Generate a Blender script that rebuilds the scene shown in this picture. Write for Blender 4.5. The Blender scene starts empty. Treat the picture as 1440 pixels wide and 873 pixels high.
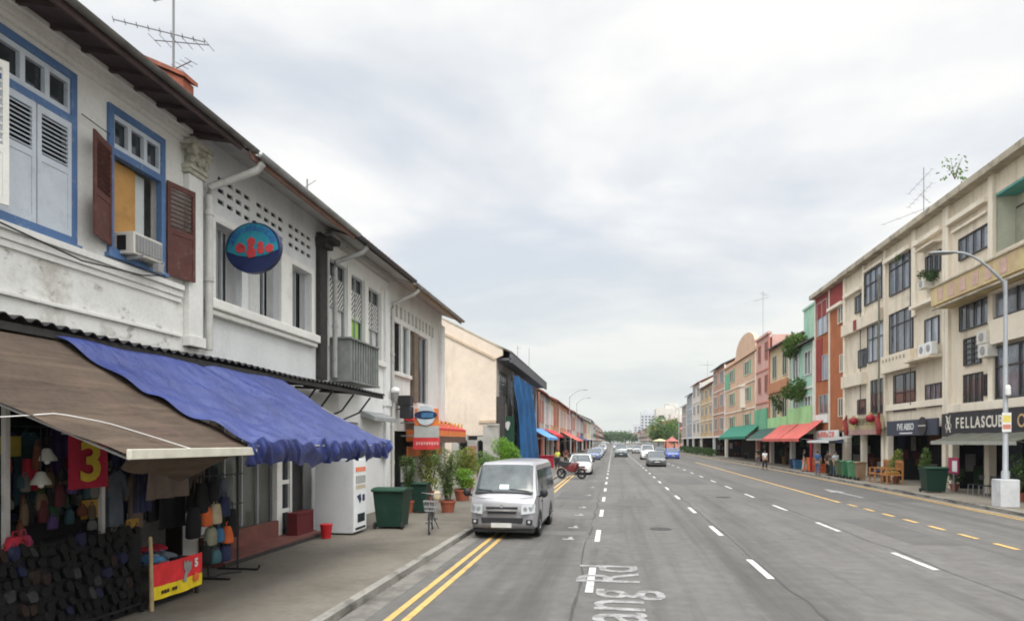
EXPO, CLOUD, SUNE, HAZE = 0.62, 0.68, 1.5, 0.00015
import bpy, bmesh, math, random
from mathutils import Vector, Matrix
R = math.radians
scene = bpy.context.scene
COL = scene.collection
H0 = 2.5                                   # eye height of the street camera
FPX, CXP, HYP = 938.0, 720.0, 620.5        # focal length / principal point measured on the 1440 px photograph
YAW = math.atan(142 / FPX)

def ray(px):
    u = (px - CXP) / FPX
    return (-math.sin(YAW) + u * math.cos(YAW), math.cos(YAW) + u * math.sin(YAW))
def fy(X, px):
    """distance along the street at which the facade plane x = X is seen at column px"""
    dx, dy = ray(px)
    return X / dx * dy
def fz(X, px, py):
    dx, dy = ray(px)
    return H0 + X / dx * (HYP - py) / FPX
def dz(px, Y, py):
    dx, dy = ray(px)
    return H0 + Y / dy * (HYP - py) / FPX
def dx_(px, Y):
    dx, dy = ray(px)
    return Y / dy * dx

# ------------------------------------------------------------------ materials
_M = {}
def M(name, col, rough=.8, var=.14, scale=3., metal=0., spec=.35, bump=0., bscale=60., bd=.02, stain=None, stretch=(1, 1, 1), coat=0., fine=.05):
    """principled material; base colour broken by two noises and, if asked, by stains of a colour of their own"""
    if name in _M: return _M[name]
    m = bpy.data.materials.new(name); m.use_nodes = True
    nt = m.node_tree; N = nt.nodes; L = nt.links
    b = N['Principled BSDF']
    b.inputs['Roughness'].default_value = rough
    b.inputs['Metallic'].default_value = metal
    b.inputs['Specular IOR Level'].default_value = spec
    if coat: b.inputs['Coat Weight'].default_value = coat; b.inputs['Coat Roughness'].default_value = .08
    geo = N.new('ShaderNodeNewGeometry')
    mp = N.new('ShaderNodeMapping'); mp.inputs['Scale'].default_value = stretch
    L.new(geo.outputs['Position'], mp.inputs['Vector'])
    def noise(sc, det=5, ro=.6):
        n = N.new('ShaderNodeTexNoise'); n.inputs['Scale'].default_value = sc
        n.inputs['Detail'].default_value = det; n.inputs['Roughness'].default_value = ro
        L.new(mp.outputs[0], n.inputs['Vector']); return n
    def rng(src, a, b_, c, d):
        r = N.new('ShaderNodeMapRange'); L.new(src, r.inputs[0])
        for i, v in enumerate((a, b_, c, d)): r.inputs[i + 1].default_value = v
        return r.outputs[0]
    n1 = noise(scale); n2 = noise(scale * 14, 3)
    f1 = rng(n1.outputs['Fac'], .3, .7, 1 - var, 1 + var); f2 = rng(n2.outputs['Fac'], .3, .7, 1 - fine, 1 + fine)
    mul = N.new('ShaderNodeMath'); mul.operation = 'MULTIPLY'; L.new(f1, mul.inputs[0]); L.new(f2, mul.inputs[1])
    vm = N.new('ShaderNodeVectorMath'); vm.operation = 'SCALE'; vm.inputs[0].default_value = col[:3]
    L.new(mul.outputs[0], vm.inputs['Scale'])
    out = vm.outputs[0]
    for st in (stain or []):
        sc, lo, hi, amt = st[1:5]; stre = st[5] if len(st) > 5 else (1, 1, 1)
        mp2 = N.new('ShaderNodeMapping'); mp2.inputs['Scale'].default_value = stre; mp2.inputs['Location'].default_value = (sc * 3.1, 7.7, sc)
        L.new(geo.outputs['Position'], mp2.inputs['Vector'])
        n3 = N.new('ShaderNodeTexNoise'); n3.inputs['Scale'].default_value = sc; n3.inputs['Detail'].default_value = 8
        n3.inputs['Roughness'].default_value = .68; L.new(mp2.outputs[0], n3.inputs['Vector'])
        fac = rng(n3.outputs['Fac'], lo, hi, 0, amt)
        mx = N.new('ShaderNodeMix'); mx.data_type = 'RGBA'
        L.new(fac, mx.inputs[0]); L.new(out, mx.inputs[6]); mx.inputs[7].default_value = (*st[0], 1)
        out = mx.outputs[2]
    L.new(out, b.inputs['Base Color'])
    if bump:
        n4 = noise(bscale, 4); bp = N.new('ShaderNodeBump'); bp.inputs['Strength'].default_value = bump
        bp.inputs['Distance'].default_value = bd
        L.new(n4.outputs['Fac'], bp.inputs['Height']); L.new(bp.outputs[0], b.inputs['Normal'])
    _M[name] = m
    return m
def leafmat(name, c0, c1, rough=.55):
    if name in _M: return _M[name]
    m = bpy.data.materials.new(name); m.use_nodes = True
    nt = m.node_tree; N = nt.nodes; L = nt.links; b = N['Principled BSDF']
    b.inputs['Roughness'].default_value = rough; b.inputs['Specular IOR Level'].default_value = .3
    g = N.new('ShaderNodeNewGeometry'); cr = N.new('ShaderNodeValToRGB')
    cr.color_ramp.elements[0].color = (*c0, 1); cr.color_ramp.elements[1].color = (*c1, 1)
    L.new(g.outputs['Random Per Island'], cr.inputs[0]); L.new(cr.outputs[0], b.inputs['Base Color'])
    b.inputs['Subsurface Weight'].default_value = 0
    tr = N.new('ShaderNodeBsdfTranslucent'); L.new(cr.outputs[0], tr.inputs[0])
    mx = N.new('ShaderNodeMixShader'); mx.inputs[0].default_value = .3
    L.new(b.outputs[0], mx.inputs[1]); L.new(tr.outputs[0], mx.inputs[2]); L.new(mx.outputs[0], N['Material Output'].inputs[0])
    _M[name] = m; return m
def glassmat(name, col=(.03, .035, .04), rough=.06, spec=.7):
    return M(name, col, rough=rough, var=.25, scale=.9, spec=spec, fine=.0)

# ------------------------------------------------------------------ mesh builder
SPLIT = {'window_surround', 'ground_floor_column', 'sunshade', 'frieze', 'painted_panel', 'pilaster', 'coloured_band', 'eye', 'shoe', 'scaffold_pole', 'dragon_scroll', 'bracket', 'sill', 'band', 'shop_panel', 'trim', 'shutter', 'party_wall', 'cap', 'foot', 'support', 'strut', 'armrest', 'wiper', 'grille', 'ornament', 'emblem', 'coping', 'wall', 'balcony', 'moulding', 'balcony_panel', 'artwork', 'upright'}
class MB:
    def __init__(s, mat=None):
        s.v = []; s.f = []; s.mi = []; s.ms = []; s.c = 0; s.T = None
        if mat: s.mat(mat)
    def mat(s, m):
        if m not in s.ms: s.ms.append(m)
        s.c = s.ms.index(m); return s
    def add(s, vs, fs):
        o = len(s.v)
        if s.T is not None: vs = [tuple(s.T @ Vector(v)) for v in vs]
        s.v += [tuple(v) for v in vs]
        for f in fs: s.f.append([i + o for i in f]); s.mi.append(s.c)
        return s
    def hexa(s, p):           # 8 corners: bottom 4 then top 4
        return s.add(p, [(0, 3, 2, 1), (4, 5, 6, 7), (0, 1, 5, 4), (1, 2, 6, 5), (2, 3, 7, 6), (3, 0, 4, 7)])
    def box(s, x0, x1, y0, y1, z0, z1):
        return s.hexa([(x0, y0, z0), (x1, y0, z0), (x1, y1, z0), (x0, y1, z0), (x0, y0, z1), (x1, y0, z1), (x1, y1, z1), (x0, y1, z1)])
    def obox(s, c, sz, rot=(0, 0, 0)):
        from mathutils import Euler
        m = Euler(rot).to_matrix(); h = [q / 2 for q in sz]; P = []
        for z in (-1, 1):
            for a, b in ((-1, -1), (1, -1), (1, 1), (-1, 1)):
                P.append(tuple(Vector(c) + m @ Vector((a * h[0], b * h[1], z * h[2]))))
        return s.hexa(P)
    def frame_(s, d):
        d = d.normalized(); up = Vector((0, 0, 1)) if abs(d.z) < .95 else Vector((1, 0, 0))
        a = d.cross(up).normalized(); return a, a.cross(d).normalized()
    def tube(s, pts, r, n=8, cap=True):
        pts = [Vector(p) for p in pts]; rs = r if isinstance(r, (list, tuple)) else [r] * len(pts)
        vs = []; fs = []
        for i, p in enumerate(pts):
            d = (pts[min(i + 1, len(pts) - 1)] - pts[max(i - 1, 0)]); a, b = s.frame_(d)
            for k in range(n):
                t = 2 * math.pi * k / n; vs.append(p + (a * math.cos(t) + b * math.sin(t)) * rs[i])
        for i in range(len(pts) - 1):
            for k in range(n):
                fs.append((i * n + k, i * n + (k + 1) % n, (i + 1) * n + (k + 1) % n, (i + 1) * n + k))
        if cap: fs += [tuple(range(n - 1, -1, -1)), tuple(range((len(pts) - 1) * n, len(pts) * n))]
        return s.add(vs, fs)
    def beam(s, p0, p1, w, h):
        p0 = Vector(p0); p1 = Vector(p1); a, b = s.frame_(p1 - p0); a *= w / 2; b *= h / 2
        return s.hexa([p0 - a - b, p0 + a - b, p0 + a + b, p0 - a + b, p1 - a - b, p1 + a - b, p1 + a + b, p1 - a + b])
    def lathe(s, prof, c=(0, 0, 0), n=16, axis='z', sx=1., sy=1.):
        vs = []; fs = []
        for r, h in prof:
            for k in range(n):
                t = 2 * math.pi * k / n; p = (r * math.cos(t) * sx, r * math.sin(t) * sy, h)
                if axis == 'x': p = (p[2], p[0], p[1])
                if axis == 'y': p = (p[0], p[2], p[1])
                vs.append((p[0] + c[0], p[1] + c[1], p[2] + c[2]))
        m = len(prof)
        for i in range(m - 1):
            for k in range(n): fs.append((i * n + k, i * n + (k + 1) % n, (i + 1) * n + (k + 1) % n, (i + 1) * n + k))
        if tuple(prof[0]) != tuple(prof[-1]): fs += [tuple(range(n - 1, -1, -1)), tuple(range((m - 1) * n, m * n))]
        return s.add(vs, fs)
    def ball(s, c, r, n=12, m=8):
        r = r if isinstance(r, (tuple, list)) else (r, r, r); vs = []; fs = []
        for i in range(1, m):
            a = math.pi * i / m
            for k in range(n):
                t = 2 * math.pi * k / n
                vs.append((c[0] + r[0] * math.sin(a) * math.cos(t), c[1] + r[1] * math.sin(a) * math.sin(t), c[2] + r[2] * math.cos(a)))
        vs += [(c[0], c[1], c[2] + r[2]), (c[0], c[1], c[2] - r[2])]; T = len(vs) - 2
        for i in range(m - 2):
            for k in range(n): fs.append((i * n + k, (i + 1) * n + k, (i + 1) * n + (k + 1) % n, i * n + (k + 1) % n))
        for k in range(n):
            fs.append((T, k, (k + 1) % n)); q = (m - 2) * n; fs.append((T + 1, q + (k + 1) % n, q + k))
        return s.add(vs, fs)
    def prism(s, poly, fn0, fn1):
        """polygon list of 2D points placed by two functions (u,v)->3D: front and back face"""
        n = len(poly); vs = [fn0(*p) for p in poly] + [fn1(*p) for p in poly]
        fs = [tuple(range(n)), tuple(range(2 * n - 1, n - 1, -1))] + [(i, i + n, (i + 1) % n + n, (i + 1) % n) for i in range(n)]
        return s.add(vs, fs)
    def sheet(s, fn, nu, nv, th=.0):
        """grid surface fn(u,v); th > 0 makes a closed slab of that thickness straight down"""
        vs = [fn(i / nu, j / nv) for i in range(nu + 1) for j in range(nv + 1)]
        q = lambda i, j: i * (nv + 1) + j
        fs = [(q(i, j), q(i + 1, j), q(i + 1, j + 1), q(i, j + 1)) for i in range(nu) for j in range(nv)]
        if th:
            n = len(vs); vs = vs + [(a, b, c - th) for a, b, c in vs]; fs += [tuple(n + k for k in reversed(f)) for f in fs]
            e = [(q(i, 0), q(i + 1, 0)) for i in range(nu)] + [(q(nu, j), q(nu, j + 1)) for j in range(nv)] + \
                [(q(i + 1, nv), q(i, nv)) for i in range(nu)] + [(q(0, j + 1), q(0, j)) for j in range(nv)]
            fs += [(b, a, a + n, b + n) for a, b in e]
        return s.add(vs, fs)
    def leaf(s, p, d, up, l, w):
        d = Vector(d).normalized(); a = d.cross(Vector(up))
        if a.length < 1e-3: a = Vector((1, 0, 0))
        a = a.normalized() * w / 2; p = Vector(p); nn = a.cross(d).normalized() * l * .12
        return s.add([p, p + d * l * .5 + a + nn, p + d * l, p + d * l * .5 - a + nn], [(0, 1, 2, 3)])
    def pieces(s):
        par = list(range(len(s.v)))
        def find(a):
            while par[a] != a: par[a] = par[par[a]]; a = par[a]
            return a
        for f in s.f:
            for q in f[1:]: par[find(q)] = find(f[0])
        isl = {}
        for i, f in enumerate(s.f): isl.setdefault(find(f[0]), []).append(i)
        cl = []
        for fs in isl.values():
            P = [s.v[q] for i in fs for q in s.f[i]]
            cl.append([[min(p[k] for p in P) - .008 for k in range(3)], [max(p[k] for p in P) + .008 for k in range(3)], fs])
        done = False
        while not done:
            done = True
            for i in range(len(cl)):
                for j in range(i + 1, len(cl)):
                    if all(cl[i][0][k] <= cl[j][1][k] and cl[j][0][k] <= cl[i][1][k] for k in range(3)):
                        a, b = cl[i], cl[j]; cl[i] = [[min(a[0][k], b[0][k]) for k in range(3)], [max(a[1][k], b[1][k]) for k in range(3)], a[2] + b[2]]
                        del cl[j]; done = False; break
                if not done: break
        return [c[2] for c in cl]
    def build(s, name, parent=None, smooth=0, bevel=0, recalc=True):
        if name in SPLIT and parent is not None:
            P = s.pieces()
            if len(P) > 1:
                o = None
                for fs in P:
                    m = MB(); m.ms = s.ms; ix = {}
                    for i in fs:
                        g = []
                        for q in s.f[i]:
                            if q not in ix: ix[q] = len(m.v); m.v.append(s.v[q])
                            g.append(ix[q])
                        m.f.append(g); m.mi.append(s.mi[i])
                    o = m._build(name, parent, smooth, bevel, recalc)
                return o
        return s._build(name, parent, smooth, bevel, recalc)
    def _build(s, name, parent=None, smooth=0, bevel=0, recalc=True):
        me = bpy.data.meshes.new(name); off = Vector((0, 0, 0)); p = parent
        while p is not None: off += p.location; p = p.parent
        me.from_pydata([tuple(Vector(v) - off) for v in s.v], [], s.f)
        for m in s.ms: me.materials.append(m)
        if s.f: me.polygons.foreach_set('material_index', s.mi)
        if recalc:
            bm = bmesh.new(); bm.from_mesh(me); bmesh.ops.recalc_face_normals(bm, faces=bm.faces); bm.to_mesh(me); bm.free()
        if smooth:
            me.polygons.foreach_set('use_smooth', [True] * len(me.polygons)); me.set_sharp_from_angle(angle=R(smooth))
        me.update()
        o = bpy.data.objects.new(name, me); COL.objects.link(o)
        if parent: o.parent = parent
        if bevel:
            b = o.modifiers.new('bevel', 'BEVEL'); b.width = bevel; b.segments = 2; b.limit_method = 'ANGLE'; b.angle_limit = R(40)
        return o

def tag(o, label=None, cat=None, group=None, kind=None):
    if label: o['label'] = label
    if cat: o['category'] = cat
    if group: o['group'] = group
    if kind: o['kind'] = kind
    return o
def thing(name, loc, label, cat, group=None):
    o = bpy.data.objects.new(name, None); COL.objects.link(o); o.location = loc; o.empty_display_size = .2
    return tag(o, label, cat, group)
def copy_tree(o, parent=None):
    c = o.copy(); COL.objects.link(c)
    if parent: c.parent = parent
    for ch in list(o.children): copy_tree(ch, c)
    return c
_dg = []
def text_mb(mb, body, size, fn, align='CENTER', sx=1., ext=.012, bold=0., ay='CENTER'):
    """letters of Blender's own font; fn maps (u right, v up, w out) to 3D"""
    cu = bpy.data.curves.new('txt', 'FONT'); cu.body = body; cu.size = size; cu.extrude = ext; cu.align_x = align; cu.align_y = ay
    cu.resolution_u = 3; cu.offset = bold
    ob = bpy.data.objects.new('txt', cu); COL.objects.link(ob)
    me = bpy.data.meshes.new_from_object(ob.evaluated_get(bpy.context.evaluated_depsgraph_get()))
    mb.add([fn(v.co.x * sx, v.co.y, v.co.z) for v in me.vertices], [tuple(p.vertices) for p in me.polygons])
    bpy.data.objects.remove(ob); bpy.data.curves.remove(cu); bpy.data.meshes.remove(me)
    return mb

def glyphs(mb, n, w, h, fn, seed=1, gap=.25):
    """a line of marks too small to read: each a cluster of strokes, fn maps (u, v, out) to 3D"""
    r = random.Random(seed); cwid = w / n
    for i in range(n):
        u0 = -w / 2 + i * cwid; ww = cwid * (1 - gap); t = min(ww, h) * .24
        st = [(u0, u0 + ww, (v - t / 2, v + t / 2)) for v in r.sample([h * .38, 0, -h * .38], r.choice((2, 2, 3)))] + [(a, a + t, (-h / 2, h / 2)) for a in r.sample([u0, u0 + ww - t, u0 + ww / 2 - t / 2], r.choice((1, 2)))]
        for k, (a, b, (c, d)) in enumerate(st):
            o = .004 + .0006 * k; P = [(a, c), (b, c), (b, d), (a, d)]
            mb.hexa([fn(p, q, 0) for p, q in P] + [fn(p, q, o) for p, q in P])
    return mb
class Fac:
    """a facade plane x = X whose outside looks along side*x (+1 for the row on the camera's port hand)"""
    def __init__(s, X, side): s.X = X; s.s = side
    def P(s, y, o, z): return (s.X + s.s * o, y, z)
    def box(s, mb, y0, y1, o0, o1, z0, z1):
        a, b = s.X + s.s * o0, s.X + s.s * o1
        return mb.box(min(a, b), max(a, b), y0, y1, z0, z1)
    def wall(s, mb, y0, y1, z0, z1, holes, th=.22, back=True):
        ys = sorted({y0, y1, *[min(max(h[k], y0), y1) for h in holes for k in (0, 1)]})
        zs = sorted({z0, z1, *[min(max(h[k], z0), z1) for h in holes for k in (2, 3)]})
        for i in range(len(ys) - 1):
            for j in range(len(zs) - 1):
                a, b, c, d = ys[i], ys[i + 1], zs[j], zs[j + 1]; my, mz = (a + b) / 2, (c + d) / 2
                if any(h[0] < my < h[1] and h[2] < mz < h[3] for h in holes): continue
                mb.add([s.P(a, 0, c), s.P(b, 0, c), s.P(b, 0, d), s.P(a, 0, d)], [(0, 1, 2, 3)])
        for h in holes:
            a, b, c, d = max(h[0], y0), min(h[1], y1), max(h[2], z0), min(h[3], z1)
            q = [s.P(a, 0, c), s.P(b, 0, c), s.P(b, 0, d), s.P(a, 0, d), s.P(a, -th, c), s.P(b, -th, c), s.P(b, -th, d), s.P(a, -th, d)]
            mb.add(q, [(0, 1, 5, 4), (1, 2, 6, 5), (2, 3, 7, 6), (3, 0, 4, 7)])
        return mb
    def window(s, parent, y0, y1, z0, z1, frame, pane, nv=2, nh=0, rec=.12, fw=.05, extra=None, hb=None, name='window'):
        """frame with mullions as the part, its glass a sub-part"""
        mb = MB(frame); o0, o1 = -rec, -rec + .06
        s.box(mb, y0, y1, o0, o1, z0, z0 + fw); s.box(mb, y0, y1, o0, o1, z1 - fw, z1)
        for k in range(nv + 1):
            c = y0 + fw / 2 + (y1 - y0 - fw) * k / nv; w = fw / 2 if k in (0, nv) else fw * .4
            s.box(mb, c - w, c + w, o0 + .003, o1 - .003 if k not in (0, nv) else o1, z0 + fw, z1 - fw)
        for k in range(1, nh + 1):
            c = z0 + (z1 - z0) * (k / (nh + 1) if hb is None else hb); s.box(mb, y0 + fw, y1 - fw, o0 + .006, o1 - .006, c - fw * .4, c + fw * .4)
        w = mb.build(name, parent)
        g = MB(pane); s.box(g, y0 + .01, y1 - .01, -rec - .04, -rec - .02, z0 + .01, z1 - .01); g.build('pane', w)
        return w
# ------------------------------------------------------------------ camera, sky, sun
cam = bpy.data.cameras.new('camera'); cam_o = bpy.data.objects.new('camera', cam); COL.objects.link(cam_o)
cam_o.location = (0, 0, H0); cam_o.rotation_euler = (R(90), 0, YAW)
cam.sensor_width = 36; cam.lens = FPX / 1440 * 36; cam.sensor_fit = 'HORIZONTAL'
cam.shift_y = (HYP - 436.5) / 1440; cam.clip_end = 6000; cam.clip_start = .05
scene.camera = cam_o
scene.view_settings.view_transform = 'Standard'; scene.view_settings.look = 'None'
scene.view_settings.exposure = EXPO; scene.view_settings.gamma = 1
try: scene.cycles.filter_width = 1.9
except Exception: pass
try:
    scene.cycles.max_bounces = 6; scene.cycles.diffuse_bounces = 4; scene.cycles.glossy_bounces = 3; scene.cycles.volume_bounces = 0
    scene.cycles.transmission_bounces = 3; scene.cycles.use_denoising = True
except Exception: pass

SUN_EL, SUN_AZ = R(58), R(168)         # azimuth measured from +y towards +x
w = bpy.data.worlds.new('World'); scene.world = w; w.use_nodes = True
nt = w.node_tree; N = nt.nodes; L = nt.links
for n in list(N): N.remove(n)
out = N.new('ShaderNodeOutputWorld')
sky = N.new('ShaderNodeTexSky'); sky.sky_type = 'NISHITA'; sky.sun_disc = False
sky.sun_elevation = SUN_EL; sky.sun_rotation = SUN_AZ; sky.dust_density = 3; sky.air_density = 1.
bg1 = N.new('ShaderNodeBackground'); bg1.inputs[1].default_value = .12; L.new(sky.outputs[0], bg1.inputs[0])
tc = N.new('ShaderNodeTexCoord'); sep = N.new('ShaderNodeSeparateXYZ'); L.new(tc.outputs['Generated'], sep.inputs[0])
def mth(op, a, b=None, clamp=False):
    n = N.new('ShaderNodeMath'); n.operation = op; n.use_clamp = clamp
    for i, v in enumerate((a, b)):
        if v is None: continue
        if isinstance(v, (int, float)): n.inputs[i].default_value = v
        else: L.new(v, n.inputs[i])
    return n.outputs[0]
zz = mth('MAXIMUM', sep.outputs[2], 0.0)
den = mth('ADD', zz, .16)
cmb = N.new('ShaderNodeCombineXYZ'); L.new(mth('DIVIDE', sep.outputs[0], den), cmb.inputs[0]); L.new(mth('DIVIDE', sep.outputs[1], den), cmb.inputs[1])
def wn(scale, det, loc, stretch=(1, 1, 1), dist=0.):
    mp = N.new('ShaderNodeMapping'); mp.inputs['Location'].default_value = loc; mp.inputs['Scale'].default_value = stretch
    L.new(cmb.outputs[0], mp.inputs[0]); n = N.new('ShaderNodeTexNoise'); n.inputs['Scale'].default_value = scale
    n.inputs['Detail'].default_value = det; n.inputs['Roughness'].default_value = .52; n.inputs['Distortion'].default_value = dist
    L.new(mp.outputs[0], n.inputs['Vector']); return n.outputs['Fac']
c1 = wn(.85, 6, (3.3, 1.2, 0), (1, 1.25, 1), .4); c2 = wn(2.6, 5, (8.1, 2.5, 4))
cl = mth('ADD', mth('MULTIPLY', c1, .72), mth('MULTIPLY', c2, .28))
ramp = N.new('ShaderNodeValToRGB'); e = ramp.color_ramp.elements
e[0].position = .40; e[0].color = (.71, .75, .80, 1); e[1].position = .57; e[1].color = (.99, .985, .965, 1)
m_ = e.new(.485); m_.color = (.835, .855, .88, 1)
L.new(cl, ramp.inputs[0])
hz = N.new('ShaderNodeMix'); hz.data_type = 'RGBA'; hz.inputs[7].default_value = (.71, .755, .715, 1)   # pale layer low over the street
fh = N.new('ShaderNodeMapRange'); L.new(zz, fh.inputs[0]); fh.inputs[1].default_value = .0; fh.inputs[2].default_value = .30; fh.inputs[3].default_value = .85; fh.inputs[4].default_value = .0
L.new(fh.outputs[0], hz.inputs[0]); L.new(ramp.outputs[0], hz.inputs[6])
bg2 = N.new('ShaderNodeBackground'); L.new(hz.outputs[2], bg2.inputs[0])
gr = N.new('ShaderNodeMapRange'); L.new(zz, gr.inputs[0]); gr.inputs[1].default_value = .56; gr.inputs[2].default_value = .9; gr.inputs[3].default_value = CLOUD; gr.inputs[4].default_value = CLOUD * 4.0
gb = N.new('ShaderNodeMapRange'); L.new(sep.outputs[1], gb.inputs[0]); gb.inputs[1].default_value = .25; gb.inputs[2].default_value = -.5; gb.inputs[3].default_value = 1.; gb.inputs[4].default_value = 1.7   # and on the sun's side, behind the camera
L.new(mth('MULTIPLY', gr.outputs[0], gb.outputs[0]), bg2.inputs[1])                      # an overcast sky is brightest overhead
cov = N.new('ShaderNodeMapRange'); L.new(c1, cov.inputs[0]); cov.inputs[1].default_value = .3; cov.inputs[2].default_value = .5; cov.inputs[3].default_value = .84; cov.inputs[4].default_value = .98
mix = N.new('ShaderNodeMixShader'); L.new(cov.outputs[0], mix.inputs[0]); L.new(bg1.outputs[0], mix.inputs[1]); L.new(bg2.outputs[0], mix.inputs[2])
L.new(mix.outputs[0], out.inputs[0])
sl = bpy.data.lights.new('sun', 'SUN'); sl.energy = SUNE; sl.angle = R(25); sl.color = (1, .95, .88)
so = bpy.data.objects.new('sun', sl); COL.objects.link(so)
sd = Vector((math.cos(SUN_EL) * math.sin(SUN_AZ), math.cos(SUN_EL) * math.cos(SUN_AZ), math.sin(SUN_EL)))
so.rotation_euler = (-sd).to_track_quat('-Z', 'Y').to_euler(); so.location = (0, 0, 40)

# ------------------------------------------------------------------ ground, road, pavements, markings
asph = M('asphalt', (.108, .103, .096), .9, .14, .22, spec=.25, bump=.35, bscale=110, fine=.14,
         stain=[((.05, .047, .045), .5, .52, .72, .5, (1, .25, 1)), ((.105, .099, .091), .16, .52, .75, .5, (1, .35, 1)), ((.05, .048, .046), 9., .55, .8, .45), ((.125, .12, .112), 70., .55, .75, .5), ((.045, .043, .041), 85., .55, .75, .5), ((.058, .055, .051), .95, .48, .66, .75, (1, .025, 1)), ((.040, .038, .036), 1.3, .60, .74, .6, (1.5, .14, 1)), ((.118, .113, .105), .5, .56, .72, .6, (1, .05, 1))])
conc = M('pavement_concrete', (.138, .124, .102), .9, .16, .5, spec=.2, bump=.2, bscale=50, fine=.08,
         stain=[((.062, .053, .042), .45, .5, .7, .65), ((.05, .043, .035), 3.5, .58, .76, .5), ((.16, .15, .125), 1.7, .6, .75, .5), ((.035, .03, .026), 16, .66, .74, .7)])
conc2 = M('pavement_concrete_pale', (.17, .15, .12), .9, .15, .6, spec=.2, fine=.08, stain=[((.085, .075, .06), .8, .5, .7, .5)])
kerbm = M('kerb_stone', (.22, .21, .185), .85, .15, 1.2, fine=.1, stain=[((.05, .046, .04), 1.4, .47, .62, .85, (1, .6, 2))])
gutm = M('gutter_concrete', (.155, .147, .13), .9, .15, 1.4, fine=.1, stain=[((.055, .05, .044), 1.1, .48, .66, .8)])
whm = M('white_road_paint', (.47, .46, .435), .75, .12, 2, stain=[((.13, .125, .12), 5, .48, .66, .75)])
yem = M('yellow_road_paint', (.48, .31, .10), .7, .1, 2, stain=[((.16, .12, .08), 5, .5, .66, .7)])
earth = M('ground_earth', (.2, .19, .165), .95, .2, .05)
seam = M('road_seam_tar', (.05, .048, .045), .85, .2, 3)

MB(earth).box(-160, 160, -30, 1200, -.5, -.02).build('ground')['kind'] = 'structure'
RK = [(-30, 13.2), (20, 13.4), (27, 13.55), (38, 13.95), (50, 14.3), (65, 14.6), (110, 14.8), (1190, 14.8)]   # kerb of the far side
def rkx(y):
    for (a, b), (c, d) in zip(RK, RK[1:]):
        if y <= c: return b + (d - b) * (y - a) / (c - a)
    return RK[-1][1]
LK = -3.8
mb = MB(asph); n = len(RK)
mb.add([(LK, y, 0) for y, x in RK] + [(x, y, 0) for y, x in RK], [(i, n + i, n + i + 1, i + 1) for i in range(n - 1)])
mb.build('road')['kind'] = 'structure'
def slab(name, pts, z1, mat, z0=-.02):
    m = MB(mat); k = len(pts); m.add([(x, y, z0) for x, y in pts] + [(x, y, z1) for x, y in pts], [tuple(range(k, 2 * k))] + [(i, (i + 1) % k, (i + 1) % k + k, i + k) for i in range(k)])
    o = m.build(name); o['kind'] = 'structure'; return o
slab('pavement', [(LK - .16, -30), (LK - .16, 1190), (-30, 1190), (-30, -30)], .12, conc)
slab('pavement', [(x + .15, y) for y, x in RK] + [(40, 1190), (40, -30)], .12, conc2)
# kerbs: separate stones with joints, worn
def kerb(name, line, outw):
    rnd = random.Random(4); m = MB(kerbm)
    for (y0, x0), (y1, x1) in zip(line, line[1:]):
        L_ = y1 - y0; k = max(1, int(L_ / .9)) if y1 < 160 else 1
        for i in range(k):
            a, b = y0 + L_ * i / k + .006, y0 + L_ * (i + 1) / k - .006; xa = x0 + (x1 - x0) * i / k; xb = x0 + (x1 - x0) * (i + 1) / k
            h = .128 + rnd.uniform(-.006, .006); j = rnd.uniform(-.008, .008)
            m.hexa([(xa + j, a, -.02), (xa + j + outw, a, -.02), (xb + j + outw, b, -.02), (xb + j, b, -.02), (xa + j, a, h), (xa + j + outw, a, h), (xb + j + outw, b, h), (xb + j, b, h)])
    o = m.build(name); o['kind'] = 'structure'
kerb('kerb', [(-10, LK), (160, LK), (1190, LK)], -.165)
kerb('kerb', [(max(y, -10), x) for y, x in RK], .155)
def strip(m, x0, x1, y0, y1, z):
    m.add([(x0, y0, z), (x1, y0, z), (x1, y1, z), (x0, y1, z)], [(0, 1, 2, 3)])
m = MB(gutm); strip(m, LK, LK + .38, -10, 200, .004); m.build('gutter_strip')['kind'] = 'structure'
m = MB(gutm)
for (y0, x0), (y1, x1) in zip(RK[:-1], RK[1:]): m.add([(x0 - .3, y0, .004), (x0, y0, .004), (x1, y1, .004), (x1 - .3, y1, .004)], [(0, 1, 2, 3)])
m.build('gutter_strip')['kind'] = 'structure'
# painted lines
m = MB(yem)
strip(m, -3.17, -3.06, -5, 260, .008); strip(m, -2.92, -2.81, -5, 260, .008)
for (y0, x0), (y1, x1) in zip(RK[:-1], RK[1:]):
    for o in (.42, .66): m.add([(x0 - o, y0, .008), (x0 - o + .1, y0, .008), (x1 - o + .1, y1, .008), (x1 - o, y1, .008)], [(0, 1, 2, 3)])
for i in range(40):                                   # bus lane edge: solid, then dashes towards the camera
    a = 29 + i * 1.35; strip(m, 9.10 + .012 * (a - 29), 9.26 + .012 * (a - 29), a, a + 1.25, .008)
for k in range(12):
    a = 27.3 - k * 1.72; strip(m, 9.18, 9.32, a, a + .95, .008)
m.build('yellow_line_markings')['kind'] = 'structure'
m = MB(whm)
for k in range(-3, 40):
    a = 12.7 + k * 5.65
    if a < 260:
        strip(m, 2.78, 2.91, a, a + 2.0, .008); strip(m, 6.15, 6.28, a + 1.35, a + 3.4, .008)
for k in range(-1, 50):
    a = 11.1 + k * 5.65
    strip(m, -.46, -.33, a, a + 2.2, .008)
m.build('white_line_markings')['kind'] = 'structure'
m = MB(M('worn_white_paint', (.30, .295, .285), .8, .2, 3, stain=[((.10, .097, .09), 7, .45, .62, .8)]))
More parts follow.
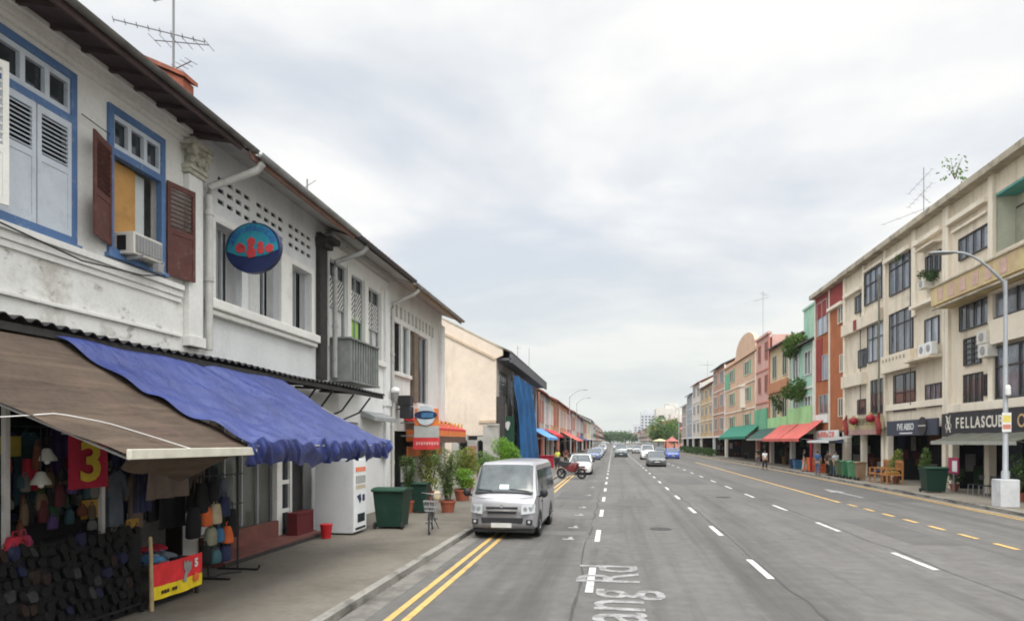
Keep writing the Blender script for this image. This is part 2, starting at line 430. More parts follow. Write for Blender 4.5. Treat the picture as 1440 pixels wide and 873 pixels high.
# parking bay ticks and the lane arrow
for y in (17.0, 19.3, 22.6, 25.2, 31, 36.5, 42):
    strip(m, -1.28, -.98, y, y + .16, .008)
    strip(m, -1.14, -1.04, y + .16, y + .5, .008)
m.add([(10.9, 31.6, .008), (11.05, 31.6, .008), (11.05, 34.8, .008), (11.32, 34.8, .008), (10.97, 37.2, .008), (10.62, 34.8, .008), (10.9, 34.8, .008)], [(0, 1, 2, 3, 4, 5, 6)])
m.build('white_line_markings')['kind'] = 'structure'
m = MB(seam)
rnd = random.Random(7)
for xs, y0, y1 in ((2.98, 4, 60), (6.38, 6, 60), (-.62, 8, 40)):
    y = y0; x = xs
    while y < y1:
        y2 = y + rnd.uniform(.6, 1.6); x2 = xs + rnd.uniform(-.06, .06); wd = rnd.uniform(.006, .03)
        m.add([(x - wd, y, .0045), (x + wd, y, .0045), (x2 + wd, y2, .0045), (x2 - wd, y2, .0045)], [(0, 1, 2, 3)]); x, y = x2, y2
m.build('road_seam')['kind'] = 'structure'
patchm = M('asphalt_patch_pale', (.105, .10, .094), .9, .12, .8, fine=.1); patchd = M('asphalt_patch_dark', (.080, .076, .072), .9, .12, .8, fine=.1)
m = MB(patchm); strip(m, -2.1, -.65, 21.6, 24.6, .004); strip(m, -1.9, -.7, 17.8, 18.6, .004); m.build('road_patch')['kind'] = 'structure'
m = MB(patchd); strip(m, -2.5, -.9, 29, 34, .004); strip(m, 9.6, 12.6, 30, 62, .004); strip(m, -3.3, -2.7, 12.2, 13.4, .0035); m.build('road_patch')['kind'] = 'structure'
# street name lettered on the carriageway, read looking along it
let = M('faded_road_lettering', (.25, .245, .24), .8, .2, 4, stain=[((.10, .096, .09), 4, .44, .60, .85)])
m = text_mb(MB(let), 'Geylang Rd', 1.62, lambda u, v, w_: (.46 - v, 13.65 + u, .0085), align='RIGHT', sx=1.0, ext=0, bold=.012, ay='BOTTOM_BASELINE')
m.build('road_lettering')['kind'] = 'structure'

iron = M('cast_iron', (.045, .043, .04), .6, .25, 6, stain=[((.08, .06, .045), 5, .5, .7, .5)])
def cover(x, y, r, lab):
    m = MB(iron); m.lathe([(r, 0), (r, .007), (r * .93, .009), (r * .92, .006), (.01, .006)], (x, y, .004), 26)
    for k in range(-3, 4): w_ = (r * .85) ** 2 - (k * r * .24) ** 2; w_ = math.sqrt(max(w_, .001)); m.box(x - w_, x + w_, y + k * r * .24 - .015, y + k * r * .24 + .015, .008, .0125)
    tag(m.build('manhole_cover'), lab, 'manhole cover', 'iron covers in the road')
cover(1.35, 19.5, .32, 'round iron manhole cover in the lane ahead of the camera'); cover(4.9, 31, .34, 'round iron manhole cover further up the middle lane')
m = MB(patchd); strip(m, .2, 1.6, 26, 29.5, .0042); strip(m, 7.2, 8.4, 17.5, 23, .0042); strip(m, 3.4, 5.6, 40, 47, .0042); m.build('road_patch')['kind'] = 'structure'
# ------------------------------------------------------------------ row of white shophouses on the near pavement
FL = Fac(-8.0, 1)
white = M('white_limewash', (.67, .665, .635), .9, .08, 1.1, spec=.15, bump=.15, bscale=25, stain=[((.30, .28, .24), .9, .54, .74, .5, (1, 1, .35)), ((.26, .25, .21), 2.4, .6, .72, .5, (1, 1, .22))])
peel = M('white_limewash_peeling', (.68, .675, .645), .9, .08, 1.1, spec=.15, bump=.25, bscale=18, stain=[((.30, .27, .22), 1.3, .53, .66, .65, (1, .7, .8)), ((.17, .15, .12), 3.6, .58, .68, .8, (1, .7, .9))])
offw = M('grey_white_paint', (.61, .62, .62), .85, .07, 1.2, spec=.2, stain=[((.28, .28, .27), .8, .55, .75, .45, (1, 1, .3))])
offw2 = M('soft_white_paint', (.69, .69, .675), .85, .07, 1.2, spec=.2, stain=[((.27, .26, .24), .9, .55, .74, .5, (1, 1, .3))])
trimw = M('white_trim_paint', (.68, .67, .63), .75, .07, 2, spec=.25, stain=[((.32, .3, .26), 2, .56, .75, .5)])
capm = M('weathered_capital', (.46, .44, .37), .9, .2, 6, stain=[((.16, .15, .10), 5, .45, .65, .7)])
blue = M('blue_frame_paint', (.075, .145, .29), .6, .14, 3, stain=[((.28, .34, .44), 7, .56, .72, .6)])
shut = M('pale_grey_shutter_paint', (.48, .52, .57), .65, .08, 3, stain=[((.30, .32, .34), 4, .55, .75, .5)])
brown = M('brown_shutter_wood', (.095, .034, .028), .7, .2, 5, stain=[((.21, .13, .10), 6, .55, .72, .6), ((.05, .03, .028), 3, .55, .7, .5)])
dark = M('interior_shade', (.012, .011, .012), .95, .1, 2)  # near-black colour puts the shade of rooms and gaps into the surface
darkg = glassmat('dark_glass'); darkg2 = glassmat('smoky_glass', (.055, .06, .065), .1)
greyg = glassmat('pale_grey_glass', (.22, .235, .25), .15)
soff = M('dark_eave_timber', (.062, .040, .040), .85, .25, 3, stain=[((.03, .035, .022), 2, .5, .7, .6)])
softw = M('pale_eave_board', (.40, .39, .37), .85, .1, 2, stain=[((.16, .13, .10), 1.5, .52, .7, .6)])
tile = M('clay_roof_tile', (.27, .085, .050), .85, .3, 4, stain=[((.09, .065, .05), 1.2, .5, .68, .7)])
tile2 = M('dark_roof_tile', (.085, .075, .070), .88, .3, 4, stain=[((.15, .09, .06), 1.4, .5, .7, .6)])
gut = M('grey_gutter_metal', (.30, .30, .29), .6, .12, 3, stain=[((.12, .10, .08), 3, .5, .7, .7)])
pipem = M('pale_drain_pipe', (.47, .46, .43), .6, .12, 4, stain=[((.18, .16, .13), 4, .55, .72, .6)])
pipeg = M('grey_drain_pipe', (.30, .30, .29), .6, .12, 4, stain=[((.14, .12, .1), 4, .55, .72, .6)])
blackp = M('blackened_timber', (.035, .032, .030), .85, .3, 5)
redtile = M('red_floor_tile', (.165, .062, .050), .6, .22, 3, stain=[((.07, .04, .035), 1.2, .5, .7, .6)])
ply = M('plywood_panel', (.44, .24, .075), .75, .16, 2.5, stain=[((.26, .13, .04), 2, .5, .7, .6)])
whiteboard = M('pale_board', (.50, .53, .52), .7, .08, 2)
wire = M('black_wire', (.02, .02, .02), .7)

def roof_front(parent, y0, y1, tm, ez=8.22, ex=-7.1, ridge=(-13.2, 11.9), back=-18.5, name='roof', corr=.30):
    """pan-and-roll tiled roof: ripples along the eave, front and back slope"""
    n = max(4, int((y1 - y0) / corr) * 4); mb = MB(tm)
    def front(u, v):
        y = y0 + (y1 - y0) * u; b = .035 * math.cos(2 * math.pi * (y - y0) / corr)
        return (ex + (ridge[0] - ex) * v, y, ez + .1 + (ridge[1] - ez) * v + b)
    def rear(u, v): return (ridge[0] + (back - ridge[0]) * v, y0 + (y1 - y0) * u, ridge[1] + .1 + (ez - ridge[1]) * v)
    mb.sheet(front, n, 6, .06); mb.sheet(rear, 4, 1, .06)
    r = mb.build(name, parent)
    MB(tm).tube([(ridge[0], y0, ridge[1] + .2), (ridge[0], y1, ridge[1] + .2)], .16).build('ridge_cap', r, 40)
    return r
def gutter(parent, y0, y1, x, z, mat=None, r=.085):
    mb = MB(mat or gut); k = 7
    prof = [(x + r + r * math.cos(math.pi + math.pi * i / k), z + r * math.sin(math.pi + math.pi * i / k)) for i in range(k + 1)]
    prof += [(a, b) for a, b in reversed([(x + r + .8 * r * math.cos(math.pi + math.pi * i / k), z + .8 * r * math.sin(math.pi + math.pi * i / k)) for i in range(k + 1)])]
    mb.prism(prof, lambda a, b: (a, y0, b), lambda a, b: (a, y1, b)); return mb.build('gutter', parent, 40)
def louvre_leaf(mb, p0, p1, z0, z1, th=.035, lz=None, nsl=9):
    """shutter leaf between plan points p0 and p1: stiles, rails, sloping slats above, a panel below"""
    a = Vector((*p0, 0)); b = Vector((*p1, 0)); d = (b - a).normalized(); w = (b - a).length; ang = math.atan2(d.y, d.x)
    def bx(u0, u1, c0, c1, t=th, tilt=0):
        c = a + d * ((u0 + u1) / 2); mb.obox((c.x, c.y, (c0 + c1) / 2), (u1 - u0, t, c1 - c0), (tilt, 0, ang))
    s = .07; lz = lz or z0 + (z1 - z0) * .5
    bx(0, s, z0, z1); bx(w - s, w, z0, z1); bx(s, w - s, z0, z0 + .1, th * .9); bx(s, w - s, z1 - .1, z1, th * .9); bx(s, w - s, lz - .05, lz + .05, th * .9)
    bx(s, w - s, z0 + .1, lz - .05, th * .4)
    for k in range(nsl):
        c = lz + .05 + (z1 - .1 - lz - .05) * (k + .5) / nsl; bx(s, w - s, c - .034, c + .034, .012, R(-52))
def shell(parent, y0, y1, z1=8.5, mat=None, depth=10.5, x=-8.0, zc=4.3):
    """party walls, back wall and upper floor slab so the house is a body, not a screen"""
    mb = MB(mat or offw)
    mb.box(x - depth, x - .26, y0 + .003, y0 + .12, 0.1, z1 - .1); mb.box(x - depth, x - .26, y1 - .12, y1 - .003, .1, z1 - .1)
    mb.box(x - depth - .15, x - depth, y0, y1, .1, z1 - .1)
    mb.prism([(x - .3, z1 - .1), (x - 5.2, z1 + 2.9), (x - depth, z1 - .1)], lambda a, b: (a, y0 + .003, b), lambda a, b: (a, y0 + .12, b))
    mb.prism([(x - .3, z1 - .1), (x - 5.2, z1 + 2.9), (x - depth, z1 - .1)], lambda a, b: (a, y1 - .12, b), lambda a, b: (a, y1 - .003, b))
    return mb.build('party_wall', parent)
def floor_slab(parent, y0, y1, mat, z=4.0, x=-8.0, depth=10.4):
    return MB(mat).box(x - depth, x - .24, y0 + .13, y1 - .13, z, z + .25).build('floor_slab', parent)
def downpipe(parent, y, ztop, zbot, xg, zg, mat, r=.055, yg=None, x=-7.88):
    yg = yg or y; mb = MB(mat)
    mb.tube([(xg + .08, yg, zg), (xg + .08, yg, zg - .18), (xg - .02, yg - .02, zg - .3), (x, y, ztop + .05), (x, y, ztop - .1), (x, y, zbot)], r, 10)
    z = ztop - .5
    while z > zbot + .3:
        mb.tube([(x, y, z), (x, y, z + .09)], r + .016, 10); z -= 1.3
    return mb.build('downpipe', parent, 40)

# ---- house with the blue window frames
Y0, Y1 = 2.6, 11.95
hA = thing('shophouse', (-8, (Y0 + Y1) / 2, .12), 'white peeling shophouse with blue window frames and brown shutters, nearest the camera', 'shophouse', 'white shophouses of the near terrace')
wins = [(3.9, 5.33, 5.44, 8.0), (7.5, 8.93, 5.44, 8.0), (9.57, 10.93, 5.52, 7.92)]
mb = MB(white); FL.wall(mb, Y0, Y1, 5.2, 8.62, wins, .25)
mb.build('wall', hA)
mb = MB(peel); FL.wall(mb, Y0, Y1, 4.2, 5.2, [], .25); mb.build('wall', hA)
mb = MB(white)
for a, b in ((Y0, Y0 + .5), (6.6, 7.0), (Y1 - .5, Y1)): FL.box(mb, a, b, -.45, 0, .1, 4.2)
FL.box(mb, Y0, Y1, -.45, -.003, 3.9, 4.2); mb.build('ground_floor_column', hA)
mb = MB(white); FL.box(mb, Y0, 11.4, 0, .1, 5.30, 5.40); FL.box(mb, Y0, 11.4, 0, .06, 5.18, 5.298); FL.box(mb, Y0, 11.4, .0, .035, 5.08, 5.178); FL.box(mb, Y0, 11.4, 0, .05, 4.44, 4.5); mb.build('sill_moulding', hA, bevel=.01)
mb = MB(trimw); FL.box(mb, Y0, 11.5, 0, .07, 8.1, 8.18); FL.box(mb, Y0, 11.5, 0, .13, 8.182, 8.27); FL.box(mb, Y0, 11.5, 0, .2, 8.272, 8.35); mb.build('cornice', hA, bevel=.008)
mb = MB(white); FL.box(mb, 11.5, 11.93, 0, .12, 4.3, 7.55); FL.box(mb, 11.47, 11.96, 0, .17, 4.3, 4.5); mb.build('pilaster', hA, bevel=.012)
mb = MB(capm)
for k, (z, o) in enumerate(((7.55, .16), (7.63, .2), (7.98, .24), (8.06, .3))): FL.box(mb, 11.5 - o * .35, 11.93 + o * .35, 0, o, z, z + .078)
FL.box(mb, 11.52, 11.91, 0, .15, 7.7, 7.98)
for k in range(5): mb.ball((-7.82, 11.5 + .108 * k, 7.82 + .05 * (k % 2)), (.05, .055, .09), 8, 6)
for y in (11.48, 11.95): mb.lathe([(.02, -.06), (.1, -.06), (.1, .06), (.02, .06)], (-7.8, y, 7.98), 12, 'x')
mb.build('capital', hA, bevel=.008)
def blue_window(y0, y1, z0, z1, zt, leaves):
    mb = MB(blue); w_ = .11
    FL.box(mb, y0, y0 + w_, -.06, .05, z0, z1); FL.box(mb, y1 - w_, y1, -.06, .05, z0, z1); FL.box(mb, y0 + w_, y1 - w_, -.06, .05, z1 - .12, z1)
    FL.box(mb, y0 + w_, y1 - w_, -.06, .05, z0, z0 + .1); FL.box(mb, y0 + w_, y1 - w_, -.06, .05, zt - .06, zt + .06)
    FL.box(mb, y0 - .05, y1 + .05, .003, .09, z0 - .07, z0 - .002)
    win = mb.build('window', hA, bevel=.006)
    mb = MB(shut); n = 3
    for k in range(n + 1):
        c = y0 + w_ + (y1 - y0 - 2 * w_) * k / n; FL.box(mb, max(c - .04, y0 + w_), min(c + .04, y1 - w_), -.05, .02, zt + .06, z1 - .12)
    FL.box(mb, y0 + w_, y1 - w_, -.05, .017, zt + .06, zt + .15); FL.box(mb, y0 + w_, y1 - w_, -.05, .017, z1 - .2, z1 - .12)
    t = mb.build('transom_frame', win)
    g = MB(darkg); FL.box(g, y0 + w_, y1 - w_, -.08, -.06, zt + .06, z1 - .12); g.build('pane', t)
    if leaves:
        m = (y0 + y1) / 2
        for a, b in ((y0 + w_, m - .01), (m + .01, y1 - w_)):
            l = MB(shut); louvre_leaf(l, (-7.97, a), (-7.97, b), z0 + .1, zt - .06, lz=z0 + .62 * (zt - z0) * .92, nsl=9); l.build('shutter', win)
        k = MB(dark); FL.box(k, y0 + w_, y1 - w_, -.14, -.12, z0 + .1, zt - .06); k.build('shade_backing', win)  # near-black sheet stands in for shade in the gaps between slats
    return win
blue_window(3.9, 5.33, 5.44, 8.0, 7.25, True)
w1 = blue_window(7.5, 8.93, 5.44, 8.0, 7.28, True)
l = MB(trimw); louvre_leaf(l, (-7.9, 6.75), (-7.62, fy(-7.62, 12)), 5.5, 7.32, lz=6.2); l.build('shutter', w1)
w2 = blue_window(9.57, 10.93, 5.52, 7.92, 7.18, False)
mb = MB(dark); FL.box(mb, 9.6, 10.9, -1.2, -1.18, 5.5, 7.9); mb.build('shade_backing', w2)  # near-black sheet stands in for the unlit room behind
mb = MB(ply); FL.box(mb, 9.68, 10.38, -.16, -.13, 5.62, 7.12); mb.build('board', w2)
mb = MB(whiteboard); mb.hexa([FL.P(10.40, -.2, 5.62), FL.P(10.66, -.2, 5.62), FL.P(10.66, -.18, 5.62), FL.P(10.40, -.18, 5.62), FL.P(10.36, -.2, 7.12), FL.P(10.66, -.2, 7.12), FL.P(10.66, -.18, 7.12), FL.P(10.36, -.18, 7.12)]); mb.build('board', w2)
l = MB(brown); louvre_leaf(l, (-7.93, 9.58), (-7.72, 8.98), 5.62, 7.2, lz=6.3); l.build('shutter', w2)
l = MB(brown); louvre_leaf(l, (-7.94, 10.95), (-7.82, 11.58), 5.5, 7.2, lz=6.32); l.build('shutter', w2)
roof_front(hA, Y0, Y1, tile2)
mb = MB(soff)                                       # open eave: boarding and rafter ends
mb.add([(-7.08, Y0, 8.22), (-7.08, Y1, 8.22), (-8, Y1, 8.39), (-8, Y0, 8.39)], [(0, 1, 2, 3)])
mb.box(-7.12, -7.07, Y0, Y1, 8.12, 8.25)
k = Y0 + .2
while k < Y1: mb.beam((-8.0, k, 8.36), (-7.12, k, 8.18), .06, .07); k += .55
mb.build('eave', hA)
gutter(hA, Y0, Y1 + .4, -7.07, 8.27, M('dark_weathered_gutter', (.11, .105, .095), .7, .3, 3, stain=[((.24, .23, .21), 2, .5, .7, .6)]), .07)
mb = MB(tile); mb.hexa([(-10.8, 11.78, 8.8), (-8.2, 11.78, 8.6), (-8.2, 12.1, 8.6), (-10.8, 12.1, 8.8), (-10.8, 11.78, 10.75), (-8.2, 11.78, 9.5), (-8.2, 12.1, 9.5), (-10.8, 12.1, 10.75)]); mb.hexa([(-10.8, 11.73, 10.76), (-8.14, 11.73, 9.51), (-8.14, 12.15, 9.51), (-10.8, 12.15, 10.76), (-10.8, 11.73, 10.84), (-8.14, 11.73, 9.59), (-8.14, 12.15, 9.59), (-10.8, 12.15, 10.84)]); mb.build('coping', hA)
mb = MB(wire); mb.tube([(-7.87, 6.0, 5.75), (-7.85, 7.4, 5.35), (-7.85, 8.9, 5.2), (-7.85, 10.2, 5.3), (-7.8, 10.7, 5.42)], .012, 6); mb.tube([(-7.9, 8.95, 7.42), (-7.92, 9.55, 7.38)], .008, 6); mb.build('wire', hA)
shell(hA, Y0, Y1, mat=white); floor_slab(hA, Y0, Y1, soff, 4.0)

# ---- house with the round sign
Y0, Y1 = 11.95, 17.62
hB = thing('shophouse', (-8, (Y0 + Y1) / 2, .12), 'grey white shophouse with rows of vent slots, behind the round blue hanging sign', 'shophouse', 'white shophouses of the near terrace')
zw0, zw1 = 5.36, 6.95
wb = [(12.45, 13.5, zw0, zw1), (13.75, 15.15, zw0, zw1), (15.7, 16.8, zw0, zw1)]
shopB = [(12.3, 15.0, .45, 3.3), (15.02, 16.9, .12, 3.3)]
vents = []
for g0 in (12.6, 14.1, 15.62):
    for c in range(4):
        for r_ in range(3): vents.append((g0 + c * .33, g0 + c * .33 + .22, 7.38 + r_ * .23, 7.475 + r_ * .23))
mb = MB(offw); FL.wall(mb, Y0, Y1, 7.1, 8.58, vents, .04); mb.build('wall', hB)
mb = MB(offw); FL.wall(mb, Y0, Y1, .1, 7.1, wb + shopB, .25); mb.build('wall', hB)
mb = MB(dark); FL.box(mb, Y0 + .2, Y1 - .2, -.08, -.045, 7.12, 8.4); mb.build('vent_shade_sheet', hB)  # near-black sheet just behind the slots, imitating the shade inside them
mb = MB(trimw)
for (a, b, c, d) in ((12.30, 12.45, zw0, 7.1), (15.15, 15.7, zw0, 7.1), (16.8, 16.95, zw0, 7.1)): FL.box(mb, a, b, 0.0, .06, c, d)
FL.box(mb, 12.45, 15.15, 0, .06, zw1, 7.1); FL.box(mb, 15.7, 16.8, 0, .06, zw1, 7.1)
mb.build('window_surround', hB, bevel=.008)
mb = MB(trimw); FL.box(mb, 12.15, 17.05, 0, .2, 5.14, 5.352); FL.box(mb, 12.2, 17.0, 0, .14, 5.02, 5.138); mb.build('sill', hB, bevel=.03)
curt = M('grey_curtain', (.30, .30, .30), .9, .12, 3)
curt2 = M('pale_curtain', (.50, .50, .49), .9, .12, 3)
alu = M('aluminium_frame', (.42, .43, .44), .45, .08, 3, metal=.3)
for i, (a, b, c, d) in enumerate(wb):
    w_ = FL.window(hB, a, b, c, d, alu, darkg2 if i else greyg, nv=2 if i != 1 else 3, rec=.2)
    m = MB(curt2 if i == 1 else curt); n = 22
    r0, r1 = ((.02, .36), (.15, .55), (.0, .42))[i]
    m.sheet(lambda u, v: FL.P(a + (b - a) * (r0 + (r1 - r0) * u), -.14 + .018 * math.sin(u * 30), c + .06 + (d - c - .12) * v), n, 1); m.build('curtain', w_)
    m = MB(curt); q0, q1 = ((.62, .98), (.75, .98), (.72, .98))[i]
    m.sheet(lambda u, v: FL.P(a + (b - a) * (q0 + (q1 - q0) * u), -.143 + .018 * math.sin(u * 24), c + .06 + (d - c - .12) * v), n, 1); m.build('curtain', w_)
mb = MB(softw); mb.add([(-7.08, Y0, 8.18), (-7.08, Y1, 8.18), (-8, Y1, 8.54), (-8, Y0, 8.54)], [(0, 1, 2, 3)]); mb.build('eave', hB)
mb = MB(M('red_brown_fascia', (.20, .115, .085), .8, .2, 3)); mb.box(-7.1, -7.055, Y0 + .3, Y1, 8.08, 8.24); mb.build('fascia', hB)
roof_front(hB, Y0, Y1, tile2); gutter(hB, Y0 + .42, Y1, -7.05, 8.24)
downpipe(hB, 12.12, 7.45, 4.3, -7.05, 8.24, pipem, .075, 12.5)
mb = MB(blackp); FL.box(mb, 17.15, 17.6, 0, .14, 4.2, 8.2); FL.box(mb, 17.1, 17.66, 0, .5, 7.92, 8.06); FL.box(mb, 17.12, 17.63, 0, .3, 7.8, 7.918); mb.build('pilaster', hB, bevel=.01)
w_ = FL.window(hB, 12.3, 15.0, .45, 3.3, alu, glassmat('shop_glass', (.10, .105, .09), .08), nv=4, nh=0, rec=.14, name='shopfront_glazing')
mb = MB(trimw); FL.box(mb, 14.95, 15.2, -.1, .05, .12, 2.9); FL.box(mb, 15.2, 15.7, -.08, .0, 2.75, 2.9)
for z in (.75, 1.45, 2.15): FL.box(mb, 15.2, 15.7, -.07, -.01, z, z + .1)
FL.box(mb, 15.66, 15.76, -.08, .02, .12, 2.9); d_ = mb.build('door', hB)
mb = MB(darkg); FL.box(mb, 15.2, 15.66, -.06, -.045, .13, 2.75); mb.build('pane', d_)
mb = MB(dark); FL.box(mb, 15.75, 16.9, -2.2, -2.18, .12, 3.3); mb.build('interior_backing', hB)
shell(hB, Y0, Y1, mat=offw); floor_slab(hB, Y0, Y1, soff, 4.0)
mb = MB(redtile); mb.box(-10.3, -7.25, 11.6, 16.0, .1, .24); mb.build('tiled_step', hB)
mb = MB(redtile); FL.box(mb, 11.96, 14.93, .003, .10, .24, .62); mb.build('tiled_plinth', hB)
mb = MB(blackp); mb.box(-7.25, -7.22, 11.6, 16.0, .12, .20); mb.build('step_edge', hB)

# ---- house with the lattice windows
Y0, Y1 = 17.62, 23.0
hC = thing('shophouse', (-8, (Y0 + Y1) / 2, .12), 'white shophouse with three tall lattice windows and a clay tile roof edge', 'shophouse', 'white shophouses of the near terrace')
tri = [(17.95, 19.28, 5.45, 7.75), (19.55, 20.72, 5.35, 7.68), (21.0, 22.25, 5.3, 7.62)]
mb = MB(offw2); FL.wall(mb, Y0, Y1, .1, 8.56, tri + [(17.9, 20.2, .12, 3.1)], .25); mb.build('wall', hC)
mb = MB(trimw)
for a, b in ((17.9, 17.95), (19.28, 19.55), (20.72, 21.0), (22.25, 22.45)): FL.box(mb, a, b, 0, .05, 5.2, 7.85)
FL.box(mb, 20.9, 22.6, 0, .12, 5.1, 5.28); mb.build('window_surround', hC, bevel=.008)
lat = M('grey_lattice', (.33, .34, .34), .7, .1, 4)
grn = M('lime_green_panel', (.30, .52, .10), .6, .2, 3)
for i, (a, b, c, d) in enumerate(tri):
    w_ = FL.window(hC, a, b, c, d, lat, darkg2, nv=2, nh=1, rec=.12, hb=.42)
    m = MB(trimw); w0 = (c + .42 * (d - c)); w1_ = d - .45; k = a
    for q in range(-9, 12):
        p0 = a + q * .16; pts = []
        lo = max(p0, a + .05); hi = min(p0 + (w1_ - w0), b - .05)
        if hi - lo > .05:
            m.beam(FL.P(lo, -.10, w0 + lo - p0), FL.P(hi, -.10, w0 + hi - p0), .02, .045)
    m.build('lattice', w_)
    m = MB(curt2 if i != 1 else grn); m.sheet(lambda u, v: FL.P(a + .08 + (b - a - .16) * (u if i != 1 else .3 + .6 * u), -.13 + .01 * math.sin(u * 25), c + .08 + (.42 * (d - c) - .1) * v * (1.25 if i == 1 else 1)), 12, 1); m.build('curtain', w_)
mb = MB(softw); mb.add([(-7.08, Y0, 8.14), (-7.08, Y1, 8.14), (-8, Y1, 8.46), (-8, Y0, 8.46)], [(0, 1, 2, 3)]); mb.box(-8, -7.75, Y0 + .1, Y1, 8.2, 8.35); mb.build('eave', hC)
roof_front(hC, Y0, Y1, tile, ez=8.28); gutter(hC, Y0, Y1, -7.06, 8.22, M('dark_gutter', (.07, .07, .07), .6))
downpipe(hC, 17.85, 7.5, 4.3, -7.06, 8.22, pipeg, .07, 18.3, x=-7.75)
mb = MB(offw2); FL.box(mb, 22.55, 23.0, 0, .1, .12, 7.85); FL.box(mb, 22.5, 23.05, 0, .15, 3.75, 3.98); mb.build('pilaster', hC, bevel=.012)
mb = MB(cg_ := M('grey_hood_sheet', (.25, .26, .26), .7, .15, 3)); mb.hexa([FL.P(20.4, 0, 3.3), FL.P(22.45, 0, 3.3), FL.P(22.45, .5, 3.15), FL.P(20.4, .5, 3.15), FL.P(20.4, 0, 3.5), FL.P(22.45, 0, 3.5), FL.P(22.45, .5, 3.3), FL.P(20.4, .5, 3.3)]); mb.build('hood', hC, bevel=.02)
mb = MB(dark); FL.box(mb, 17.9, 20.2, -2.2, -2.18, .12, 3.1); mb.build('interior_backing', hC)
shell(hC, Y0, Y1, mat=offw2); floor_slab(hC, Y0, Y1, soff, 4.0)

# ---- end house of the terrace
Y0, Y1 = 23.0, 30.7
hD = thing('shophouse', (-8, (Y0 + Y1) / 2, .12), 'white end shophouse with dark windows above the red restaurant awning', 'shophouse', 'white shophouses of the near terrace')
wd = [(23.75, 24.55, 5.1, 6.95), (24.75, 25.55, 5.1, 6.95), (25.7, 28.3, 4.1, 6.95)]
mb = MB(white); FL.wall(mb, Y0, Y1, .1, 8.56, wd + [(23.6, 26.9, .12, 2.9)], .25); mb.build('wall', hD)
vmb = MB(M('weathered_frieze', (.42, .41, .37), .9, .2, 3, stain=[((.2, .19, .15), 3, .5, .65, .7, (1, 1, .3))]))
for k in range(11): FL.box(vmb, 23.9 + k * .5, 24.1 + k * .5, .0, .03, 7.15, 7.6)
vmb.build('frieze', hD)
for i, (a, b, c, d) in enumerate(wd): FL.window(hD, a, b, c, d, alu if i else blackp, (darkg, greyg, darkg)[i], nv=(1, 2, 4)[i], rec=.15)
post = M('brown_post', (.17, .13, .095), .8, .2, 3)
mb = MB(post); FL.box(mb, 26.0, 26.55, -.05, .09, 4.1, 6.9); mb.build('post', hD)
mb = MB(trimw); FL.box(mb, 23.65, 25.6, 0, .12, 4.95, 5.095); mb.build('sill', hD, bevel=.01)
mb = MB(white); FL.box(mb, 30.05, 30.68, 0, .16, .12, 7.9); FL.box(mb, 27.0, 27.6, 0, .14, .12, 4.0); FL.box(mb, 28.35, 29.0, 0, .14, .12, 4.0); mb.build('pilaster', hD, bevel=.012)
mb = MB(softw); mb.add([(-7.08, Y0, 8.12), (-7.08, Y1, 8.12), (-8, Y1, 8.46), (-8, Y0, 8.46)], [(0, 1, 2, 3)]); mb.build('eave', hD)
mb = MB(M('ochre_fascia', (.30, .22, .12), .8, .2, 3)); mb.box(-7.1, -7.05, Y0, Y1, 8.02, 8.16); mb.build('fascia', hD)
roof_front(hD, Y0, Y1, tile2, ez=8.2); gutter(hD, Y0, Y1, -7.05, 8.16)
downpipe(hD, 23.2, 7.4, .3, -7.05, 8.16, pipem, .065, 23.4)
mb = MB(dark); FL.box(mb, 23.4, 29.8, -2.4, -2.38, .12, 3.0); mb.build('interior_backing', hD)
shell(hD, Y0, Y1, mat=white); floor_slab(hD, Y0, Y1, soff, 4.0)

# ---- window air conditioner, hanging signs, lamp, awnings fixed to the terrace
beige = M('cream_plastic', (.55, .53, .47), .55, .08, 4, stain=[((.3, .27, .22), 4, .55, .72, .5)])
steel = M('dull_steel', (.30, .30, .30), .5, .12, 4, metal=.4)
black = M('black_metal', (.022, .022, .024), .55, .15, 4)
t = thing('air_conditioner', (-7.8, 10.1, 5.5), 'cream window air conditioner jutting out below the plywood board', 'air conditioner')
mb = MB(beige); mb.box(-8.1, -7.70, 9.80, 10.50, 5.56, 5.92); mb.build('casing', t, bevel=.012)
mb = MB(steel); mb.box(-7.70, -7.69, 9.84, 10.46, 5.60, 5.88)
for k in range(9): mb.box(-7.69, -7.68, 9.86 + k * .072, 9.885 + k * .072, 5.61, 5.87)
for k in range(4): mb.box(-7.69, -7.683, 9.85, 10.45, 5.63 + k * .065, 5.645 + k * .065)
mb.build('grille', t)
mb = MB(dark); mb.box(-8.0, -7.84, 9.79, 9.80, 5.62, 5.86); mb.build('side_vent', t)
mb = MB(steel); mb.beam((-7.98, 9.9, 5.5), (-7.6, 9.9, 5.53), .03, .05); mb.beam((-7.98, 10.4, 5.5), (-7.6, 10.4, 5.53), .03, .05); mb.box(-7.66, -7.56, 10.2, 10.34, 5.36, 5.5); mb.build('bracket', t)

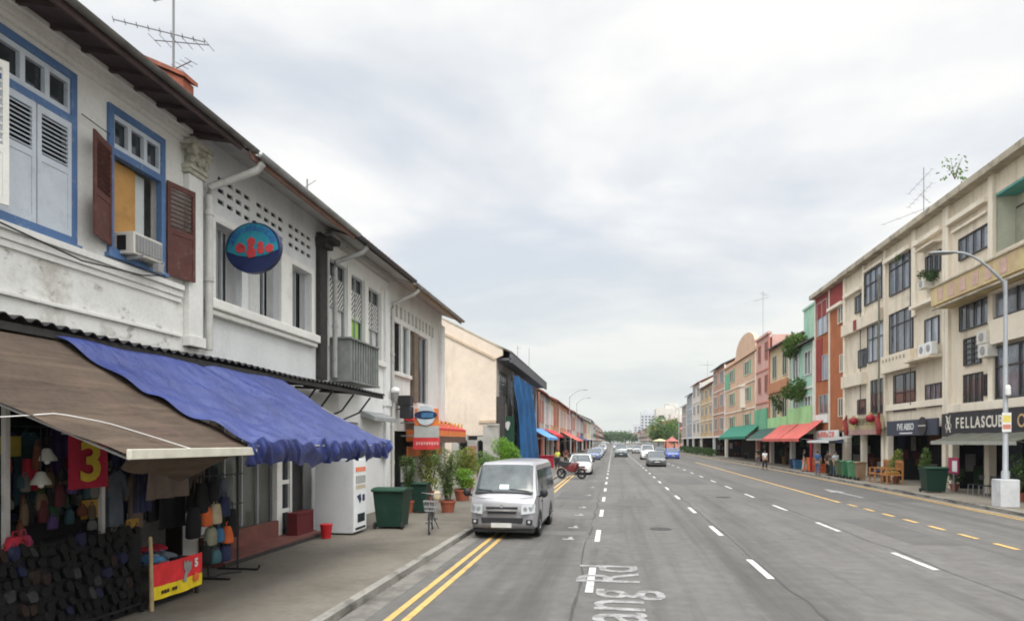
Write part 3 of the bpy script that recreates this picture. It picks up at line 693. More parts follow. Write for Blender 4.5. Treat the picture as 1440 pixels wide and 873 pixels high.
ys = 13.0
t = thing('hanging_sign', (-7.55, ys, 5.6), 'oval blue and teal sign with red emblem, bracketed out from the wall', 'hanging sign')
cx_, cz_ = dx_(357.5, ys), dz(357.5, ys, 349.5)
tealm = M('teal_sign_face', (.02, .20, .27), .4, .25, 2); navy = M('navy_sign_face', (.012, .02, .075), .4, .3, 2); redg = M('red_sign_glyphs', (.42, .04, .045), .5, .12, 6)
bluL = M('blue_sign_lettering', (.02, .09, .27), .5, .1, 6)
A_, B_ = .605, .525
mb = MB(navy); k = 40; pts = [(A_ * math.cos(2 * math.pi * i / k), B_ * math.sin(2 * math.pi * i / k)) for i in range(k)]
mb.prism(pts, lambda u, v: (cx_ + u, ys - .07, cz_ + v), lambda u, v: (cx_ + u, ys + .07, cz_ + v)); mb.build('sign_box', t, 40)
mb = MB(tealm); k = 30
up = [(A_ * .95 * math.cos(math.pi * i / k), -.06 + (B_ * .95 + .06) * math.sin(math.pi * i / k)) for i in range(k + 1)] + [(-A_ * .5, -.16), (0, -.2), (A_ * .5, -.16)]
mb.prism(up, lambda u, v: (cx_ + u, ys - .078, cz_ + v), lambda u, v: (cx_ + u, ys - .0705, cz_ + v)); mb.build('face', t)
mb = MB(bluL)
for i in range(15):
    a_ = R(162 - 144 * i / 14); rx, rz = A_ * .80 * math.cos(a_), B_ * .78 * math.sin(a_); th = a_ - R(90)
    glyphs(mb, 1, .11, .12, lambda u, v, w_: (cx_ + rx + u * math.cos(th) - v * math.sin(th), ys - .0786 - w_, cz_ + rz + u * math.sin(th) + v * math.cos(th)), i + 3)
mb.build('lettering', t)
mb = MB(redg)
def blob(u, v, r, petals=5):
    for i in range(petals):
        a_ = 2 * math.pi * i / petals + .5; mb.lathe([(r * .62, -.004), (r * .62, .004)], (cx_ + u + r * .62 * math.cos(a_), ys - .084 - .0011 * i - .0007 * r * 10, cz_ + v + r * .62 * math.sin(a_)), 12, 'y')
def core(u, v, r): mb.lathe([(r * .8, -.003), (r * .8, .003)], (cx_ + u, ys - .090, cz_ + v), 14, 'y')
for u, v, r in ((-.27, .0, .088), (-.23, -.02, .07), (-.02, .12, .078), (-.03, -.005, .06), (-.02, -.11, .092), (.185, .05, .06), (.19, -.06, .072), (.385, -.03, .078)): blob(u, v, r); core(u, v, r)
mb.build('emblem', t)
mb = MB(black); mb.box(-8.0, cx_ - A_ * .9, ys - .02, ys + .02, cz_ + .16, cz_ + .2); mb.box(-8.0, cx_ - A_ * .9, ys - .02, ys + .02, cz_ - .17, cz_ - .13); mb.box(cx_ - .03, cx_ + .03, ys - .03, ys + .03, cz_ + B_, cz_ + B_ + .05); mb.build('bracket', t)

# slatted condenser cage on the lattice-window house
t = thing('condenser_cage', (-7.7, 19.3, 4.2), 'grey slatted box cage standing on the canopy below the lattice windows', 'cage')
cg = M('weathered_grey_sheet', (.17, .18, .17), .7, .2, 3, stain=[((.30, .31, .29), 2.5, .5, .7, .6)])
mb = MB(cg); FL.box(mb, 18.05, 18.10, .02, .62, 4.25, 5.42); FL.box(mb, 20.3, 20.36, .02, .62, 4.25, 5.42); FL.box(mb, 18.0, 20.4, .0, .66, 5.42, 5.47); FL.box(mb, 18.0, 20.4, 0, .66, 4.2, 4.248); mb.build('frame', t)
mb = MB(cg)
for k in range(11): FL.box(mb, 18.14 + k * .2, 18.24 + k * .2, .58, .61, 4.25, 5.42)
mb.build('slats', t)
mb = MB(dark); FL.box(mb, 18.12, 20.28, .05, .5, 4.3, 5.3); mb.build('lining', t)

# corrugated canopy over the five-foot way
t = thing('corrugated_canopy', (-7.3, 11, 3.8), 'blackened corrugated metal canopy along the terrace above the awnings', 'canopy')
corr = M('blackened_corrugated_metal', (.022, .021, .022), .75, .3, 2, stain=[((.07, .06, .055), 2, .55, .75, .5)])
mb = MB(corr); ya, yb = 3.0, 18.6; nn = 440
def cf(u, v):
    y = ya + (yb - ya) * u; return (-7.95 + 1.40 * v, y, 3.96 - .09 * v + .028 * math.sin(y * 2 * math.pi / .21) + .02 * math.sin(y * 1.3))
mb.sheet(cf, nn, 2, .012); mb.build('sheet', t)
mb = MB(blackp); mb.beam((-6.62, ya, 3.775), (-6.62, yb, 3.775), .06, .09)
k = ya + .3
while k < yb: mb.beam((-7.96, k, 3.88), (-6.6, k, 3.79), .06, .06); k += 1.4
for y in (14.2, 15.1, 16.4, 17.6): mb.tube([(-6.62, y, 3.7), (-7.0, y + .15, 3.3), (-7.9, y, 2.9)], .025, 6)
mb.build('support', t)

# brown tarpaulin awning with its pale front bar
brt = M('brown_tarpaulin', (.074, .055, .042), .9, .16, 1.2, spec=.15, bump=.12, bscale=14, fine=.1, stain=[((.15, .112, .082), 3.5, .5, .7, .6, (1.4, .10, 1.4)), ((.035, .026, .021), 5, .5, .68, .7, (1.2, .08, 1.2)), ((.13, .10, .075), 1.3, .55, .75, .5), ((.13, .075, .065), .9, .58, .72, .6)])
t = thing('brown_awning', (-5.8, 7.5, 2.3), 'worn brown tarpaulin awning over the stall, pale bar along its front edge', 'awning')
P00, P01, P11, P10 = Vector((-6.58, 4.6, 3.66)), Vector((-6.58, fy(-6.58, 120), 3.70)), Vector((-5.0, fy(-5., 357), 2.42)), Vector((-5.0, fy(-5., 184), 2.36))
def bil(A, B, C, D, u, v): return A * (1 - u) * (1 - v) + B * u * (1 - v) + C * u * v + D * (1 - u) * v
def brf(u, v):
    p = bil(P00, P01, P11, P10, u, v); s_ = -.10 * math.sin(math.pi * v) * (1 - .3 * u) + .012 * math.sin(u * 19 + v * 4) * math.sin(math.pi * v) + .01 * math.sin(v * 23 + u * 3)
    return (p.x, p.y, p.z + s_)
MB(brt).sheet(brf, 30, 26, .006).build('tarpaulin', t, 50)
bar = M('pale_awning_bar', (.52, .50, .42), .6, .12, 4, stain=[((.3, .27, .2), 3, .55, .72, .5)])
MB(bar).box(-5.03, -4.97, P10.y - .03, P11.y + .04, 2.31, 2.42).build('front_bar', t, bevel=.008)
fl = MB(brt); fl.sheet(lambda u, v: (-5.06 - .10 * v - .02 * math.sin(u * 17) - .55 * v * u, P10.y + .05 + 2.0 * u - .25 * v * u, 2.34 - (.12 + .22 * u + .03 * math.sin(u * 8)) * v), 24, 5, .004); fl.build('flap', t, 50)
ct = MB(M('white_cord', (.62, .60, .58), .7)); pts = []
for i in range(17):
    u = i / 16; K = ((-5.62, -20, 592), (-5.60, 40, 588), (-5.54, 80, 585), (-5.36, 150, 598), (-5.18, 210, 616), (-4.99, 268, 634)); q_ = u * 4.999; i0 = int(q_); f_ = q_ - i0; a_, b_ = K[i0], K[i0 + 1]; X_ = a_[0] + (b_[0] - a_[0]) * f_; x_ = a_[1] + (b_[1] - a_[1]) * f_; y_ = a_[2] + (b_[2] - a_[2]) * f_; pts.append((X_, fy(X_, x_), fz(X_, x_, y_) + .03))
ct.tube(pts, .006, 6); ct.build('cord', t)
pl_ = MB(steel)
pl_.tube([P10 - Vector((.05, -.05, .05)), P00 - Vector((0, -.05, .2))], .016, 6); pl_.tube([P11 - Vector((.05, .05, .05)), P01 - Vector((0, .05, .2))], .016, 6); pl_.build('strut', t)

# blue tarpaulin awning with a gathered, scalloped edge
blt = M('blue_tarpaulin', (.020, .034, .150), .4, .18, 1.3, spec=.5, bump=.5, bscale=3.2, bd=.09, fine=.07, stain=[((.045, .066, .205), 1.1, .5, .7, .6, (1, .5, 1)), ((.010, .016, .085), 1.6, .55, .75, .6, (1, .4, 1))])  # lighter and darker blue streaks also put fold shading into the colour
t = thing('blue_awning', (-5.8, 11.5, 2.2), 'creased bright blue tarpaulin awning with a scalloped valance', 'awning')
Q00, Q01, Q11, Q10 = Vector((-6.57, fy(-6.57, 78), 3.76)), Vector((-6.57, fy(-6.57, 398), 3.74)), Vector((-4.98, fy(-4.98, 549), 2.47)), Vector((-4.98, fy(-4.98, 348), 2.50))
def blf(u, v):
    p = bil(Q00, Q01, Q11, Q10, u, v); e_ = math.sin(math.pi * v)
    s_ = -.11 * e_ * (.6 + .4 * math.sin(u * 7)) - .085 * math.exp(-((u - .52 - .16 * v) / .024) ** 2) * (.3 + .7 * v) - .07 * math.exp(-((u - .33 - .05 * v) / .02) ** 2) * v - .04 * math.exp(-((u - .72 - .12 * v) / .03) ** 2) * v
    s_ += .05 * math.exp(-((u - .56 - .18 * v) / .03) ** 2) * v + .030 * math.sin(u * 74 + v * 9) * v ** 5 + .018 * math.sin(u * 41 - v * 14) * v ** 3 + .05 * max(0, math.sin(u * 27 + v * 9)) ** 4 * v ** 2 - .05 * max(0, math.sin(u * 15 - v * 5 + 1)) ** 6 * v ** 1.2 + .010 * math.sin(u * 23 + v * 17) + .008 * math.sin(v * 40 - u * 12) * e_
    s_ += .03 * math.sin(v * 26 + u * 10) * math.exp(-(u / .10) ** 2)
    return (p.x, p.y, p.z + s_)
MB(blt).sheet(blf, 240, 36, .005).build('tarpaulin', t, 60)
vb = MB(blt)
def valf(u, v):
    x, y, z = blf(u, 1); a_ = u * 34 + 1.3 * math.sin(u * 11) + 2.1 * math.sin(u * 4.3 + 1) + .6 * math.sin(u * 29)
    return (x - .10 * v + .075 * v * (.65 + .45 * math.sin(u * 13 + 2)) * math.sin(a_ * 2.3 + v * 2.5) + .035 * v * math.sin(a_ * 5.3 - v * 4) + .05 * math.sin(math.pi * v), y + .05 * v * math.sin(a_ * 3.1) + .14 * v, z + .004 - v * (.32 + .022 * abs(math.sin(a_ * 1.55)) + .02 * math.sin(u * 5)))
vb.sheet(valf, 560, 9); vb.build('valance', t, 60)
vb = MB(steel); vb.tube([Q10 - Vector((.02, -.05, .06)), Q11 - Vector((.02, .05, .06))], .016, 6); vb.tube([Q11 - Vector((.03, .08, .06)), Q01 - Vector((0, .05, .12))], .016, 6); vb.build('frame', t)
# ------------------------------------------------------------------ stall under the brown awning
def cl(name, col, **k): return M(name, col, .85, .2, 5, **k)
black_cloth = cl('black_goods', (.008, .0075, .009)); navy_c = cl('navy_cloth', (.022, .028, .07)); slate_c = cl('slate_cloth', (.09, .105, .13))
orange_c = cl('orange_fabric', (.62, .13, .035)); beige_c = cl('beige_fabric', (.43, .36, .24)); teal_c = cl('blue_fabric', (.05, .15, .28)); red_c = cl('red_fabric', (.30, .015, .03))
purple_c = cl('purple_fabric', (.05, .025, .09)); pink_c = cl('pink_fabric', (.30, .035, .09)); yellow_c = cl('yellow_board', (.26, .2, .03)); brown_c = cl('brown_cloth', (.13, .095, .08)); grey_c = cl('grey_fabric', (.26, .26, .25)); ochre_c = cl('ochre_board', (.34, .19, .04))
green_c = cl('green_fabric', (.03, .16, .05))
wood = M('bare_wood', (.34, .25, .14), .8, .18, 6); woodd = M('dark_wood', (.03, .02, .014), .8, .2, 5); crimson = cl('crimson_banner', (.33, .012, .035)); gold = cl('yellow_numeral', (.45, .33, .03))
banr = cl('red_banner', (.62, .03, .035)); bany = cl('yellow_banner_band', (.75, .55, .02)); whp = M('white_plastic', (.66, .66, .64), .4, .06, 4)

def pt(X, px, py): y = fy(X, px); return (X, y, fz(X, px, py))

# shelves: a dark step rack in front of the open shop
t = thing('display_rack', (-7.2, 7.2, .12), 'long dark stepped display rack crowded with black goods at the stall front', 'display rack')
mb = MB(black_cloth)
for k, (x, z) in enumerate(((-6.5, .26), (-6.72, .58), (-6.94, .90), (-7.16, 1.22))): mb.box(x - .26, x, 4.6, 8.52, z - .03, z)
mb.build('shelf', t)
mb = MB(black_cloth)
for y in (4.7, 6.6, 8.45): mb.beam((-6.5, y, .2), (-7.4, y, 1.3), .05, .05); mb.box(-7.42, -7.36, y - .03, y + .03, .12, 1.35); mb.box(-6.55, -6.50, y - .03, y + .03, .12, .26)
mb.build('upright', t)
mb = MB(black_cloth); mb.box(-7.48, -7.43, 4.6, 8.5, .13, 1.5); mb.build('backing', t)
rnd = random.Random(11)
glos = {n: M(n, c, .6, .3, 9, spec=.18) for n, c in (('black_vinyl', (.004, .004, .0045)), ('dark_blue_vinyl', (.008, .010, .03)), ('dark_brown_vinyl', (.014, .008, .006)), ('grey_vinyl', (.025, .025, .027)))}
mb = MB(black_cloth); mb.box(-6.60, -6.57, 4.6, 8.5, .13, 1.3); mb.build('hanging_panel', t)
pk = {'black_vinyl': 'small black vinyl pouch hung on the dark rack front', 'dark_blue_vinyl': 'small dark blue pouch among the black ones on the rack', 'dark_brown_vinyl': 'small dark brown pouch among the black ones on the rack', 'grey_vinyl': 'small grey pouch among the black ones on the rack'}
for r_ in range(7):
    y = 5.3 + rnd.uniform(0, .1)
    while y < 8.4:
        z = .2 + r_ * .165 + rnd.uniform(-.04, .04); w_ = rnd.uniform(.09, .14); h = rnd.uniform(.09, .15); sk = rnd.uniform(-.22, .22); kn = rnd.choices(list(glos), (22, 2, 2, 1))[0]; mb = MB(glos[kn]); x = -6.56; d = rnd.uniform(.04, .08)
        P = [(-.36, 0), (.36, 0), (.5, .16), (.54, .5), (.46, .82), (.24, 1), (-.24, 1), (-.46, .82), (-.54, .5), (-.5, .16)]
        mb.prism([(y + a * w_, z + b * h) for a, b in P], lambda a, b: (x, a, b), lambda a, b: (x + d * (1 - .5 * (b - z) / h), y + (a - y) * .85 + (b - z) * sk, b + (a - y) * sk)); mb.tube([(x + .02, y - .03, z + h), (x + .02, y, z + h + .05), (x + .02, y + .03, z + h)], .006, 4)
        tag(mb.build('pouch', None, 40), pk[kn], 'pouch', 'pouches hung on the dark rack front'); y += w_ + rnd.uniform(.01, .05)

# hanging banner with the numeral
X = -6.9; y0, y1 = fy(X, 96), fy(X, 151); z0, z1 = fz(X, 124, 686), fz(X, 124, 612)
t = thing('numeral_banner', (X, (y0 + y1) / 2, z0), 'crimson cloth banner with a big yellow 3 hanging under the brown awning', 'banner')
MB(crimson).sheet(lambda u, v: (X + .012 * math.sin(u * 9), y0 + (y1 - y0) * u, z0 + (z1 - z0) * v), 14, 2).build('cloth', t, 60)
text_mb(MB(gold), '3', (z1 - z0) * 1.05, lambda u, v, w_: (X + .022 + w_, (y0 + y1) / 2 + .02 + u, (z0 + z1) / 2 - .02 + v), sx=1.15, ext=.002, bold=.018).build('numeral', t)
mb = MB(steel); mb.tube([(X, y0 - .1, z1 + .02), (X, y1 + .1, z1 + .02)], .012, 6); mb.build('rod', t)
# posts of the stall
for px, lab in ((8, 'slim pale post beside the red bag at the stall edge'), (143, 'slim pale post below the crimson numeral banner')):
    X = -7.0; y = fy(X, px); mb = MB(M('pale_post_paint', (.42, .40, .38), .7)); mb.box(X - .03, X + .03, y - .03, y + .03, .12, 3.5); mb.box(X - .06, X + .06, y - .06, y + .06, .12, .14)
    tag(mb.build('stall_post'), lab, 'post')
# lamps
lampw = M('white_enamel', (.36, .35, .31), .5, .08, 5)
for i, (px, py, lab) in enumerate(((57.5, 674, 'white dome stall lamp on a cord, lower of the pair'), (66, 641, 'white dome stall lamp hanging higher, behind its twin'))):
    X = -6.95 - .15 * i; x, y, z = pt(X, px, py); t = thing('hanging_lamp', (x, y, z), lab, 'lamp', 'stall lamps')
    MB(lampw).lathe([(.02, .10), (.045, .09), (.06, .05), (.105, -.02), (.115, -.06), (.10, -.06), (.05, .03), (.01, .06)], (x, y, z), 16).build('lamp_shade', t, 50)
    MB(whp).ball((x, y, z - .07), .035).build('bulb', t, 60)
    MB(wire).tube([(x, y, z + .1), (x, y, 3.72)], .006, 5).build('cord', t)
# boards and cloths hung at the back of the stall
def board(name, X, x0, x1, yt, yb, mat, lab, cat, wav=0.):
    a, b = fy(X, x0), fy(X, x1); c, d = fz(X, (x0 + x1) / 2, yb), fz(X, (x0 + x1) / 2, yt); mb = MB(mat)
    if wav: mb.sheet(lambda u, v: (X + wav * math.sin(u * 14 + v), a + (b - a) * u, c + (d - c) * v), 14, 3)
    else: mb.box(X, X + .03, a, b, c, d)
    return tag(mb.build(name, None, 60 if wav else 0, 0 if wav else .004), lab, cat)
board('poster', -7.4, -12, 27, 613, 642, yellow_c, 'yellow poster high at the back of the stall by the frame edge', 'poster')
board('cloth', -7.35, -10, 15, 646, 665, red_c, 'short dark red cloth below the yellow poster', 'cloth', .02)
board('cloth', -7.3, 30, 52, 645, 690, red_c, 'red cloth hanging behind the white stall lamps', 'cloth', .02)
board('cloth', -7.45, 70, 96, 600, 668, purple_c, 'dark purple cloth hanging beside the crimson banner', 'cloth', .02)
board('garment', -7.5, 155, 175, 640, 690, navy_c, 'navy garment hanging past the crimson banner', 'garment', .03)
board('carton', -7.3, 113, 141, 702, 728, ochre_c, 'ochre carton on a shelf below the numeral banner', 'carton')
board('carton', -7.3, 176, 193, 729, 741, ochre_c, 'smaller ochre carton further along the stall shelf', 'carton')
board('carton', -7.3, 54, 66, 707, 722, ochre_c, 'little brown carton under the lower white lamp', 'carton')
# shelf behind with rows of hanging dark goods
t = thing('wall_shelf', (-7.9, 8.5, 1.2), 'dark tall shelving with hanging dark goods along the back of the stall', 'shelving')
mb = MB(woodd)
for z in (1.35, 1.75, 2.2): mb.box(-8.15, -7.75, 5.0, 11.2, z, z + .03)
for y in (5.0, 7.0, 9.2, 11.15): mb.box(-8.12, -7.8, y, y + .04, .12, 3.0)
mb.build('frame', t)
gm = (black_cloth, navy_c, purple_c, woodd, slate_c, brown_c, red_c, green_c, grey_c)
for zi, z in enumerate((1.38, 1.78, 2.23)):
    y = 5.2
    while y < 11.0:
        h = rnd.uniform(.14, .32); w_ = rnd.uniform(.14, .26); m_ = rnd.choice(gm); mb = MB(m_)
        mb.prism([(y, z + .002), (y + w_, z + .002), (y + w_ * .95, z + h * .8), (y + w_ * .7, z + h), (y + w_ * .25, z + h), (y + .02, z + h * .75)], lambda a, b: (-8.05, a, b), lambda a, b: (-7.79, a, b))
        mb.tube([(-7.92, y + w_ * .3, z + h), (-7.92, y + w_ * .5, z + h + .07), (-7.92, y + w_ * .7, z + h)], .008, 5)
        tag(mb.build('handbag', None, 0, .01), {'black_goods': 'black', 'navy_cloth': 'navy', 'purple_fabric': 'purple', 'dark_wood': 'dark brown', 'slate_cloth': 'slate', 'brown_cloth': 'brown', 'red_fabric': 'dark red', 'green_fabric': 'dark green', 'grey_fabric': 'grey'}[m_.name] + ' handbag on the tall dark shelving behind the stall', 'handbag', 'handbags on the tall shelving')
        y += w_ + rnd.uniform(.02, .1)
# interior of the open shop
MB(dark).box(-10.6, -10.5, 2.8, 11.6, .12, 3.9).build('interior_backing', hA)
def soft_bag(name, c, sz, mat, lab, cat='bag', handles=True, group=None):
    mb = MB(mat); w_, d, h = sz; vs = []; fs = []; nn = 14
    lv = [(0, .80), (.06, .95), (.35, 1.0), (.7, .9), (.92, .72), (1., .62)]
    for z, s_ in lv:
        for k in range(nn):
            a = 2 * math.pi * k / nn; q = 1 + .06 * math.sin(k * 2.3 + z * 5)
            vs.append((c[0] + d / 2 * s_ * q * math.copysign(abs(math.cos(a)) ** .7, math.cos(a)), c[1] + w_ / 2 * s_ * q * math.copysign(abs(math.sin(a)) ** .7, math.sin(a)), c[2] + h * z))
    for i in range(len(lv) - 1):
        for k in range(nn): fs.append((i * nn + k, i * nn + (k + 1) % nn, (i + 1) * nn + (k + 1) % nn, (i + 1) * nn + k))
    fs += [tuple(range(nn - 1, -1, -1)), tuple(range((len(lv) - 1) * nn, len(lv) * nn))]; mb.add(vs, fs)
    if handles: mb.tube([(c[0], c[1] - w_ * .22, c[2] + h * .97), (c[0], c[1] - w_ * .12, c[2] + h * 1.25), (c[0], c[1] + w_ * .12, c[2] + h * 1.25), (c[0], c[1] + w_ * .22, c[2] + h * .97)], .01, 6)
    return tag(mb.build(name, None, 60), lab, cat, group)
# clothes hung in rows from rails under the canopy
CN = {'black_goods': 'black', 'navy_cloth': 'navy', 'purple_fabric': 'purple', 'dark_wood': 'dark brown', 'slate_cloth': 'slate', 'brown_cloth': 'brown', 'red_fabric': 'dark red', 'grey_fabric': 'grey', 'dull_teal': 'teal'}
tealg = cl('dull_teal', (.02, .05, .06))
def hung(X, y, ztop, w_, h, m_, where, grp):
    mb = MB(m_); k = rnd.uniform(-.04, .04); a0 = rnd.random() * 6
    out = [(-.10, 0), (-.5, -.10), (-.62, -.46), (-.44, -.50), (-.38, -.24), (-.42, -1), (.42 + k, -1), (.38, -.24), (.44, -.50), (.62, -.46), (.5, -.10), (.10, 0), (0, -.05)]
    fn = lambda o: (lambda u, v: (X + o + .03 * math.sin(v * 9 + a0), y + u * w_, ztop + v * h))
    mb.prism(out, fn(-.03), fn(.03)); mb.tube([(X, y - .08 * 1, ztop - .01), (X, y, ztop + .03), (X, y, ztop + .09)], .008, 5)
    return tag(mb.build('hung_garment', None, 0, .01), CN[m_.name] + ' garment hung ' + where, 'garment', grp)
dk = (black_cloth, black_cloth, navy_c, purple_c, woodd, slate_c, tealg, brown_c)
for i in range(15):
    hung(-7.42 + .1 * (i % 2), 8.75 + i * .195, 2.02 + .05 * (i % 3), .34, rnd.uniform(.75, 1.05), dk[(i * 5) % 8], 'in a row behind the trestle table', 'garments in a row behind the trestle table')
for i in range(13):
    hung(-7.62 + .08 * (i % 2), 6.1 + i * .22, 2.62, .36, rnd.uniform(.65, .95), dk[(i * 3 + 1) % 8], 'in a row behind the stall lamps', 'garments in a row behind the stall lamps')
for yy, zt_ in ((11.5, 1.6), (11.7, 1.75), (11.85, 1.5)): hung(-7.40, yy, zt_, .34, 1.1, black_cloth, 'low at the far end of the stall', 'garments low at the far end of the stall')
mb = MB(black); mb.tube([(-7.38, 8.6, 2.12), (-7.38, 11.7, 2.12)], .014, 6); tag(mb.build('hanging_rail'), 'black rail over the row of garments behind the trestle table', 'rail')
mb = MB(black); mb.tube([(-7.6, 5.8, 2.70), (-7.6, 9.0, 2.70)], .014, 6); tag(mb.build('hanging_rail'), 'black rail over the row of garments behind the stall lamps', 'rail')
# small goods hung among the garments
sm = (('maroon', cl('maroon_fabric', (.055, .008, .012))), ('teal', tealg), ('tan', cl('tan_fabric', (.09, .06, .035))), ('purple', purple_c), ('dim grey', M('dim_grey_fabric', (.10, .10, .09), .85)), ('black', black_cloth), ('dark green', cl('deep_green_fabric', (.009, .035, .015))), ('rust', cl('rust_fabric', (.10, .03, .014))))
for i in range(44):
    cn, m_ = sm[(i * 3) % 8]; soft_bag('hanging_pouch', (-7.12 + rnd.uniform(-.1, .1), 6.2 + (i % 15) * .155 + rnd.uniform(-.09, .09) + (i // 15) * .05, 1.42 + (i // 15) * .3 + rnd.uniform(-.14, .14)), (rnd.uniform(.07, .18), .08, rnd.uniform(.10, .32)), m_, cn + ' pouch dangling in rows above the dark rack', 'pouch', True, 'pouches dangling above the dark rack')
# bags at the post
X = -6.66
soft_bag('bag', (-6.85, fy(-6.85, 22), fz(-6.85, 28, 782)), (.26, .2, .24), red_c, 'crimson bag hanging beside the slim post at the frame edge')
soft_bag('bag', (-6.85, fy(-6.85, 33), fz(-6.85, 34, 786)), (.2, .16, .28), pink_c, 'pink bag hanging beside the crimson bag')
soft_bag('bag', (-6.55, fy(-6.55, 10), .12), (.55, .4, .36), M('blue_sack', (.05, .06, .30), .7, .2, 5), 'bright blue plastic sack on the pavement by the stall')
soft_bag('bag', (-7.0, fy(-7.0, 62), fz(-7.0, 40, 830)), (.22, .16, .26), M('dim_grey_fabric', (.10, .10, .09), .85), 'patterned grey bag hanging low on the dark rack')

# table with clothes and the red and yellow banner
t = thing('stall_table', (-6.8, 9.1, .12), 'trestle table at the stall end, fronted by a red and yellow banner', 'table')
ya, yb = 8.56, 9.68
MB(woodd).box(-7.3, -6.44, ya, yb, .66, .70).build('tabletop', t, bevel=.005)
mb = MB(woodd)
for x, y in ((-7.26, ya + .04), (-7.26, yb - .04), (-6.48, ya + .04), (-6.48, yb - .04)):
    MB(woodd).box(x - .025, x + .025, y - .025, y + .025, .12, .66).build('leg', t)
MB(black_cloth).box(-6.52, -6.50, ya + .1, yb - .1, .16, .64).build('cloth_skirt', t)
b = thing('sale_banner', (-6.42, 9.1, .24), 'red banner with yellow lower band and a 5, draped on the trestle table', 'banner')
def bnf(z0, z1, off=.0):
    return lambda u, v: (-6.425 + .012 * math.sin(u * 13 + 2 * v) + off, ya + (yb - ya) * u, z0 + (z1 - z0) * v - .015 * math.sin(math.pi * u))
MB(banr).sheet(bnf(.44, .76), 16, 3).build('red_cloth', b, 60); MB(bany).sheet(bnf(.25, .44), 16, 2).build('yellow_band', b, 60)
text_mb(MB(whp), '5', .17, lambda u, v, w_: (-6.405 + w_, 9.52 + u, .62 + v), ext=.003, bold=.008).build('numeral', b)
mb = MB(grey_c); pts = [(-.10, -.17), (-.03, -.19), (.0, -.08), (.09, -.01), (.11, .11), (.05, .09), (.02, .14), (-.03, .10), (-.06, .15), (-.09, .06), (-.05, -.02)]
mb.prism(pts, lambda u, v: (-6.408, 9.30 + u, .56 + v), lambda u, v: (-6.402, 9.30 + u, .56 + v)); mb.build('emblem', b)
mb = MB(orange_c); mb.lathe([(.07, 0), (.07, .005)], (-6.407, 9.52, .40), 14, 'x'); mb.build('emblem', b)
mb = MB(woodd)
for yy in (8.72, 8.78, 8.84, 8.96, 9.02): mb.box(-6.41, -6.404, yy, yy + .04, .31, .36)
mb.build('lettering', b)
# heaps of folded clothes on the table, each its own piece
for i in range(26):
    x, y = rnd.uniform(-7.2, -6.55), rnd.uniform(ya + .12, yb - .15); z = .702 + rnd.uniform(0, .10); c = rnd.choice((slate_c, slate_c, navy_c, teal_c, grey_c, black_cloth))
    mb = MB(c); a0 = rnd.random() * 6
    mb.sheet(lambda u, v: (x + (u - .5) * .26 + .02 * math.sin(v * 7 + a0), y + (v - .5) * .22 + .02 * math.sin(u * 6 + a0), z + .05 * math.sin(u * 3.1) * math.sin(v * 3.1) + .02 * math.sin(u * 9 + a0)), 6, 6, .035)
    tag(mb.build('folded_garment', None, 60), {'slate_cloth': 'slate', 'navy_cloth': 'navy', 'blue_fabric': 'blue', 'grey_fabric': 'grey', 'black_goods': 'black'}[c.name] + ' garment heaped on the trestle table', 'garment', 'garments heaped on the trestle table')
mb = MB(red_c); x, y = -7.1, 9.35; mb.sheet(lambda u, v: (x + (u - .5) * .3, y + (v - .5) * .5, .83 + .05 * math.sin(u * 3.1) + .02 * math.sin(v * 9)), 6, 6, .04); tag(mb.build('folded_garment', None, 60), 'bright red garment on top of the trestle table heap', 'garment', 'garments heaped on the trestle table')
mb = MB(wood); mb.tube([(-6.40, 8.50, .12), (-6.41, 8.50, .9), (-6.44, 8.52, 1.16)], [.03, .026, .024], 8); tag(mb.build('wooden_pole', None, 40), 'pale wooden pole standing at the corner of the banner', 'pole')
# rail of hanging bags past the table
t = thing('bag_stand', (-6.9, 11.0, .12), 'black metal display stand hung with bags at the end of the stall', 'display stand')
mb = MB(black); mb.tube([(-6.9, 10.6, .15), (-6.9, 10.6, 2.3)], .02, 8); mb.tube([(-6.9, 11.5, .15), (-6.9, 11.5, 2.3)], .02, 8)
for z in (.9, 1.35, 1.9, 2.28): mb.tube([(-6.9, 10.3, z), (-6.9, 11.7, z)], .014, 6)
mb.build('frame', t)
mb = MB(black); mb.tube([(-6.5, 10.95, .2), (-6.7, 10.8, .2), (-6.9, 10.6, .16)], .02, 6); mb.tube([(-7.3, 10.6, .14), (-6.5, 10.6, .14)], .02, 6); mb.tube([(-7.3, 11.5, .14), (-6.5, 11.5, .14), (-6.46, 11.5, .22)], .02, 6); mb.build('foot', t)
bags = [(289, 726, .26, .32, orange_c, 'orange'), (303, 722, .26, .34, beige_c, 'beige'), (315, 712, .24, .34, navy_c, 'navy'), (296, 754, .28, .30, M('sage_fabric', (.24, .24, .17), .85, .2, 5), 'sage'), (308, 752, .18, .24, teal_c, 'blue'), (320, 751, .22, .30, orange_c, 'orange'), (316, 778, .3, .26, navy_c, 'navy'), (302, 782, .26, .22, M('dull_teal_fabric', (.05, .12, .14), .85, .2, 5), 'teal'), (325, 735, .24, .5, black_cloth, 'black'), (283, 700, .3, .5, black_cloth, 'black'), (272, 735, .3, .5, black_cloth, 'black'), (300, 690, .22, .34, black_cloth, 'black'), (313, 685, .22, .34, slate_c, 'slate'), (288, 780, .28, .3, black_cloth, 'black')]
used = {}
wh = {0: 'upper', 1: 'lower', 2: 'third', 3: 'fourth', 4: 'fifth'}
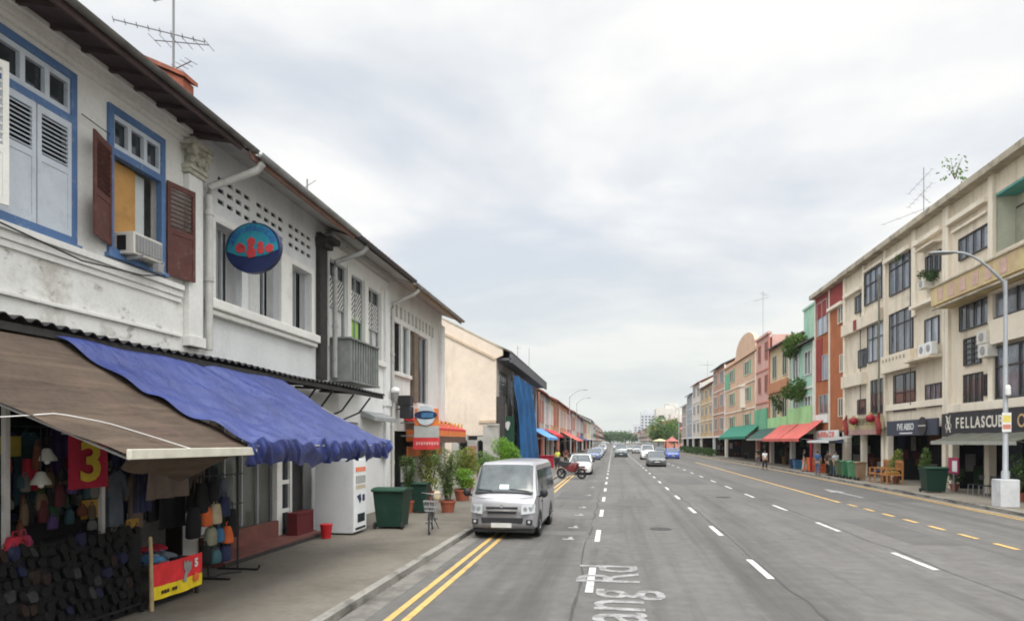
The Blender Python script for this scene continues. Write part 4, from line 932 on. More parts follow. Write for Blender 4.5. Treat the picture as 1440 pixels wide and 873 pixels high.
for i, (px, py, w_, h, m_, cn) in enumerate(bags):
    X = -6.80 + .04 * (i % 3); y = fy(X, px); z = fz(X, px, py) - h / 2; k = used.get(cn, 0); used[cn] = k + 1
    soft_bag('hanging_bag', (X, y, z), (w_, .17, h), m_, cn + (' bag, upper one of its colour, on the black display stand' if k == 0 and cn in ('orange', 'navy') else ' bag lower down on the black display stand' if cn in ('orange', 'navy') else ' bag hanging on the black display stand'), 'bag', True, 'bags on the black display stand')
board('cloth', -6.75, 205, 262, 660, 700, brown_c, 'grey brown sheet bunched under the awning bar', 'cloth', .05)
board('garment', -7.2, 222, 258, 690, 742, black_cloth, 'black garment hanging behind the trestle table', 'garment', .04)
board('garment', -7.25, 188, 210, 650, 720, navy_c, 'dark navy garment hanging above the wooden pole', 'garment', .04)
board('garment', -7.3, 262, 284, 660, 716, woodd, 'dark brown garment hanging before the bag stand', 'garment', .04)

# ------------------------------------------------------------------ things along the near pavement
# vending machine
t = thing('vending_machine', (-7.0, 16.5, .12), 'tall pale grey vending machine with white product front beside the doorway', 'vending machine')
vg = M('pale_grey_enamel', (.44, .45, .46), .45, .05, 2, stain=[((.3, .3, .29), 1.5, .55, .75, .4)]); vw = M('white_enamel_front', (.70, .71, .71), .4, .05, 3)
mb = MB(vg); mb.box(-7.55, -6.53, 16.15, 16.98, .16, 2.05); mb.build('cabinet', t, bevel=.02)
mb = MB(black); mb.box(-7.5, -6.6, 16.2, 16.95, .12, .16); mb.build('base', t)
mb = MB(vw); mb.box(-6.528, -6.49, 16.16, 16.97, .2, 2.04); mb.build('front_panel', t, bevel=.008)
mb = MB(darkg); mb.box(-6.489, -6.484, 16.35, 16.85, .42, .64); mb.build('delivery_slot', t)
rows = [(1.72, 1.84, orange_c), (1.42, 1.62, grey_c), (1.28, 1.38, beige_c)]
mb = MB(orange_c)
for z0, z1, c in rows:
    mb.mat(c)
    for k in range(6): mb.box(-6.489, -6.482, 16.24 + k * .115, 16.32 + k * .115, z0, z1)
mb.build('product_display', t)
mb = MB(navy_c); mb.prism([(16.3, 1.1), (16.55, 1.15), (16.62, 1.0), (16.5, .9), (16.42, 1.0)], lambda a, b: (-6.489, a, b), lambda a, b: (-6.483, a, b)); mb.box(-6.489, -6.483, 16.68, 16.85, .95, 1.12); mb.build('artwork', t)
mb = MB(black); mb.box(-6.489, -6.484, 16.2, 16.9, .24, .3); mb.build('kick_grille', t)
# fire bucket, red crate door
t = thing('red_bucket', (-6.98, 15.55, .12), 'small red pail standing beside the vending machine', 'bucket')
rp = M('red_plastic', (.42, .014, .02), .45, .1, 5)
MB(rp).lathe([(.11, 0), (.145, .30), (.15, .31), (.15, .33), (.135, .33), (.10, .02)], (-6.98, 15.55, .12), 18).build('body', t, 50)
MB(rp).lathe([(.155, .33), (.155, .35), (.03, .37)], (-6.98, 15.55, .12), 18).build('lid', t, 50)
mb = MB(M('dark_red_box', (.10, .012, .015), .7, .2, 4)); y0, y1 = fy(-7.5, 417), fy(-7.5, 440)
mb.box(-7.75, -7.5, y0, y1, .24, .78); mb.box(-7.5, -7.48, y0, y1, .72, .80); mb.box(-7.5, -7.48, y0, y1, .24, .3); mb.box(-7.5, -7.48, y1 - .06, y1, .3, .72); mb.box(-7.5, -7.48, y0, y0 + .06, .3, .72)
tag(mb.build('panelled_box', None, 0, .006), 'dark red panelled box on the tiled step at the doorway', 'box')

grn1 = M('dark_green_plastic', (.006, .030, .019), .5, .15, 2, stain=[((.03, .05, .04), 3, .55, .75, .5)]); grn2 = M('green_lid_plastic', (.009, .045, .025), .5, .12, 2); rub = M('black_rubber', (.018, .018, .018), .8, .15, 6)
def wheelie(x, y, w_, d, h, lab, rz=0, m0=grn1, m1=grn2, group=None, name='wheelie_bin'):
    t = thing(name, (0, 0, 0), lab, 'wheelie bin', group)
    mb = MB(m0); a, b = .80, 1.
    mb.hexa([(-w_ / 2 * a, -d / 2 * a, .06), (w_ / 2 * a, -d / 2 * a, .06), (w_ / 2 * a, d / 2 * a, .06), (-w_ / 2 * a, d / 2 * a, .06), (-w_ / 2, -d / 2, h * .9), (w_ / 2, -d / 2, h * .9), (w_ / 2, d / 2, h * .9), (-w_ / 2, d / 2, h * .9)])
    mb.box(-w_ / 2 - .025, w_ / 2 + .025, -d / 2 - .025, d / 2 + .025, h * .9, h * .94); mb.build('body', t, bevel=.012)
    mb = MB(m1); k = 8
    prof = [(-d / 2 - .05, h * .94)] + [(-d / 2 - .05 + (d + .1) * i / k, h * .955 + h * .045 * math.sin(math.pi * i / k) ** .6) for i in range(k + 1)] + [(d / 2 + .05, h * .94)]
    mb.prism(prof, lambda q, z: (-w_ / 2 - .04, q, z), lambda q, z: (w_ / 2 + .04, q, z)); mb.tube([(-w_ / 2 - .02, d / 2 + .06, h * .93), (w_ / 2 + .02, d / 2 + .06, h * .93)], .018, 8); mb.build('lid', t, 40)
    for s_ in (-1, 1): MB(rub).lathe([(.02, -.025), (.085, -.025), (.095, -.012), (.095, .012), (.085, .025), (.02, .025)], (s_ * (w_ / 2 * .9 + .0), d / 2 * .86, .095), 16, 'x').build('wheel', t, 40)
    t.location = (x, y, .12); t.rotation_euler = (0, 0, rz); return t
wheelie(-6.03, 17.75, .86, .78, 1.12, 'big dark green wheelie bin next to the vending machine', R(180))
b2 = wheelie(-6.38, 21.7, .52, .55, 1.02, 'slim green wheelie bin behind a terracotta potted plant')

# plants
lf1 = leafmat('leaf_mid_green', (.055, .12, .025), (.15, .24, .06)); lf2 = leafmat('leaf_yellow_green', (.15, .20, .035), (.33, .36, .09)); lf3 = leafmat('leaf_dark_green', (.025, .06, .015), (.075, .14, .04)); lf4 = leafmat('leaf_bright_green', (.09, .21, .02), (.24, .42, .06)); lf5 = leafmat('leaf_bamboo', (.08, .14, .035), (.20, .28, .09))
bark = M('bark', (.10, .075, .05), .9, .25, 6); terra = M('terracotta', (.30, .085, .045), .85, .18, 5, stain=[((.2, .13, .1), 4, .5, .7, .5)]); soil = M('soil', (.035, .025, .018), .95)
def plant(x, y, pr, ph, fh, fr, n, ll, lm, lab, style='bush', seed=1, z=.12, potm=None, name='potted_plant'):
    n = int(n * 1.9); ll *= .68
    rr = random.Random(seed); t = thing(name, (x, y, z), lab, 'potted plant', 'potted plants along the near pavement')
    MB(potm or terra).lathe([(pr * .72, 0), (pr * .98, ph * .82), (pr * 1.06, ph * .82), (pr * 1.08, ph), (pr * .94, ph), (pr * .92, ph * .9)], (x, y, z), 18).build('pot', t, 40)
    MB(soil).lathe([(pr * .92, ph * .88), (pr * .92, ph * .9)], (x, y, z), 14).build('soil', t)
    sb = MB(bark); lb = MB(lm)
    if style == 'bush':
        for k in range(6):
            a = rr.random() * 6.28; sb.tube([(x, y, z + ph * .85), (x + fr * .3 * math.cos(a), y + fr * .3 * math.sin(a), z + ph + fh * .4), (x + fr * .6 * math.cos(a), y + fr * .6 * math.sin(a), z + ph + fh * .75)], [.018, .012, .006], 5)
        cs = [(rr.uniform(-.5, .5) * fr, rr.uniform(-.5, .5) * fr, rr.uniform(.3, .85) * fh, rr.uniform(.4, .65)) for _ in range(7)]
        for i in range(n):
            c = rr.choice(cs); d = Vector((rr.gauss(0, 1), rr.gauss(0, 1), rr.gauss(0, .9))).normalized(); q = rr.uniform(.55, 1) ** .6
            p = (x + c[0] + d.x * fr * c[3] * q, y + c[1] + d.y * fr * c[3] * q, z + ph + c[2] + d.z * fh * .42 * c[3] * 1.2 * q)
            dd = d + Vector((rr.uniform(-.6, .6), rr.uniform(-.6, .6), rr.uniform(-.5, .4))); lb.leaf(p, dd, (rr.uniform(-.5, .5), rr.uniform(-.5, .5), 1), ll * rr.uniform(.7, 1.3), ll * .5)
    else:
        for k in range(14):
            a = rr.random() * 6.28; sp = rr.uniform(.15, 1) * fr; hh = fh * rr.uniform(.6, 1); pts = [(x + .3 * pr * math.cos(a), y + .3 * pr * math.sin(a), z + ph * .88), (x + sp * .4 * math.cos(a), y + sp * .4 * math.sin(a), z + ph + hh * .55), (x + sp * math.cos(a), y + sp * math.sin(a), z + ph + hh)]
            sb.tube(pts, [.012, .009, .004], 5)
            for i in range(n // 14):
                f_ = rr.uniform(.15, 1); q = Vector(pts[0]).lerp(Vector(pts[1]), f_ * 2) if f_ < .5 else Vector(pts[1]).lerp(Vector(pts[2]), f_ * 2 - 1)
                an = rr.random() * 6.28; lb.leaf(q, (math.cos(an), math.sin(an), rr.uniform(-.6, .5)), (0, 0, 1), ll * rr.uniform(.7, 1.3), ll * .22)
    sb.build('stem', t); lb.build('foliage', t, recalc=False); return t
plant(-6.78, 21.55, .24, .42, 1.55, .42, 700, .20, lf1, 'slender dark potted shrub between the two green bins', 'cane', 3)
plant(-5.50, 21.9, .26, .40, 1.95, .55, 1300, .22, lf5, 'tall bamboo-like potted plant in a terracotta pot near the van', 'cane', 5)
plant(-6.0, 26.3, .34, .46, .75, .55, 700, .14, lf4, 'low bright bushy plant in a broad terracotta pot', 'bush', 6)
plant(dx_(657, 33), 33.0, .36, .5, 1.5, .85, 1700, .16, lf2, 'rounded yellow green potted bush behind the bamboo plant', 'bush', 7)
plant(dx_(678, 37), 37, .3, .5, 1.25, .75, 900, .16, lf1, 'mid green potted shrub beyond the yellow green bush', 'bush', 8)
plant(dx_(692, 40), 40, .36, .5, 1.0, .7, 700, .18, lf1, 'spreading green potted shrub before the beige side wall', 'bush', 9)
plant(dx_(711, 42.5), 42.5, .4, .6, 1.75, .95, 1500, .22, lf4, 'large bright lime potted shrub beside the blue scaffold net', 'bush', 10)
plant(-7.0, 25.2, .28, .45, 2.15, .55, 900, .18, lf2, 'tall pale climbing potted plant against the red awning', 'bush', 12)

# bicycle, seen nearly end-on
t = thing('bicycle', (0, 0, 0), 'old black bicycle with front basket standing on the pavement by the van', 'bicycle')
blk = M('black_bicycle_paint', (.02, .02, .022), .4, .1, 5); chrome = M('worn_chrome', (.22, .22, .22), .4, .1, 6, metal=.6)
for yy in (0, 1.05):
    wh_ = MB(rub).lathe([(.30, -.018), (.335, -.012), (.335, .012), (.30, .018), (.30, -.018)], (0, yy, .335), 28, 'x'); wo = wh_.build('wheel', t, 50)
    q = MB(chrome); q.lathe([(.275, -.012), (.30, -.014), (.30, .014), (.275, .012), (.275, -.012)], (0, yy, .335), 28, 'x'); q.tube([(-.05, yy, .335), (.05, yy, .335)], .02, 8)
    for k in range(12): a = math.pi * 2 * k / 12; q.tube([(0.02 * (-1) ** k, yy, .335), (0, yy + .28 * math.cos(a), .335 + .28 * math.sin(a))], .0025, 4)
    q.build('rim', wo, 40)
mb = MB(blk); mb.tube([(0, .18, .88), (0, .58, .28), (0, .68, .86)], .018, 8); mb.tube([(0, .20, .80), (0, .66, .80)], .016, 8); mb.tube([(0, .58, .28), (0, 1.05, .335), (0, .67, .80)], .013, 8)
for s_ in (-1, 1): mb.tube([(s_ * .05, 0, .335), (s_ * .05, .12, .70), (0, .16, .82)], .013, 8)
mb.build('frame', t, 50)
mb = MB(chrome); mb.tube([(-.29, .34, 1.0), (-.26, .2, 1.04), (0, .15, 1.02), (.26, .2, 1.04), (.29, .34, 1.0)], .013, 8); mb.tube([(0, .17, .82), (0, .15, 1.02)], .015, 8); mb.build('handlebar', t, 50)
mb = MB(rub); mb.hexa([(-.03, .52, .90), (.03, .52, .90), (.1, .82, .90), (-.1, .82, .90), (-.03, .52, .95), (.03, .52, .95), (.1, .82, .97), (-.1, .82, .97)]); mb.build('saddle', t, bevel=.02)
mb = MB(steel)
for zz_ in (.62, .72, .86):
    s_ = .13 + .2 * (zz_ - .62); mb.tube([(-s_, -.22, zz_), (s_, -.22, zz_), (s_, .06, zz_), (-s_, .06, zz_), (-s_, -.22, zz_)], .006, 5)
for k in range(6):
    f_ = -1 + 2 * k / 5; mb.tube([(f_ * .13, -.22, .62), (f_ * .178, -.22, .86)], .005, 4); mb.tube([(f_ * .13, .06, .62), (f_ * .178, .06, .86)], .005, 4)
mb.build('basket', t)
mb = MB(blk)
for s_ in (-1, 1): mb.tube([(s_ * .09, .58 - s_ * .12, .28 + s_ * .08), (s_ * .17, .58 - s_ * .12, .28 + s_ * .08)], .02, 6); mb.tube([(s_ * .07, .58, .28), (s_ * .08, .58 - s_ * .12, .28 + s_ * .08)], .012, 6)
mb.tube([(.02, 1.05, .335), (.16, 1.1, .02)], .012, 6); mb.build('pedals', t)
t.location = (-4.66, 16.6, .12); t.rotation_euler = (0, R(3), R(11))
soft_bag('bag', (-4.60, 17.15, .95), (.22, .2, .24), beige_c, 'tan bag resting on the bicycle saddle', 'bag', False)

# restaurant front on the end house
t = thing('restaurant_awning', (-7.5, 27, 2.6), 'red and orange restaurant awning board along the end white shophouse', 'awning')
aor = M('orange_awning', (.62, .17, .04), .6, .15, 3); ard = M('red_awning', (.50, .035, .04), .6, .15, 3); adk = M('dark_awning_fascia', (.10, .055, .04), .7, .2, 3)
ya, yb = 24.9, 31.2
mb = MB(ard); mb.prism([(-8.0, 3.5), (-6.95, 3.05), (-6.95, 2.95), (-8.0, 3.35)], lambda a, b: (a, ya, b), lambda a, b: (a, yb, b)); mb.build('canopy', t)
mb = MB(aor); mb.box(-7.0, -6.95, ya, yb, 2.72, 2.95); mb.box(-7.9, -7.0, ya - .02, ya + .02, 2.5, 2.95); mb.build('valance', t)
mb = MB(adk); mb.box(-6.99, -6.96, ya, yb, 2.45, 2.715); mb.build('fascia', t)
mb = MB(aor); mb.box(-7.9, -7.86, ya, yb - .6, 1.9, 2.3); mb.build('signboard', t)
mb = MB(M('golden_frieze', (.62, .36, .03), .5, .15, 5))
for k in range(9): mb.lathe([(.09, -.02), (.09, .02)], (-7.05, ya + .4 + k * .68, 3.25), 12, 'x'); mb.box(-7.06, -7.03, ya + .34 + k * .68, ya + .46 + k * .68, 3.05, 3.2)
mb.build('ornament', t)
board('shop_sign', -7.6, 620, 634, 594, 604, navy_c, 'small dark picture panel on the red restaurant awning end', 'sign')
board('menu_board', -7.75, 563, 583, 655, 676, grey_c, 'pale grey menu board under the restaurant awning', 'menu board')
board('shutter_panel', -7.85, 563, 584, 678, 706, slate_c, 'dark grey shutter panel below the pale menu board', 'shutter')
# free-hanging sign with circular emblem
ys = 24.5; xa, xb = dx_(583, ys), dx_(617, ys); zt, zb = dz(600, ys, 570), dz(600, ys, 632)
t = thing('projecting_sign', ((xa + xb) / 2, ys, zb), 'projecting sign with orange, silver and red panels and a round emblem', 'sign')
zz0 = zb + (zt - zb) * .27; zz1 = zb + (zt - zb) * .54; xm = (xa + xb) / 2
mb = MB(aor); mb.box(xa + .02, xb - .02, ys - .08, ys + .08, zz1 + .01, zt - .12); mb.build('upper_panel', t, bevel=.01)
mb = MB(M('silver_panel', (.36, .37, .35), .5, .1, 4)); mb.box(xa, xb, ys - .08, ys + .08, zz0 + .005, zz1); mb.build('middle_panel', t, bevel=.01)
mb = MB(ard); mb.box(xa - .04, xb + .02, ys - .08, ys + .08, zb, zz0); mb.build('lower_panel', t, bevel=.01)
mb = MB(M('pale_emblem', (.46, .52, .56), .5)); mb.lathe([(.37, -.02), (.37, .02)], (xm, ys - .11, zt - .38), 28, 'y'); mb.mat(navy_c); mb.lathe([(.36, -.005), (.36, .005)], (xm, ys - .135, zt - .36), 28, 'y', 1.25, .45); mb.mat(teal_c); mb.box(xm - .16, xm + .3, ys - .15, ys - .141, zt - .46, zt - .28)
mb.build('emblem', t)
mb = MB(M('pale_red_lettering', (.6, .3, .28), .6)); zc = (zb + zz0) / 2
for k in range(9): mb.box(xa + .08 + k * .1, xa + .15 + k * .1, ys - .086, ys - .081, zc - .05 + .02 * (k % 2), zc + .07)
mb.build('lettering', t)
mb = MB(steel); mb.box(-8.0, xa, ys - .02, ys + .02, zz1 + .1, zz1 + .15); mb.box(-8.0, xa, ys - .02, ys + .02, zz0 + .05, zz0 + .1)
mb.build('bracket', t)
# globe lamp, blue disc, loudspeaker on the end house
x, y, z = -7.7, fy(-7.7, 556), 0; z = fz(-7.7, 556, 549)
t = thing('wall_lamp', (x, y, z), 'white globe wall lamp high on the white pilaster', 'wall lamp')
MB(M('opal_globe', (.8, .8, .78), .3, .03, 4)).ball((x, y, z), (.16, .16, .13)).build('globe', t, 60)
mb = MB(grey_c); mb.lathe([(.12, -.16), (.14, -.1), (.05, -.42)], (x, y, z), 12); mb.beam((x, y, z - .3), (-7.95, y, z - .35), .04, .04); mb.build('bracket', t)
X = -7.86; x, y, z = pt(X, 543, 635)
t = thing('round_plaque', (x, y, z), 'blue round ornamental plaque fixed to the white pilaster', 'plaque')
mb = MB(M('cobalt_enamel', (.03, .045, .30), .4, .15, 6)); mb.lathe([(.24, -.02), (.24, .02)], (x, y, z), 22, 'x'); mb.build('disc', t); mb = MB(whp)
for k in range(8): a = k * math.pi / 4; mb.lathe([(.035, 0), (.035, .008)], (x + .022, y + .13 * math.cos(a), z + .13 * math.sin(a)), 8, 'x')
mb.build('ornament', t)
x, y, z = pt(-7.6, 572, 575)
mb = MB(black); mb.box(x - .2, x + .2, y - .25, y + .25, z - .35, z + .1); mb.box(x - .3, x + .2, y - .2, y + .2, z + .12, z + .5); mb.beam((x, y, z), (-7.98, y, z), .05, .05); tag(mb.build('loudspeaker', None, 0, .02), 'black loudspeaker box above the red restaurant awning', 'loudspeaker')
# rooftop aerials
def aerial(x, y, z, h, lab, els, seed=1, group='roof aerials'):
    t = thing('roof_aerial', (x, y, z), lab, 'aerial', group); am = M('grey_aerial_metal', (.16, .165, .17), .5, .1, 5)
    MB(am).tube([(x, y, z), (x, y, z + h)], .022, 6).build('mast', t)
    for (hz_, ln, dirx, diry, nb, bl, up) in els:
        mb = MB(am); d = Vector((dirx, diry, up)).normalized(); s_ = Vector((x, y, z + hz_)); mb.tube([s_ - d * ln * .35, s_ + d * ln * .65], .012, 5); c = d.cross(Vector((0, 0, 1))).normalized()
        for k in range(nb): p = s_ + d * ln * (-.35 + k / (nb - 1)); mb.tube([p - c * bl, p + c * bl], .007, 4)
        mb.build('boom', t)
    return t
xA, yA = -8.6, fy(-8.6, 244)
aerial(xA, yA, 8.7, 2.62, 'rooftop aerial on the nearest white shophouse, beside the red coping', [(1.85, 1.6, -.85, -.5, 9, .10, .05), (1.7, 1.1, .9, .1, 6, .22, -.1), (1.15, .8, .9, -.3, 7, .14, .06), (2.58, .8, -1, .2, 2, .05, .1)])
aerial(-9.0, fy(-9, 432), 8.9, 1.4, 'thin slanted rod aerial above the round-sign house roof', [(1.2, .5, .5, .5, 3, .06, .6)])
# ------------------------------------------------------------------ far-side row: four-storey block and its neighbours
FR = Fac(17.0, -1); XR = 17.0
cream = M('cream_wall_paint', (.66, .58, .46), .85, .07, .8, spec=.2, stain=[((.36, .295, .21), .5, .52, .74, .5, (1, 1, .3)), ((.33, .28, .215), 2.2, .52, .70, .55, (1, 1, .12)), ((.22, .20, .17), 1.1, .6, .74, .5, (1, 1, .5))])
cream2 = M('cream_trim_paint', (.70, .63, .515), .85, .07, 1, spec=.2, stain=[((.26, .215, .155), .7, .55, .74, .5, (1, 1, .3))])
capst = M('stained_coping', (.40, .35, .27), .9, .2, 1.2, stain=[((.11, .10, .08), 1.2, .48, .66, .75)])
orng = M('orange_brown_wall', (.36, .115, .04), .8, .15, .8, stain=[((.20, .06, .03), .8, .5, .7, .5)])
maroon = M('maroon_panel', (.24, .035, .03), .8, .2, 1.)
bglass = M('blue_grey_glass', (.12, .135, .16), .1, .75, 1.1, spec=.6, fine=.2, stretch=(1, 1.6, .5)); lglass = M('pale_curtained_glass', (.27, .30, .34), .15, .5, 1.6, spec=.6, fine=.3, stretch=(1, 2.5, .3))
bronze = M('bronze_frame', (.045, .04, .036), .5, .15, 4)
def pxw(x0, x1, yt, yb, X=XR):
    """opening seen between columns x0..x1, top and bottom rows read at its far edge x0"""
    a, b = fy(X, x1), fy(X, x0); return (a, b, fz(X, x0, yb), fz(X, x0, yt))
def block(name, ya, yb, ztop, lab, wallm, group, holes, ground=(3.4,), shopholes=None, fl=FR, depth=14.):
    t = thing(name, (fl.X, (ya + yb) / 2, .12), lab, 'shophouse', group)
    mb = MB(wallm); fl.wall(mb, ya, yb, 3.3, ztop, holes, .25); mb.build('wall', t)
    mb = MB(wallm); xb = fl.X - fl.s * depth
    lo, hi = min(fl.X - fl.s * .26, xb), max(fl.X - fl.s * .26, xb)
    mb.box(lo, hi, ya + .003, ya + .2, .1, ztop - .2); mb.box(lo, hi, yb - .2, yb - .003, .1, ztop - .2); mb.box(xb - .1, xb + .1, ya, yb, .1, ztop - .3); mb.build('party_wall', t)
    mb = MB(capst); mb.box(lo, hi, ya + .2, yb - .2, ztop - .5, ztop - .35); mb.build('flat_roof', t)
    return t
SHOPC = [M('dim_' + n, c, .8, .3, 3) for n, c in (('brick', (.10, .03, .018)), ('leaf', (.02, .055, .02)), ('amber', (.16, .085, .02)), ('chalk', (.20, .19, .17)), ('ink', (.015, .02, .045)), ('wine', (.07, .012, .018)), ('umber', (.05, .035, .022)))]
def clutter(t, fl, ya, yb, z1, d, seed):
    """dim goods and boards on the inner end wall of the covered way, the side the street sees"""
    r = random.Random(seed); mb = MB(dark); fl.box(mb, yb - .32, yb - .27, -d, -.32, .12, z1 - .03); mb.build('shade_lining', t)  # added near-black sheet hides the pale end wall, standing in for shade
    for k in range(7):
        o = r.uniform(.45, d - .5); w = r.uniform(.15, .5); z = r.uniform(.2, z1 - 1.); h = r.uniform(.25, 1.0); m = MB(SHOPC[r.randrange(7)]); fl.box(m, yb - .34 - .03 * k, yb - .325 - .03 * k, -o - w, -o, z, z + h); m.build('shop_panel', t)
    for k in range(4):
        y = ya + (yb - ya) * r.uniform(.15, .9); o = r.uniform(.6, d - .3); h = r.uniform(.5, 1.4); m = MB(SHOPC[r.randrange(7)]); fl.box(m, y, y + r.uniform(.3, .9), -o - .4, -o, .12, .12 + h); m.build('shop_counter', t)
def shopfront(t, fl, ya, yb, z1=3.3, cols=(), colm=None, back=dark, d=2.5, mats=()):
    """recessed covered way: columns in front, a dim shop front behind with coloured bays"""
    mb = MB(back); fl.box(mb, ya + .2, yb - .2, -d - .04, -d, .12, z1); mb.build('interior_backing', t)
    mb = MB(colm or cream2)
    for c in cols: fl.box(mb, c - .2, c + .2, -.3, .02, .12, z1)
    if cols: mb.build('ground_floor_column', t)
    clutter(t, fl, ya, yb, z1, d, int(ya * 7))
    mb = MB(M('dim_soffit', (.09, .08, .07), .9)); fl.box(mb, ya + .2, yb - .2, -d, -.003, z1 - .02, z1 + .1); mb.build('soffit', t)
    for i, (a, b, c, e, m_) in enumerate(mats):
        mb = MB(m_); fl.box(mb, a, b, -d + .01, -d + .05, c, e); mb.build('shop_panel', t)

ZP = 14.85
# -- nearest unit (diving club sign)
ya, yb = 22.0, 37.28
holesA = [pxw(1350, 1394, 337, 368), pxw(1351, 1394, 432, 467), pxw(1357, 1381, 477, 515), pxw(1357, 1383, 527, 568), pxw(1386, 1395, 526, 557)]
yc = fy(XR, 1396)
corner = [(24.0, yc - .15, fz(XR, 1404, 448), fz(XR, 1404, 377)), (24.0, yc - .35, fz(XR, 1405, 562), fz(XR, 1405, 487)), (23.2, yc - .1, 10.95, 13.6)]
t = rA = block('shophouse', ya, yb, ZP, 'cream four-storey shophouse with curved balcony above the scuba club sign', cream, 'four-storey cream shophouses', holesA + corner)
for i, h in enumerate(holesA):
    FR.window(t, *h, bronze, (bglass, bglass, darkg, darkg2, darkg)[i], nv=(4, 4, 2, 3, 1)[i], nh=(0, 0, 4, 0, 0)[i], rec=-.03)
for h in corner[:2]: FR.window(t, *h, bronze, bglass, nv=5, nh=1, rec=-.03, hb=.62, fw=.08)
mb = MB(M('balcony_recess', (.50, .50, .40), .85, .1, 1)); FR.box(mb, 23.2, yc - .1, -1.0, -.9, 10.95, 13.6); FR.box(mb, yc - .17, yc - .105, -.9, -.01, 10.96, 13.55); mb.build('balcony_wall', t)
mb = MB(bronze); c = fy(XR + .9, 1430); FR.box(mb, c - 1., c + .5, -.9, -.86, 10.95, 13.0); b_ = mb.build('balcony_door', t)
mb = MB(M('pale_door_panel', (.33, .33, .25), .8)); FR.box(mb, c - .9, c + .4, -.86, -.84, 11.05, 12.9); mb.build('door_panel', b_)
mb = MB(M('teal_ceiling', (.10, .33, .30), .7)); FR.box(mb, 23.3, yc - .18, -.89, -.01, 13.50, 13.59); mb.build('balcony_ceiling', t)
mb = MB(cream2)
FR.box(mb, yc - .25, yc + .15, -.02, .14, 3.4, ZP - .35); FR.box(mb, 36.9, 37.26, -.02, .14, 3.4, ZP - .35)
FR.box(mb, yc + .15, 36.9, 0, .3, fz(XR, 1394, 275) - .25, fz(XR, 1394, 275)); FR.box(mb, yc + .3, 36.6, 0, .16, fz(XR, 1350, 322) - .06, fz(XR, 1350, 322) + .06)
mb.build('pilaster', t, bevel=.01)
mb = MB(capst); FR.box(mb, ya, yb, -.3, .55, ZP - .35, ZP); mb.build('coping', t, bevel=.03)
# balcony parapet, rounding the corner towards the camera
zb0, zb1 = 9.35, 10.25
mb = MB(M('faded_yellow_balcony', (.50, .40, .21), .85, .16, 1.5, stain=[((.42, .26, .20), .6, .5, .7, .6, (1, 1, .4))]))
pth = [(36.85, .1), (36.85, .9), (29.5, .9), (28.4, .8), (27.4, .5), (26.7, .05)]
for (a, o), (b, q) in zip(pth, pth[1:]):
    mb.hexa([FR.P(a, o - .06, zb0), FR.P(a, o + .06, zb0), FR.P(b, q + .06, zb0), FR.P(b, q - .06, zb0), FR.P(a, o - .06, zb1), FR.P(a, o + .06, zb1), FR.P(b, q + .06, zb1), FR.P(b, q - .06, zb1)])
FR.box(mb, 27.5, 36.8, .0, .86, zb0 - .12, zb0); bal = mb.build('balcony', t)
mb = MB(M('faded_pink_panel', (.50, .34, .28), .85, .15, 2))
for k in range(6): FR.box(mb, 30.2 + k * 1.08, 30.75 + k * 1.08, .962, .975, zb0 + .15, zb1 - .15)
mb.build('painted_panel', bal)
mb = MB(capst); FR.box(mb, 28.6, 36.85, .82, 1.02, zb1, zb1 + .07); FR.box(mb, 28.6, 36.85, .86, .99, zb0 - .2, zb0 - .12)
mb.build('coping', bal)
mb = MB(cream2); FR.box(mb, 22.3, yc - .3, 0, .3, fz(XR, 1405, 484), fz(XR, 1404, 450)); FR.box(mb, 22.3, 36.9, 0, .2, 3.95, 4.35); FR.box(mb, 27.5, yc - .3, .0, .3, 9.1, 9.2); mb.build('band', t, bevel=.01)
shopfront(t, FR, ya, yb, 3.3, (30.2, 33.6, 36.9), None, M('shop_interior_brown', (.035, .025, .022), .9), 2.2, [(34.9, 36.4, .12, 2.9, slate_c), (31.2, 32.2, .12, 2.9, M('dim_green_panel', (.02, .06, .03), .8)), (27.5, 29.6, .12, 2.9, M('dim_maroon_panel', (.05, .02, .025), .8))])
for i, (px, py) in enumerate(((1388, 474), (1390, 493))):
    y, z = fy(16.8, px), fz(16.8, px, py); tt = thing('air_conditioner', (16.8, y, z), ('cream air conditioner below the third-floor strip window of the scuba block', 'cream air conditioner beside the brown louvred window of the scuba block')[i], 'air conditioner', 'air conditioners on the cream block')
    MB(beige).box(16.55, 16.99, y - .4, y + .4, z - .3, z + .3).build('casing', tt, bevel=.02); mb = MB(steel); mb.lathe([(.2, 0), (.2, .012)], (16.536, y, z), 16, 'x'); mb.build('grille', tt)

# -- middle unit
ya, yb = 37.28, 45.16
holesB = [pxw(1252, 1281, 365, 418), pxw(1303, 1324, 362, 391), pxw(1252, 1285, 443, 499), pxw(1302, 1322, 450, 488), pxw(1258, 1288, 528, 579), pxw(1303, 1325, 541, 573)]
t = rB = block('shophouse', ya, yb, ZP, 'cream four-storey shophouse over the dark blue shop sign with black disc', cream, 'four-storey cream shophouses', holesB)
for i, h in enumerate(holesB): FR.window(t, *h, bronze, (bglass, darkg, bglass, lglass, darkg, bglass)[i], nv=(3, 3, 3, 2, 2, 3)[i], nh=(1, 0, 1, 0, 1, 0)[i], rec=-.03, hb=(.68, .5, .68, .5, .5, .5)[i])
mb = MB(cream2); ym = fy(XR, 1286)
FR.box(mb, 44.85, 45.14, -.02, .14, 3.4, ZP - .35); FR.box(mb, ym - .35, ym + .15, -.02, .12, 9.6, ZP - .35); FR.box(mb, 37.3, 37.5, -.02, .14, 3.4, ZP - .35); mb.build('pilaster', t, bevel=.01)
zB = fz(XR, 1320, 318)
